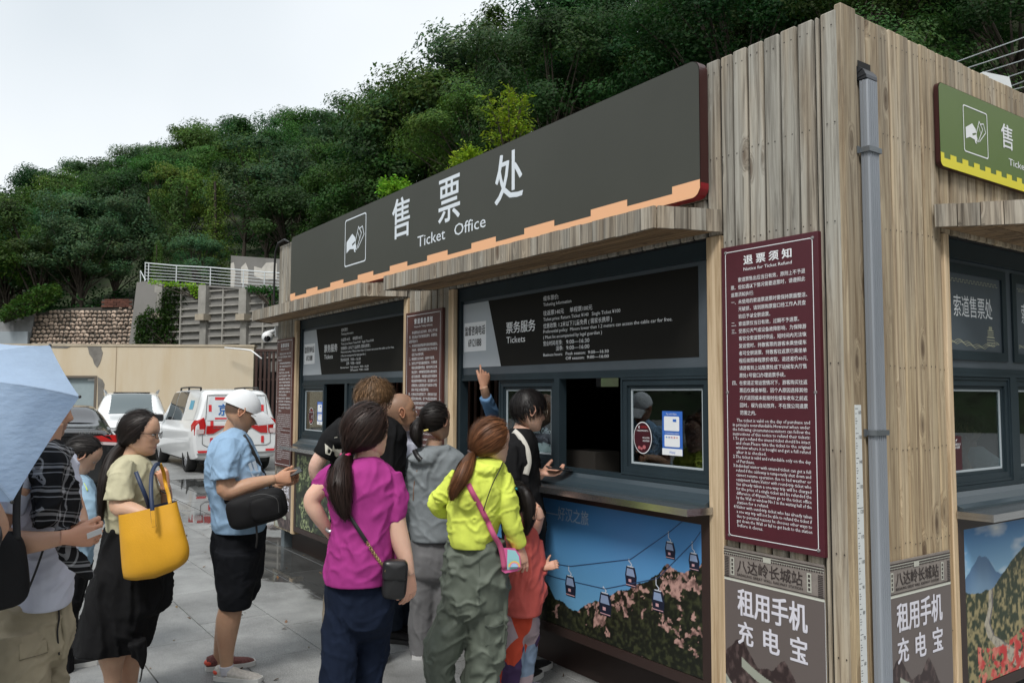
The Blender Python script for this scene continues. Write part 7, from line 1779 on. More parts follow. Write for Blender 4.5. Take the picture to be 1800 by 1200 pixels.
# his bag
bg_ = thing('crossbody_bag', 'black crossbody bag hanging in front of the man in the white cap', 'bag', tuple(p.P(450, 925, -.2)))
bl_ = BLK_F = cloth('black_nylon', (.013, .013, .014), .55, bump=.2)
def bagblob(P_, cx, cy, d, rx, ry, th, e=.45, name='body', m=None, parent=None, rot=0, n=28, sag=0):
    v = []; f = []; m_ = 13; c = V3(P_.P(cx, cy, d)); q = P_.s
    for j in range(m_):
        w_ = -1+2*j/(m_-1); k = max(.02, (1-abs(w_)**3.2))**.5
        for i in range(n):
            t = 2*pi*i/n; x = np.sign(cos(t))*abs(cos(t))**e*rx*k; y = np.sign(sin(t))*abs(sin(t))**e*ry*k; X = x*cos(rot)-y*sin(rot); Y = x*sin(rot)+y*cos(rot)-sag*(x/rx)**2*0
            v.append(tuple(c+V3(P_.r)*X*q+np.array([0, 0, 1])*Y*q+V3(P_.a)*w_*th))
    for j in range(m_-1):
        for i in range(n): f.append((j*n+i, j*n+(i+1) % n, (j+1)*n+(i+1) % n, (j+1)*n+i))
    f += [tuple(range(n))[::-1], tuple(range((m_-1)*n, m_*n))]; return obj(name, v, f, m, parent, True)
b1 = bagblob(p, 452, 893, -.235, 49, 28, .055, .5, 'body', bl_, bg_, radians(14)); bagblob(p, 468, 892, -.29, 26, 19, .025, .55, 'front_pocket', bl_, bg_, radians(12))
for o_, pts in (('strap', [(400, 866, -.21), (398, 880, -.2), (410, 890, -.22)]), ('strap', [(478, 856, -.1), (484, 866, -.16), (488, 872, -.2)])):
    v, f = strap_vf(catmull([V3(p.P(*q)) for q in pts], 12), .026, .003); obj(o_, v, f, MATS['black_webbing'], bg_, True)
p.tubeobj('dangling_strap', [(450, 918, -.25), (452, 945, -.25), (450, 962, -.24)], .006, MATS['black_webbing'], b1)
v, f = tube_vf([tuple(a) for a in catmull([V3(p.P(*q)) for q in ((440, 872, -.31), (462, 868, -.315), (486, 876, -.31), (490, 900, -.305))], 16)], .0018, 5); obj('zip', v, f, mat('zip_metal', (.12, .12, .12), .4, .6), b1)

# ---- 2 woman with the yellow tote
p = Person('young woman in glasses, beige tee and long black skirt holding a yellow tote', 230, 4.3, (.52, .315, .215))
p.head(248, 762, 0, 108, -6, sc_=.97, nose=.85, ears=False, jaw=1.0, brow=(.07, .045, .035), lips=(.45, .17, .14))
p.flesh([p.limb([(228, 815, 0, 19), (234, 800, 0, 16.5), (243, 782, 0, 17)]), p.limb([(217, 840, -.19, 15), (211, 868, -.21, 15), (209, 890, -.22, 16), (232, 897, -.24, 15), (262, 908, -.26, 11)]),
         p.limb([(245, 835, .1, 15), (258, 850, .17, 15), (284, 893, .16, 14), (291, 870, .08, 11.5), (290, 852, .02, 8.6)]), p.limb([(220, 945, -.02, 26), (212, 1020, -.03, 30), (205, 1100, -.03, 27), (197, 1150, -.03, 23), (198, 1185, -.03, 15), (200, 1238, -.03, 12)]), p.limb([(232, 945, .05, 26), (230, 1020, .1, 28), (228, 1100, .12, 24), (226, 1160, .12, 20), (226, 1225, .12, 11)]), p.loft([(830, 200, 256, 0, .13), (960, 200, 255, 0, .13)])])
p.hand(p.P(291, 853, .02), p.dirv(-.25, 1, -.1), p.dirv(-.55, .1, .85), thumb_side=-1, s=.88, curls=((1.1, 1.3, .9), (1.2, 1.3, .9), (1.25, 1.3, .9), (1.3, 1.3, .9)), thumb=(.5, .7, .5), thumb_curl=.5)
p.finish(); eyes(p.M, p.hs, p.root, .9)
tee = p.cloth('shirt', [p.loft([(797, 219, 250, 0, .07), (806, 206, 257, 0, .12), (820, 193, 264, 0, .165), (845, 184, 272, 0, .185), (872, 181, 277, 0, .17), (902, 186, 276, 0, .15), (932, 190, 264, 0, .14)], e=.92), p.limb([(222, 815, -.12, 19), (214, 846, -.18, 22), (209, 872, -.205, 25), (208, 879, -.21, 27)]), p.limb([(250, 822, .13, 16), (262, 850, .17, 17)])], cloth('beige_jersey', (.50, .47, .32)), fold=.014, ff=(7, 7, 4), seed=9, voxel=.0078)
collar(p, 236, 811, 19, -4, .075, MATS['beige_jersey'])
p.cloth('skirt', [p.loft([(922, 191, 264, 0, .14), (960, 184, 288, 0, .16), (1004, 172, 298, 0, .18), (1066, 155, 295, 0, .185), (1080, 150, 272, 0, .19), (1112, 141, 263, 0, .20), (1138, 133, 255, 0, .20)]), p.limb([(240, 1125, -.12, 17), (248, 1152, -.12, 11), (251, 1176, -.12, 3)])], cloth('black_skirt', (.010, .010, .011), .8), fold=.030, ff=(10, 10, .8), seed=2, voxel=.0085)
p.tubeobj('hem_cord', [(250, 1174, -.12), (248, 1188, -.12), (246, 1197, -.12)], .004, MATS['black_webbing'])
make_hair(p.M, p.hs, p.root, (.017, .012, .010), 'pony', tie=tlocal(p, 212, 788, .02), tail=[p.P(214, 785, .0), p.P(200, 800, -.04), p.P(188, 830, -.10), p.P(180, 870, -.14), p.P(176, 925, -.16)], tailr=[.035, .038, .034, .026, .008], lift=.013, n=1500, seed=4, tn=600, hl=([-1, -.6, -.3, -.05, .15, .3, .42, .55, .7, 1], [-.85, -.85, -.78, -.68, -.55, -.15, .2, .55, .66, .70]))
glasses(p, mat('black_frame', (.015, .012, .012), .25), .0019, .0235, .0175)
p.tubeobj('sock', [(198, 1192, -.03), (200, 1232, -.03)], .042, cloth('pink_sock', (.50, .34, .32)))
p.shoe(200, 1240, -.03, (.9, -.4), SH1, WHITE_S, .25); p.shoe(226, 1228, .12, (1, .1), SH1, WHITE_S, .25)
p.tubeobj('hair_tie_band', [(283, 862, .0), (291, 866, -.035), (299, 862, .0)], .004, MATS['black_webbing'])
# tote
tb_ = thing('tote_bag', 'large yellow leather tote with navy lining held by the young woman in glasses', 'bag', tuple(p.P(265, 1010, -.25)))
YL = mat('yellow_leather', (.68, .345, .02), .5, var=.05, bump=.12, bscale=120, spec=.4); NV = mat('navy_leather', (.015, .030, .075), .5)
def tote(inset=0, vmax=1.0):
    rows = [(0, 208, 904, 311, 880, .050), (.12, 208.5, 916, 314, 894, .060), (.5, 211, 956, 325, 934, .085), (.85, 214, 996, 333, 968, .090), (.95, 216, 1008, 331, 982, .080), (1.0, 217, 1013, 328, 987, .060)]
    v = []; f = []; n = 36; vs = np.linspace(0, vmax, 20)
    for t in vs:
        lx, ly, rx, ry, th_ = interp_keep([r[0] for r in rows], [r[1:] for r in rows], t); A = V3(p.P(lx, ly, -.27)); B = V3(p.P(rx, ry, -.24)); c = (A+B)/2; X = (B-A)/2
        for k in range(n):
            a = 2*pi*k/n; ca, sa = cos(a), sin(a); e = .30; px_ = np.sign(ca)*abs(ca)**e; pz_ = np.sign(sa)*abs(sa)**.8*(1-.25*abs(px_)**3); sagz = -(.030*max(0, t-.80)/.20)*(1-abs(px_+.1)**2)
            dent = -.008*sin(px_*2.2+1)*t
            v.append(tuple(c+X*px_*(1-inset)+V3(p.a)*((th_-inset*.1)*pz_+dent)+np.array([0, 0, sagz])))
    m_ = len(vs)
    for i in range(m_-1):
        for k in range(n): f.append((i*n+k, i*n+(k+1) % n, (i+1)*n+(k+1) % n, (i+1)*n+k))
    f.append(tuple(range((m_-1)*n, m_*n))); return v, f
v, f = tote(); b1 = obj('body', v, f, YL, tb_, True); v, f = tote(.02, .5); obj('lining', v, [q[::-1] for q in f], NV, b1, True)
for nm, pts, m_, w_ in (('handle', [(271, 925, -.345), (268, 898, -.35), (265.5, 862, -.31), (267, 832, -.24), (274, 817, -.16), (281, 815, -.10)], NV, .020), ('handle', [(281, 815, -.10), (287, 828, -.05), (291, 850, -.03), (296, 868, -.12), (299, 884, -.22)], YL, .018), ('handle', [(239, 829, -.21), (247, 850, -.24), (256, 872, -.24), (264, 896, -.20)], NV, .020)):
    v, f = strap_vf(catmull([V3(p.P(*q)) for q in pts], 26), w_, .005); obj(nm, v, f, m_, tb_, True)
v, f = strap_vf([V3(p.P(*q)) for q in ((268, 897, -.352), (269.5, 912, -.362), (270.5, 925, -.368))], .018, .004); obj('handle_tab', v, f, YL, tb_)

# ---- 3 girl in light blue, head bowed
p = Person('woman in light blue long sleeves, head bowed, behind the tote holder', 140, 4.9, (.48, .29, .2))
p.head(146, 801, 0, 92, -36, sc_=.96, nose=.85)
p.flesh([p.limb([(128, 848, 0, 17), (136, 826, 0, 16)]), p.loft([(850, 118, 156, 0, .12), (980, 122, 154, 0, .12)]), p.limb([(140, 860, -.1, 12), (152, 886, -.17, 11), (163, 910, -.18, 10), (180, 904, -.10, 9), (190, 897, -.05, 8)])])
p.hand(p.P(188, 898, -.06), p.dirv(.8, .5, .2), p.dirv(0, .4, .9), s=.85, curl=(.5, .6, .4)); p.finish(); eyes(p.M, p.hs, p.root, .5)
LB = cloth('pale_blue_jersey', (.30, .44, .56))
p.cloth('shirt', [p.loft([(832, 120, 148, 0, .08), (845, 109, 161, 0, .14), (870, 108, 169, 0, .17), (900, 112, 168, 0, .15), (940, 118, 163, 0, .14), (990, 117, 161, 0, .15)]), p.limb([(138, 850, -.13, 19), (151, 886, -.19, 17), (163, 916, -.19, 15), (178, 908, -.13, 11.5), (184, 902, -.10, 10.5)])], LB, fold=.014, seed=12)
p.cloth('trousers', [p.loft([(983, 116, 161, 0, .15), (1030, 112, 148, 0, .15), (1140, 107, 131, 0, .13), (1212, 108, 134, 0, .12)])], cloth('black_trousers', (.010, .010, .012)), fold=.015, ff=(9, 9, 1.5), seed=1)
make_hair(p.M, p.hs, p.root, BLACKH, 'pony', tie=tlocal(p, 113, 797, -.02), tail=[p.P(114, 797, -.02), p.P(106, 806, -.02), p.P(104, 830, -.02)], tailr=[.022, .03, .012], lift=.013, n=900, seed=5, tn=200)
obj('hair_clip', *ball(p.P(111, 795, -.06), .014, 10), mat('pale_clip', (.5, .55, .6), .4), p.root, True)
p.tubeobj('yellow_strap', [(116, 838, -.155), (130, 839, -.16), (145, 846, -.17), (154, 862, -.20)], .003, mat('neon_cord', (.55, .65, .05), .6))
p.shoe(118, 1180, 0, (1, .2), MATS['black_plastic'], WHITE_S, .24)

# ---- 4 man with the plaid shirt over his shoulders
p = Person('man in white tee with a black plaid shirt draped over him', 80, 3.2, (.47, .27, .18))
p.head(79, 716, .02, 86, -8, sc_=1.0, stubble=.5, scalp=(.03, .022, .018, .9), nose=1.1)
p.flesh([p.limb([(74, 800, 0, 24), (80, 765, 0, 25), (84, 740, 0, 26)]), p.loft([(830, 40, 118, 0, .15), (1040, 45, 112, 0, .14)]), p.limb([(35, 850, -.24, 24), (-12, 930, -.28, 25), (10, 952, -.3, 25), (60, 952, -.3, 19), (114, 944, -.3, 12)]), p.limb([(100, 835, .1, 18), (122, 870, .18, 18), (140, 920, .14, 15), (130, 930, .0, 13), (128, 935, -.1, 12)])])
p.hand(p.P(116, 944, -.30), p.dirv(1, -.05, .15), p.dirv(.0, .25, .95), s=1.02, curls=((.5, .9, .6), (.7, 1.0, .6), (.8, 1.1, .6), (.9, 1.1, .6)), thumb=(.45, .9, .3), thumb_curl=.35)
p.hand(p.P(128, 928, -.16), p.dirv(1, -.15, -.2), p.dirv(0, -.3, -.9), thumb_side=-1, s=.95, curl=(.8, .9, .6), thumb=(.4, .8, .3)); p.finish()
tee = p.cloth('shirt', [p.loft([(784, 58, 112, 0, .09), (798, 40, 121, 0, .16), (825, 27, 127, 0, .2), (880, 22, 131, 0, .2), (940, 28, 131, 0, .19), (1000, 32, 129, 0, .18), (1045, 33, 124, 0, .18), (1060, 35, 119, 0, .175)]), p.limb([(100, 815, .14, 26), (118, 850, .18, 25), (126, 882, .2, 20)]), p.limb([(50, 815, -.15, 28), (25, 860, -.24, 30), (8, 900, -.27, 30)])], cloth('white_cotton', (.58, .60, .70), .85, var=.05), fold=.018, ff=(6, 6, 4), seed=14, voxel=.0075)
def plaid():
    m = bpy.data.materials.new('black_plaid'); m.use_nodes = True; t = m.node_tree; b = t.nodes['Principled BSDF']; L = t.links.new; b.inputs['Roughness'].default_value = .9; b.inputs['Specular IOR Level'].default_value = .15
    tcn = node(t, 'ShaderNodeTexCoord'); mp = node(t, 'ShaderNodeMapping'); mp.inputs['Rotation'].default_value = (.12, .2, .62); L(tcn.outputs['Object'], mp.inputs['Vector']); 
    nz = node(t, 'ShaderNodeTexNoise'); nz.inputs['Scale'].default_value = 6; L(mp.outputs[0], nz.inputs['Vector']); ad = node(t, 'ShaderNodeVectorMath', operation='MULTIPLY_ADD'); ad.inputs[1].default_value = (.03, .03, .03); L(nz.outputs['Color'], ad.inputs[0]); L(mp.outputs[0], ad.inputs[2])
    s = node(t, 'ShaderNodeSeparateXYZ'); L(ad.outputs[0], s.inputs[0]); fac = None
    for ax_, per, offs in (('X', .085, 0), ('Z', .085, .3)):
        for w_, o_, k in ((.12, 0, .6), (.05, .22, .6), (.05, -.2, .45)):
            a = node(t, 'ShaderNodeMath', operation='DIVIDE'); a.inputs[1].default_value = per; L(s.outputs[ax_], a.inputs[0]); a2 = node(t, 'ShaderNodeMath', operation='ADD'); a2.inputs[1].default_value = offs+o_+50; L(a.outputs[0], a2.inputs[0])
            fr = node(t, 'ShaderNodeMath', operation='FRACT'); L(a2.outputs[0], fr.inputs[0]); lt = node(t, 'ShaderNodeMath', operation='LESS_THAN'); lt.inputs[1].default_value = w_; L(fr.outputs[0], lt.inputs[0]); ml = node(t, 'ShaderNodeMath', operation='MULTIPLY'); ml.inputs[1].default_value = k*.55; L(lt.outputs[0], ml.inputs[0])
            if fac is None: fac = ml
            else: sm = node(t, 'ShaderNodeMath', operation='ADD'); L(fac.outputs[0], sm.inputs[0]); L(ml.outputs[0], sm.inputs[1]); fac = sm
    mx = node(t, 'ShaderNodeMix', data_type='RGBA'); mx.inputs['A'].default_value = (.011, .011, .012, 1); mx.inputs['B'].default_value = (.50, .50, .52, 1); L(fac.outputs[0], mx.inputs['Factor']); L(mx.outputs['Result'], b.inputs['Base Color']); return m
PLD = plaid()
p.cloth('plaid_shirt', [p.limb([(100, 785, -.10, 18), (90, 812, -.19, 27), (86, 850, -.22, 29), (84, 890, -.23, 30), (86, 922, -.23, 29)]), p.limb([(104, 790, -.08, 15), (112, 830, -.16, 17), (117, 880, -.19, 15), (118, 925, -.20, 15)]), p.limb([(105, 930, -.26, 20), (118, 968, -.26, 18), (138, 990, -.25, 17), (156, 1008, -.24, 12), (160, 1018, -.24, 8)])], PLD, fold=.030, ff=(8, 8, 3), seed=15, voxel=.008)
KH = cloth('khaki_cotton', (.36, .31, .22))
tr_ = p.cloth('trousers', [p.hips([(1048, 18, 119, 0, .17), (1090, 6, 120, 0, .18), (1130, 2, 118, 0, .18)]), p.limb([(34, 1110, -.08, 50), (34, 1200, -.1, 46), (38, 1330, -.1, 34), (40, 1408, -.1, 28)]), p.limb([(84, 1110, .08, 38), (86, 1200, .1, 30), (88, 1330, .1, 26), (90, 1385, .1, 24)])], KH, fold=.020, seed=16, ff=(6, 6, 3), voxel=.008)
decal('pocket_flap', tr_, [[(34, 1131), (82, 1123), (85, 1138), (84, 1146), (35, 1160)]], KH, p.root, .006); band_on('pocket_seam', tr_, [(34, 1160, 3.1), (60, 1153, 3.1), (84, 1146, 3.1)], .003, .001, mat('khaki_shadow', (.18, .15, .10), .9), p.root, .007)
band_on('drawstring', tr_, [(102, 1062, 3.1), (104, 1085, 3.1), (101, 1110, 3.1), (104, 1150, 3.1)], .006, .004, MATS['black_webbing'], p.root, .008); band_on('belt_tail', tr_, [(110, 1062, 3.1), (112, 1090, 3.1), (117, 1115, 3.1), (110, 1158, 3.1)], .024, .004, KH, p.root, .010)
p.tubeobj('cord', [(76, 965, -.26), (64, 1000, -.24), (52, 1030, -.22), (44, 1046, -.22)], .004, MATS['black_webbing'])
p.shoe(42, 1400, -.1, (1, -.2), SH1, WHITE_S); p.shoe(90, 1380, .1, (1, .1), SH1, WHITE_S)
slab('ticket', 'small white card in the fingers of the plaid shirt man', 'card', p.P(166, 937, -.28), p.dirv(1, .35, .1), p.dirv(-.2, .5, -.8), p.dirv(0, 0, 1), (.05, .045, .0012), WHITEP, .0004)
sb = thing('shoulder_bag', 'black bag at the left edge hanging from the plaid shirt man', 'bag', tuple(p.P(10, 1060, -.3))); bagblob(p, -16, 1006, -.40, 50, 60, .05, .5, 'body', bl_, sb, radians(8)); v, f = strap_vf(catmull([V3(p.P(*q)) for q in ((30, 948, -.38), (29, 900, -.36), (34, 850, -.34), (60, 800, -.16))], 16), .024, .003); obj('strap', v, f, MATS['black_webbing'], sb, True)

# ---- 5 umbrella carrier just outside the frame and the umbrella
p = Person('person at the left edge carrying the light blue umbrella, only an elbow showing', -130, 2.75, (.45, .26, .17))
p.head(-130, 702, 0, 80, -5)
p.flesh([p.limb([(-130, 800, 0, 30), (-128, 750, 0, 28)]), p.limb([(-62, 840, -.12, 28), (-22, 905, -.14, 26), (-14, 935, -.14, 24), (-60, 935, -.2, 20), (-110, 915, -.25, 14)]), p.loft([(830, -200, -70, 0, .14), (1100, -190, -80, 0, .14)])])
p.hand(p.P(-112, 915, -.25), p.dirv(-.6, .5, -.2), p.dirv(0, 0, -1), s=1, curl=(1.1, 1.2, .9)); p.finish()
p.cloth('shirt', [p.loft([(790, -160, -95, 0, .1), (815, -200, -60, 0, .16), (900, -205, -55, 0, .18), (1120, -200, -60, 0, .17)]), p.limb([(-72, 825, -.1, 30), (-48, 868, -.13, 32)])], cloth('white_cotton', (.6, .6, .6)), fold=.016, seed=20)
p.cloth('trousers', [p.hips([(1100, -200, -60, 0, .16), (1200, -195, -62, 0, .16)]), p.limb([(-165, 1190, 0, 40), (-162, 1500, 0, 30)]), p.limb([(-95, 1190, 0, 40), (-98, 1500, 0, 30)])], cloth('dark_denim', (.03, .04, .06)), seed=21)
p.tubeobj('watch_strap', [(-4, 928, -.20), (-2, 945, -.23), (-8, 962, -.20)], .010, BLK)
um = thing('umbrella', 'light blue folding umbrella tilted towards the lens at the left edge', 'umbrella', tuple(at(-112, 930, 2.5)))
TIPS = [(88, 607, 2.95), (140, 697, 2.66), (21, 882, 2.36), (-160, 965, 2.22), (-360, 890, 2.30), (-440, 720, 2.55), (-330, 590, 2.88), (-110, 560, 3.02)]
apex = V3(at(-165, 668, 2.30)); T_ = [V3(at(*t)) for t in TIPS]; cen = np.mean(T_, 0); axis = apex-cen; 
def canopy_pt(i, u, r_):
    """i panel, u 0..1 between ribs, r 0..1 apex to rim"""
    a, b = T_[i], T_[(i+1) % 8]; e = a*(1-u)+b*u; e = e+(cen-e)*(.012 if i < 2 else .13)*(4*u*(1-u)); base = apex+(e-apex)*r_; bulge = axis*.42*(r_*(1-r_))*2*(1-.12*4*u*(1-u)); return base+bulge
FAB = mat('umbrella_cloth', (.47, .61, .80), .6, var=.05, scale=5, bump=.35, bscale=22, stretch=(1, 1, 2.5), spec=.4)
tt_ = FAB.node_tree; bb_ = tt_.nodes['Principled BSDF']; tl2 = node(tt_, 'ShaderNodeBsdfTranslucent'); tl2.inputs['Color'].default_value = (.40, .56, .80, 1); mm2 = node(tt_, 'ShaderNodeMixShader'); mm2.inputs[0].default_value = .35; tt_.links.new(bb_.outputs[0], mm2.inputs[1]); tt_.links.new(tl2.outputs[0], mm2.inputs[2]); tt_.links.new(mm2.outputs[0], tt_.nodes['Material Output'].inputs['Surface'])
canopy = None
for i in range(8):
    v = []; f = []; nu, nr = 16, 18; rg_ = np.random.default_rng(i)
    for j in range(nr+1):
        for k in range(nu+1):
            q = canopy_pt(i, k/nu, j/nr); wv = (float(vnoise(np.array([[k*.35+i*9, j*.5, i]]))[0])-.5)*.010*(4*(k/nu)*(1-k/nu)); v.append(tuple(q+axis/np.linalg.norm(axis)*wv))
    for j in range(nr):
        for k in range(nu): a = j*(nu+1)+k; f.append((a, a+1, a+nu+2, a+nu+1))
    obj('canopy_panel', v, f, FAB, um, True)
RIBM = mat('rib_steel', (.08, .09, .11), .35, .7)
for i in range(8):
    P_ = [canopy_pt(i, 0, t)-axis/np.linalg.norm(axis)*.006 for t in np.linspace(0, 1, 12)]; v, f = tube_vf([tuple(q) for q in P_], .0022, 6); rb = obj('rib', v, f, RIBM, um, True)
    obj('tip', *ball(Vector(T_[i]), .0055, 8), MATS['black_plastic'], rb, True)
hnd = V3(at(-112, 915, 2.5)); v, f = tube_vf([tuple(apex+(apex-cen)*.12), tuple(apex), tuple(hnd)], [.004, .005, .006], 8); obj('shaft', v, f, RIBM, um, True); v, f = tube_vf([tuple(hnd+(apex-hnd)*.12), tuple(hnd-(apex-hnd)*.15)], [.012, .014], 10); obj('handle', v, f, MATS['black_plastic'], um, True)

# ---- 6 woman in purple
p = Person('woman in purple tee and navy trousers with long ponytail, seen from behind', 640, 3.55, (.60, .375, .28))
p.head(648, 759, 0, 44, 0, sc_=.97, ears=False, wf=1.03, nose=.8)
p.flesh([p.limb([(640, 822, 0, 24), (646, 800, 0, 22), (648, 780, 0, 22)]), p.limb([(585, 842, 0, 18), (560, 862, -.02, 16), (548, 880, -.03, 15), (556, 900, -.03, 14), (572, 925, -.0, 11), (584, 940, .05, 10)]), p.limb([(688, 860, -.02, 22), (694, 915, -.03, 20), (705, 955, -.04, 17), (714, 985, -.05, 13), (720, 1010, -.05, 9.5)]), p.loft([(830, 600, 670, 0, .11), (1060, 590, 670, 0, .13)])])
p.hand(p.P(720, 1008, -.05), p.dirv(.06, -1, .05), p.dirv(-.6, 0, .7), s=.93, curl=(.35, .4, .3), thumb=(.45, .85, .2), thumb_side=-1); p.hand(p.P(584, 938, .05), p.dirv(.5, -.8, .3), p.dirv(.7, .3, .1), s=.88); p.finish()
PUR = cloth('magenta_jersey', (.37, .042, .23), .8)
tee = p.cloth('shirt', [p.loft([(801, 631, 664, 0, .07), (810, 611, 674, 0, .11), (823, 583, 690, 0, .135), (842, 569, 699, 0, .145), (875, 575, 700, 0, .155), (920, 583, 694, 0, .155), (966, 576, 694, 0, .165), (1006, 570, 692, 0, .17), (1020, 571, 688, 0, .17)]), p.limb([(592, 832, 0, 21), (572, 848, 0, 22), (561, 866, -.01, 17)]), p.limb([(682, 833, 0, 23), (690, 872, -.01, 25), (688, 917, -.03, 24)])], PUR, fold=.013, ff=(6.5, 6.5, 4.5), seed=31, smooth=2, voxel=.0072)
collar(p, 647, 806, 20, -1, .085, PUR)
NVY = cloth('navy_twill', (.010, .016, .034))
p.cloth('trousers', [p.hips([(1008, 574, 689, 0, .165), (1045, 574, 695, 0, .175), (1085, 577, 692, 0, .165)]), p.limb([(606, 1075, -.04, 35), (599, 1130, -.06, 32), (592, 1200, -.08, 28), (586, 1290, -.08, 24), (584, 1356, -.08, 24)], k=6), p.limb([(656, 1075, .04, 38), (652, 1130, .06, 34), (646, 1200, .07, 27), (642, 1290, .07, 24), (640, 1356, .07, 24)], k=6)], NVY, fold=.016, ff=(7, 7, 2.2), seed=32, voxel=.0078, smooth=2)
make_hair(p.M, p.hs, p.root, (.024, .013, .010), 'pony', tie=tlocal(p, 608, 800, -.04), tail=[p.P(609, 799, -.05), p.P(600, 822, -.12), p.P(597, 852, -.17), p.P(601, 884, -.175), p.P(608, 912, -.17)], tailr=[.022, .050, .055, .042, .008], lift=.017, n=2400, seed=6, tn=900, wave=.008, hl=([-1, -.6, -.3, -.05, .15, .3, .45, .6, 1], [-.95, -.92, -.80, -.62, -.40, -.05, .40, .62, .70]))
p.tubeobj('hair_tie', [(600, 799, -.05), (607, 801, -.085), (615, 798, -.06)], .008, mat('pink_tie', (.70, .05, .22), .5))
p.tubeobj('watch', [(574, 929, -.03), (580, 934, -.045), (587, 928, -.03)], .008, mat('silver_watch', (.5, .5, .5), .3, .8))
p.shoe(586, 1362, 0, (0, 1), BLK, BLK); p.shoe(632, 1362, 0, (.1, 1), BLK, BLK)
hb = thing('handbag', 'small black chain strap handbag at the hip of the woman in purple', 'bag', tuple(p.P(695, 1048, -.16)))
b1 = bagblob(p, 694, 1017, -.14, 21, 33, .045, .4, 'body', mat('black_leather', (.012, .012, .013), .35, bump=.1), hb, radians(-4)); bagblob(p, 694, 1002, -.165, 21, 17, .03, .4, 'flap', MATS['black_leather'], hb, radians(-4))
A = catmull(on_cloth(tee, [(605, 895, 3.4), (618, 912, 3.4), (632, 933, 3.4), (645, 953, 3.4), (660, 976, 3.4), (672, 992, 3.4), (682, 1003, 3.35)], .007), 60)
v, f = strap_vf(A[:30], .016, .005); obj('strap', v, f, MATS['black_leather'], hb, True)
gold = mat('gold_chain', (.55, .42, .20), .3, .9); n_l = 22; B_ = catmull(A[29:], n_l+1)
lk = None
for i in range(n_l):
    c = (B_[i]+B_[i+1])/2; t = B_[i+1]-B_[i]; L_ = np.linalg.norm(t); t /= L_; q = np.cross(t, V3((CAM-Vector(c)).normalized())); nn = np.cross(t, q); w_ = q if i % 2 else q*.6+nn*.6
    pts = [tuple(c+t*L_*.75*cos(a)+w_*.0062*sin(a)) for a in np.linspace(0, 2*pi, 11)]; v, f = tube_vf(pts, .0019, 5, False); obj('chain_link', v, f, gold, hb, True)
v, f = tube_vf([tuple(V3(p.P(682, 1003, -.19))+V3(p.r)*.012*cos(a)+np.array([0, 0, .012*sin(a)])) for a in np.linspace(0, 2*pi, 13)], .002, 6, False); obj('ring', v, f, gold, hb, True)

# ---- 7 woman in neon yellow
p = Person('woman in neon yellow hooded top and baggy grey green cargo trousers', 850, 4.15, (.58, .37, .28))
p.head(866, 778, 0, 52, -4, ears=False, sc_=.97, nose=.8)
p.flesh([p.limb([(852, 828, 0, 20), (862, 805, 0, 17)]), p.loft([(840, 815, 875, 0, .11), (960, 810, 862, 0, .12)]), p.limb([(872, 845, 0, 13), (890, 880, -.05, 12), (898, 920, -.07, 12), (908, 945, -.05, 11), (913, 964, -.03, 8.5)]), p.limb([(815, 845, 0, 12), (785, 870, .0, 11), (772, 886, .02, 10), (785, 895, .07, 9.5), (812, 890, .14, 9)])])
p.hand(p.P(914, 962, -.03), p.dirv(.18, -1, .0), p.dirv(-.5, -.1, .8), s=.90, curls=((.2, .3, .2), (.3, .4, .3), (.4, .5, .3), (.4, .6, .3)), thumb=(-.55, .8, .1), thumb_side=1); p.finish()
NEO = cloth('neon_yellow_jersey', (.66, .76, .12), .75); hoodie = p.cloth('hooded_top', [p.loft([(803, 841, 876, 0, .07), (813, 824, 885, 0, .11), (830, 801, 892, 0, .14), (858, 791, 893, 0, .15), (906, 788, 882, 0, .145), (945, 790, 870, 0, .15), (958, 792, 867, 0, .145)]), p.limb([(808, 836, 0, 18), (783, 864, 0, 17), (766, 886, .02, 15), (782, 898, .07, 14), (808, 893, .13, 12)]), p.limb([(880, 836, -.02, 19), (890, 872, -.05, 19), (896, 915, -.07, 16.5), (907, 944, -.05, 14), (912, 958, -.03, 13)]),
    p.limb([(830, 812, -.03, 9), (842, 822, -.11, 12), (860, 826, -.12, 12), (880, 816, -.03, 9)]), p.blob(826, 862, -.135, 23, 38, .035)], NEO, fold=.016, ff=(7, 7, 6), seed=41, voxel=.0072, smooth=2)
OLV = cloth('grey_green_nylon', (.115, .135, .108), .6, spec=.4); carg = p.cloth('cargo_trousers', [p.hips([(946, 792, 884, 0, .145), (978, 783, 887, 0, .16), (1030, 777, 890, 0, .17), (1062, 774, 890, 0, .165)]), p.limb([(802, 1058, 0, 31), (792, 1100, 0, 32), (780, 1135, 0, 34), (773, 1160, 0, 28), (774, 1185, 0, 25), (778, 1222, 0, 20)]), p.limb([(852, 1058, 0, 38), (855, 1110, 0, 36), (852, 1150, 0, 34), (845, 1182, 0, 31), (845, 1200, 0, 33), (846, 1235, 0, 22)])], OLV, fold=.027, ff=(6, 6, 4.5), seed=42, fold2=.004, smooth=2, voxel=.0078)
decal('cargo_pocket', carg, [[(852, 1082), (884, 1072), (888, 1098), (886, 1128), (852, 1134)]], OLV, p.root, .012); band_on('pocket_hem', carg, [(852, 1099, 4), (870, 1102, 4), (886, 1096, 4)], .006, .003, mat('olive_shadow', (.05, .06, .05), .8), p.root, .014)
make_hair(p.M, p.hs, p.root, (.115, .047, .020), 'pony', tie=tlocal(p, 830, 795, -.04), tail=[p.P(831, 795, -.05), p.P(822, 812, -.12), p.P(812, 838, -.16), p.P(800, 862, -.165), p.P(794, 878, -.16)], tailr=[.016, .040, .048, .034, .006], lift=.017, n=1900, seed=7, tn=800, wave=.006, hl=([-1, -.6, -.3, -.05, .15, .3, .45, .6, 1], [-.90, -.85, -.72, -.60, -.42, -.1, .40, .60, .68]))
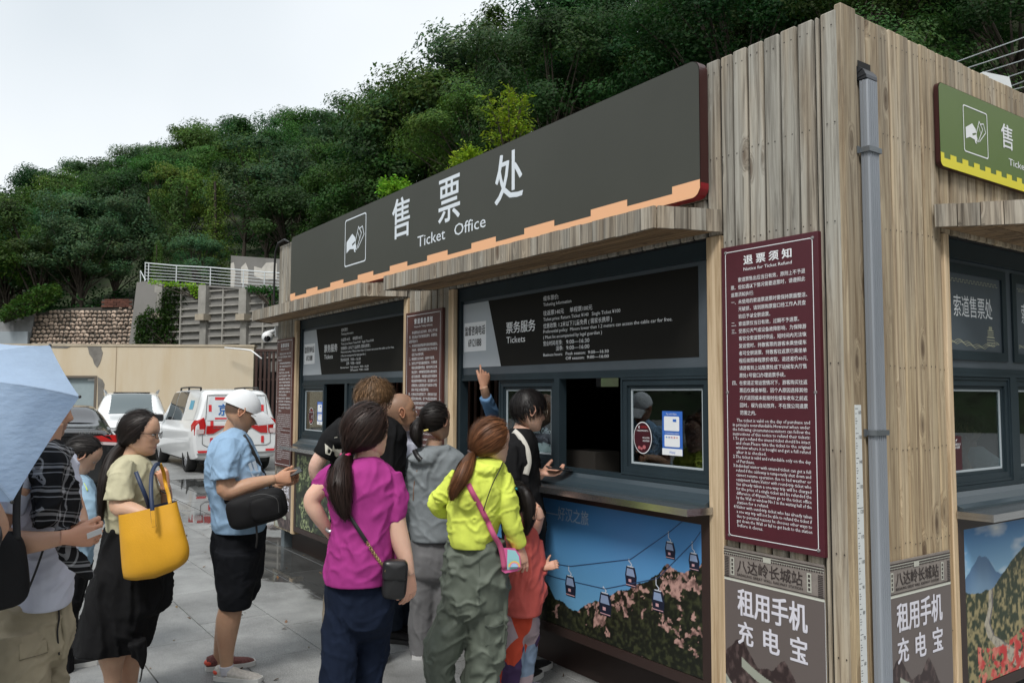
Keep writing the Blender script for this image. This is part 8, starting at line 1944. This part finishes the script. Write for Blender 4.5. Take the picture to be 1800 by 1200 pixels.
p.tubeobj('hair_tie', [(823, 792, -.05), (829, 797, -.085), (836, 800, -.05)], .007, mat('dark_tie', (.05, .03, .03), .5))
p.tubeobj('drawstring', [(884, 812, -.06), (878, 826, -.14), (866, 850, -.165), (855, 880, -.165), (850, 897, -.165)], .0026, MATS['black_webbing']); 
band_on('seam', carg, [(838, 960, 4.0), (843, 1000, 4.0), (842, 1060, 4.0)], .002, .001, mat('olive_shadow', (.05, .06, .05), .8), p.root, .003)
p.shoe(778, 1262, 0, (0, 1), SH1, WHITE_S, .25); p.shoe(845, 1262, 0, (.2, 1), SH1, WHITE_S, .25)
pb = thing('pink_bag', 'small pink child shoulder bag with rainbow panel hanging behind the yellow top', 'bag', tuple(p.P(898, 1004, -.08)))
PK = mat('pink_vinyl', (.66, .12, .32), .35); PV = [(881, 962), (905, 963), (914, 975), (916, 996), (910, 1003), (888, 1007), (882, 1003)]
v = [tuple(p.P(x, y, d)) for d in (-.115, -.055) for x, y in PV]; n = 7; obj('body', v, [tuple(range(n)), tuple(range(2*n-1, n-1, -1))]+[(i, i+n, (i+1) % n+n, (i+1) % n) for i in range(n)], PK, pb)
q = MB()
def pq(pts, d): q.add([tuple(p.P(x, y, d)) for x, y in pts], [tuple(range(len(pts)))])
pq([(892, 965), (906, 967), (912, 977), (914, 994), (908, 999), (891, 1001)], -.117); pn_ = q.build('panel', mat('mint_print', (.30, .58, .62), .4), pb)
for r_, col in ((.030, (.75, .55, .08)), (.024, (.75, .28, .40)), (.018, (.35, .55, .75))):
    q = MB(); c = V3(p.P(904, 996, -.118-.0003/r_)); pts = [c+V3(p.r)*r_*cos(a)+np.array([0, 0, r_*sin(a)]) for a in np.linspace(0, pi, 9)]; q.add([tuple(x) for x in pts], [tuple(range(9))]); q.build('rainbow_band', mat('rainbow_%s' % {.030: 'gold', .024: 'pink', .018: 'blue'}[r_], col, .4), pn_)
sl_ = on_cloth(hoodie, [(823, 850, 4.0), (832, 868, 4.0), (843, 888, 4.0), (853, 908, 4.0), (858, 918, 4.0)], .006)+[V3(p.P(868, 940, -.15)), V3(p.P(880, 962, -.12)), V3(p.P(887, 1000, -.12))]
v, f = strap_vf(catmull(sl_, 30), .026, .003); obj('strap', v, f, mat('rose_webbing', (.50, .09, .20), .6), pb, True)

# ---- 8 woman in grey
p = Person('woman in light grey hooded jacket and grey trousers with black ponytail', 760, 5.13, (.48, .29, .2))
p.head(768, 741, 0, 46, 4, sc_=.97)
p.flesh([p.limb([(760, 795, 0, 15), (765, 772, 0, 14)]), p.loft([(800, 730, 800, 0, .1), (950, 735, 790, 0, .1)])]); p.finish()
GRJ = cloth('grey_shell', (.22, .245, .26), .7, spec=.35); jk = p.cloth('jacket', [p.loft([(782, 750, 790, 0, .07), (791, 730, 804, 0, .11), (803, 713, 818, 0, .14), (830, 707, 822, 0, .15), (870, 713, 818, 0, .14), (920, 722, 808, 0, .14), (949, 722, 802, 0, .14)]), p.limb([(720, 812, 0, 16), (711, 850, -.02, 14), (708, 885, -.03, 12), (722, 912, .05, 10)]), p.limb([(810, 812, 0, 16), (822, 860, 0, 13)]), p.blob(745, 806, -.135, 26, 13, .045), p.limb([(735, 790, -.05, 8), (760, 797, -.12, 9), (788, 788, -.05, 8)])], GRJ, fold=.014, seed=51)
GRT = cloth('grey_trousers_cloth', (.17, .17, .175), .8); p.cloth('trousers', [p.hips([(944, 722, 803, 0, .135), (980, 722, 806, 0, .15), (1005, 722, 808, 0, .145)]), p.limb([(745, 1000, 0, 25), (742, 1060, 0, 23), (740, 1110, 0, 21), (738, 1150, 0, 18)]), p.limb([(784, 1000, .02, 25), (782, 1080, .02, 22), (778, 1145, .02, 19)])], GRT, fold=.014, ff=(8, 8, 2), seed=52)
make_hair(p.M, p.hs, p.root, BLACKH, 'pony', tie=tlocal(p, 741, 735, -.03), tail=[p.P(741, 735, -.04), p.P(733, 748, -.10), p.P(732, 768, -.12), p.P(738, 786, -.12)], tailr=[.024, .044, .042, .012], lift=.015, n=1200, seed=8, tn=400)
p.tubeobj('hair_clip', [(745, 757, -.13), (753, 755, -.13)], .006, mat('gold_clip', (.6, .5, .12), .4))
band_on('backpack_strap', jk, [(728, 790, 5), (733, 800, 5), (740, 808, 5)], .03, .004, BLK, p.root)
band_on('seam', jk, [(733, 826, 5), (728, 850, 5), (726, 880, 5)], .004, .001, mat('orange_seam', (.3, .14, .07), .7), p.root)
p.shoe(737, 1156, 0, (.25, 1), mat('grey_shoe', (.25, .26, .28), .7), mat('grey_shoe_sole', (.5, .5, .5), .6), .24); p.shoe(778, 1152, .02, (.2, 1), MATS['grey_shoe'], MATS['grey_shoe_sole'], .24)

# ---- 9 tall boy in black tee
p = Person('tall youth with wavy brown hair, glasses and black tee looking at a phone', 650, 5.0, (.62, .40, .32))
p.head(658, 703, 0, 72, -22, sc_=1.0)
p.flesh([p.limb([(646, 752, 0, 17), (654, 728, 0, 17)]), p.loft([(760, 605, 700, 0, .13), (940, 600, 690, 0, .13)]), p.limb([(585, 775, -.12, 14), (566, 800, -.14, 13.5), (554, 824, -.14, 12), (566, 850, -.08, 11), (600, 852, .1, 9)]), p.limb([(690, 780, 0, 13), (680, 830, .1, 12), (668, 840, .12, 11), (672, 822, .12, 9), (675, 815, .12, 8)])])
p.hand(p.P(674, 822, .10), p.dirv(.75, .75, .1), p.dirv(.25, -.1, -.9), thumb_side=-1, s=.98, curl=(.35, .5, .35), thumb=(.6, .7, .2)); p.finish(); eyes(p.M, p.hs, p.root, .6)
BT = cloth('black_jersey', (.012, .012, .013), .85); tee = p.cloth('shirt', [p.loft([(730, 634, 682, 0, .09), (742, 608, 700, 0, .14), (768, 588, 713, 0, .17), (820, 584, 712, 0, .17), (870, 583, 705, 0, .17), (930, 580, 700, 0, .16)]), p.limb([(610, 750, -.06, 22), (586, 772, -.12, 22), (567, 802, -.14, 19)])], BT, fold=.014, seed=61)
decal('emblem', tee, [[(588, 768), (593, 767), (594, 792), (599, 796), (590, 802), (584, 792)], [(571, 779), (577, 784), (584, 790), (580, 800), (572, 797)], [(589, 790), (601, 789), (600, 799), (591, 803)]], mat('cream_print', (.60, .58, .50), .6), p.root, .004)
p.cloth('trousers', [p.hips([(926, 582, 700, 0, .15), (965, 580, 700, 0, .16)]), p.limb([(608, 960, 0, 32), (598, 1030, 0, 26), (590, 1090, 0, 22), (585, 1150, 0, 19)]), p.limb([(665, 960, 0, 32), (664, 1040, 0, 25), (662, 1150, 0, 19)])], cloth('beige_chino', (.34, .29, .22)), seed=62)
make_hair(p.M, p.hs, p.root, (.13, .075, .038), 'short', lift=.030, n=2600, seed=9, arc=.6, wave=.010, width=.0034, hl=([-1, -.6, -.3, -.12, -.02, .1, .2, .3, .45, .6, 1], [-.60, -.50, -.25, -.05, .12, .15, .1, .12, .32, .5, .6]))
glasses(p, MATS['black_frame'], .0021, .0235, .018)
p.shoe(585, 1162, 0, (-.2, 1), WHITE_S, WHITE_S); p.shoe(662, 1166, -.02, (.2, 1), mat('dark_trainer', (.05, .055, .06), .7), WHITE_S)
slab('phone', 'dark phone in the hand of the youth in glasses', 'phone', p.P(695, 799, .06), p.dirv(1, .05, .3), p.dirv(-.3, .35, .9), p.dirv(0, 0, 1), (.075, .15, .008), MATS['phone_dark'], .003)
ja = MB(); 
o_ = thing('jacket_bundle', 'striped blue and white cloth hanging at the left hip of the youth in black', 'cloth', tuple(p.P(568, 900, -.05))); me = remesh([p.limb([(562, 842, -.10, 6), (556, 870, -.08, 7), (556, 905, -.06, 7), (560, 925, -.05, 5)])], .006, 2, .006); link('cloth', me, mat('striped_cloth', (.45, .5, .6), .8, col2=(.03, .07, .2), scale=30), o_, smooth=True)

# ---- 10 shaven headed man in white
p = Person('man with shaved head and white tee gazing up at the price board', 705, 5.48, (.40, .225, .14))
p.head(704, 725, -.1, 76, 12, sc_=1.07, scalp=(.15, .10, .075, .55), wf=1.05, brow=(.03, .02, .018), nose=.9)
p.flesh([p.limb([(688, 775, 0, 17), (694, 748, 0, 18)]), p.loft([(790, 670, 722, 0, .13), (950, 670, 722, 0, .13)]), p.limb([(710, 790, -.05, 14), (722, 800, -.1, 11), (735, 840, -.05, 10), (740, 870, .0, 8)])]); p.finish(); eyes(p.M, p.hs, p.root, 1.0)
tee = p.cloth('shirt', [p.loft([(751, 683, 712, 0, .075), (762, 665, 724, 0, .12), (785, 656, 734, 0, .17), (850, 655, 737, 0, .18), (930, 660, 732, 0, .17)]), p.limb([(722, 780, -.1, 17), (728, 812, -.13, 17)]), p.limb([(672, 782, -.14, 18), (665, 815, -.16, 17)])], cloth('pale_lilac_cotton', (.56, .58, .68), .85, var=.04), fold=.015, seed=71)
band_on('bag_strap', tee, [(678, 764, 5.3), (683, 785, 5.3), (683, 815, 5.3), (680, 840, 5.3)], .03, .004, mat('cream_webbing', (.55, .53, .48), .7), p.root)
p.cloth('trousers', [p.hips([(925, 660, 732, 0, .16), (965, 660, 734, 0, .17)]), p.limb([(684, 960, -.04, 24), (690, 1030, -.04, 18), (694, 1105, -.04, 14)]), p.limb([(712, 960, .08, 22), (712, 1030, .08, 17), (708, 1095, .08, 14)])], cloth('dark_denim', (.03, .04, .06)), seed=72)
SB = mat('black_trainer', (.013, .013, .014), .7); p.shoe(694, 1122, -.04, (.9, -.3), SB, mat('dark_sole', (.05, .05, .05), .6), .28); p.shoe(706, 1107, .08, (1, .1), SB, MATS['dark_sole'], .28)

# ---- 11 man in black at the window
p = Person('man in black tee and clear glasses at the open window with a phone', 925, 4.75, (.56, .35, .26))
p.head(930, 722, 0, 70, -8, sc_=1.0)
p.flesh([p.limb([(912, 775, 0, 18), (922, 748, 0, 17)]), p.loft([(790, 890, 935, 0, .13), (990, 895, 945, 0, .14)]), p.limb([(925, 795, .08, 13), (935, 815, .12, 13), (944, 834, .10, 11), (952, 830, .06, 8.3)]), p.limb([(900, 800, -.1, 14), (896, 860, -.2, 14), (905, 884, -.2, 13.5), (925, 886, -.21, 12.5), (942, 897, -.22, 11), (949, 912, -.22, 9)])])
p.hand(p.P(951, 830, .06), p.dirv(1, -.02, .1), p.dirv(.1, .9, -.35), thumb_side=-1, s=.98, curls=((.3, .4, .3), (.35, .45, .3), (.4, .45, .3), (.4, .4, .3)), thumb=(.9, .5, .3)); p.hand(p.P(949, 910, -.22), p.dirv(-.35, -.95, .0), p.dirv(-.6, .1, .7), thumb_side=-1, s=.98, curl=(.5, .6, .4), thumb=(.5, .8, .4)); p.finish(); eyes(p.M, p.hs, p.root, .8)
tee = p.cloth('shirt', [p.loft([(752, 898, 934, 0, .075), (764, 886, 941, 0, .12), (784, 877, 944, 0, .175), (822, 873, 945, 0, .19), (890, 880, 956, 0, .19), (940, 884, 959, 0, .185), (976, 888, 956, 0, .175)]), p.limb([(928, 785, .12, 19), (936, 820, .13, 17), (944, 836, .11, 14)]), p.limb([(896, 785, -.14, 20), (892, 835, -.2, 21), (900, 876, -.205, 18)])], BT, fold=.015, seed=81)
band_on('bag_strap', tee, [(903, 757, 4.6), (916, 770, 4.6), (926, 790, 4.6), (929, 812, 4.6), (924, 834, 4.6)], .034, .004, MATS['cream_webbing'], p.root)
p.cloth('trousers', [p.hips([(970, 890, 956, 0, .16), (1010, 888, 956, 0, .165)]), p.limb([(908, 1005, -.09, 24), (915, 1070, -.09, 19), (918, 1150, -.09, 15), (918, 1180, -.09, 14)]), p.limb([(938, 1005, .08, 20), (936, 1060, .08, 17), (930, 1150, .08, 14), (930, 1168, .08, 13)])], cloth('olive_trousers', (.10, .105, .075)), seed=82)
make_hair(p.M, p.hs, p.root, (.012, .010, .010), 'short', lift=.021, n=2600, seed=10, arc=.7, wave=.002, mess=.07, hl=([-1, -.6, -.3, -.12, -.02, .1, .2, .3, .45, .6, 1], [-.62, -.52, -.3, -.12, .1, .12, -.02, -.02, .25, .42, .5]))
glasses(p, mat('clear_gold_frame', (.35, .30, .24), .2, .5), .0013, .0235, .0185)
p.shoe(918, 1190, -.09, (.5, .9), SB, WHITE_S); p.shoe(930, 1175, .08, (.6, .8), SB, WHITE_S)
slab('phone', 'thin phone lying on the open palm of the man in black', 'phone', p.P(983, 823, .02), p.dirv(1, -.12, .25), p.dirv(-.2, .1, 1), p.dirv(0, 1, 0), (.15, .07, .007), MATS['phone_dark'], .002)

# ---- 12 little girl
p = Person('little girl in coral jacket and patchwork trousers with a black ponytail', 915, 4.45, (.52, .32, .23))
p.head(907, 884, 0, 24, 0, sc_=.90)
p.flesh([p.limb([(910, 935, 0, 12), (908, 912, 0, 11)]), p.loft([(945, 898, 940, 0, .08), (1080, 896, 945, 0, .08)]), p.limb([(945, 960, 0, 11), (952, 990, .0, 9), (958, 998, -.02, 6.5)]), p.limb([(895, 950, -.05, 9), (925, 925, -.12, 7.5), (938, 905, -.16, 6.5)])])
p.hand(p.P(958, 997, -.02), p.dirv(.95, .3, .0), p.dirv(0, -.4, .9), s=.62, curl=(.5, .6, .4)); p.hand(p.P(937, 908, -.16), p.dirv(.1, 1, .1), p.dirv(.5, 0, .8), s=.62, curl=(.8, .9, .5)); p.finish()
COR = cloth('coral_nylon', (.62, .115, .095), .65, spec=.4); p.cloth('jacket', [p.loft([(922, 902, 928, 0, .05), (932, 893, 940, 0, .085), (952, 889, 950, 0, .105), (1000, 888, 954, 0, .115), (1040, 888, 959, 0, .12), (1076, 889, 952, 0, .135)]), p.limb([(942, 950, 0, 15), (945, 985, .0, 17), (952, 1000, .0, 14), (957, 998, -.01, 9)]), p.limb([(898, 945, -.03, 12), (918, 930, -.10, 9), (930, 915, -.14, 8)])], COR, fold=.020, ff=(7, 7, 3), seed=91, voxel=.007)
def patchwork():
    m = bpy.data.materials.new('patchwork'); m.use_nodes = True; t = m.node_tree; b = t.nodes['Principled BSDF']; L = t.links.new; b.inputs['Roughness'].default_value = .8
    tcn = node(t, 'ShaderNodeTexCoord'); mp = node(t, 'ShaderNodeMapping'); mp.inputs['Scale'].default_value = (11, 11, 6); L(tcn.outputs['Object'], mp.inputs['Vector']); vo = node(t, 'ShaderNodeTexVoronoi'); vo.inputs['Scale'].default_value = 1; L(mp.outputs[0], vo.inputs['Vector'])
    s = node(t, 'ShaderNodeSeparateColor'); L(vo.outputs['Color'], s.inputs[0]); r = node(t, 'ShaderNodeValToRGB'); r.color_ramp.interpolation = 'CONSTANT'; cs = [(.42, .33, .36), (.60, .07, .03), (.42, .33, .36), (.22, .30, .42), (.16, .16, .05), (.45, .36, .40), (.06, .03, .10), (.55, .12, .05)]
    r.color_ramp.elements[0].color = (*cs[0], 1); r.color_ramp.elements[1].position = .14; r.color_ramp.elements[1].color = (*cs[1], 1)
    for i in range(2, 8): e = r.color_ramp.elements.new(i/8+.02); e.color = (*cs[i], 1)
    L(s.outputs[0], r.inputs[0]); L(r.outputs['Color'], b.inputs['Base Color']); return m
PW_ = patchwork(); p.cloth('trousers', [p.hips([(1066, 890, 950, 0, .10), (1095, 888, 948, 0, .105)]), p.limb([(906, 1090, -.02, 21), (902, 1140, -.02, 20), (896, 1195, -.02, 19), (897, 1212, -.02, 15)]), p.limb([(932, 1090, .04, 18), (927, 1140, .04, 18), (920, 1190, .04, 17), (920, 1205, .04, 13)])], PW_, fold=.014, seed=92, voxel=.007)
make_hair(p.M, p.hs, p.root, BLACKH, 'pony', tie=tlocal(p, 911, 858, -.07), tail=[p.P(912, 858, -.09), p.P(922, 862, -.13), p.P(930, 888, -.15), p.P(930, 915, -.15), p.P(925, 940, -.14)], tailr=[.014, .032, .038, .034, .008], lift=.013, n=1200, seed=11, tn=500)
p.tubeobj('hair_tie', [(907, 858, -.10), (912, 860, -.115), (914, 855, -.10)], .006, mat('cyan_tie', (.05, .55, .60), .4))
p.shoe(897, 1224, -.02, (.1, 1), mat('lilac_shoe', (.50, .48, .58), .6), WHITE_S, .17, tall=.04); p.shoe(926, 1212, .04, (.8, .6), MATS['lilac_shoe'], WHITE_S, .17, tall=.04)

# ---- 13 clerk reaching out of the window
p = Person('clerk inside whose denim sleeved arm points up at the price board', 878, 5.72, (.42, .25, .17))
p.head(905, 760, .55, 250, 0)
p.flesh([p.limb([(905, 840, .5, 18), (905, 810, .5, 14), (905, 780, .5, 14)]), p.limb([(903, 840, .48, 12), (895, 820, .35, 11), (884, 780, .16, 9), (872, 745, .02, 9), (860, 712, -.12, 8.5), (853, 690, -.20, 7.6), (850, 678, -.22, 7.2)])])
p.hand(p.P(850, 680, -.22), p.dirv(.10, 1, .05), p.dirv(-.35, .0, .9), thumb_side=1, s=.98, curls=((.12, .15, .1), (.55, .8, .5), (.7, 1, .6), (.8, 1.1, .6)), thumb=(.35, .9, .3), thumb_curl=.2); p.finish()
p.cloth('denim_shirt', [p.loft([(800, 880, 930, .5, .09), (820, 862, 945, .5, .14), (960, 862, 945, .5, .14)]), p.limb([(895, 830, .42, 15), (885, 790, .2, 14), (874, 755, .03, 13.5), (863, 720, -.11, 12.5), (854, 697, -.19, 11)])], cloth('blue_denim', (.11, .21, .36), .85), fold=.010, seed=95, voxel=.007)

# ---- 14 clerk behind the side window
p = Person('clerk in pale shirt sitting behind the side window with a hand at the chin', 1715, 4.7, (.32, .2, .14))
p.head(1698, 752, .0, 265, -15)
p.flesh([p.limb([(1702, 800, 0, 15), (1699, 775, 0, 15)]), p.limb([(1715, 820, 0, 14), (1740, 850, -.05, 13), (1705, 838, -.2, 12), (1690, 800, -.12, 9)])]); p.hand(p.P(1691, 800, -.12), p.dirv(.1, 1, .1), p.dirv(0, 0, 1), s=.95, curl=(.7, .8, .5)); p.finish(); eyes(p.M, p.hs, p.root, .8)
p.cloth('shirt', [p.loft([(784, 1690, 1722, 0, .08), (798, 1676, 1745, 0, .14), (830, 1668, 1770, 0, .18), (900, 1668, 1775, 0, .18)])], cloth('pale_shirt', (.50, .52, .56), .8), fold=.02, seed=96)
make_hair(p.M, p.hs, p.root, BLACKH, 'short', lift=.02, n=700, seed=12)
# fallen leaves and grit on the paving
rg_ = np.random.default_rng(3); c = np.stack([rg_.uniform(-11, -1, 150), rg_.uniform(-4.5, .1, 150), np.full(150, .006)], 1)
v, f, cc = leaves(c, .035, rg_, up=3); me = mesh('fallen_leaves', v, f); set_colors(me, cc*np.array([.9, .6, .3])*.16); o = link('fallen_leaves', me, mat('dry_leaf', (1, 1, 1), .8, attr='col')); o['kind'] = 'stuff'; o['label'] = 'small dry leaves scattered on the grey paving'; o['category'] = 'leaves'
for o in bpy.data.objects:
    for k in ('_w', '_w2'):
        if k in o: del o[k]
    if o.parent is not None:
        for k in ('category',):
            if k in o: del o[k]
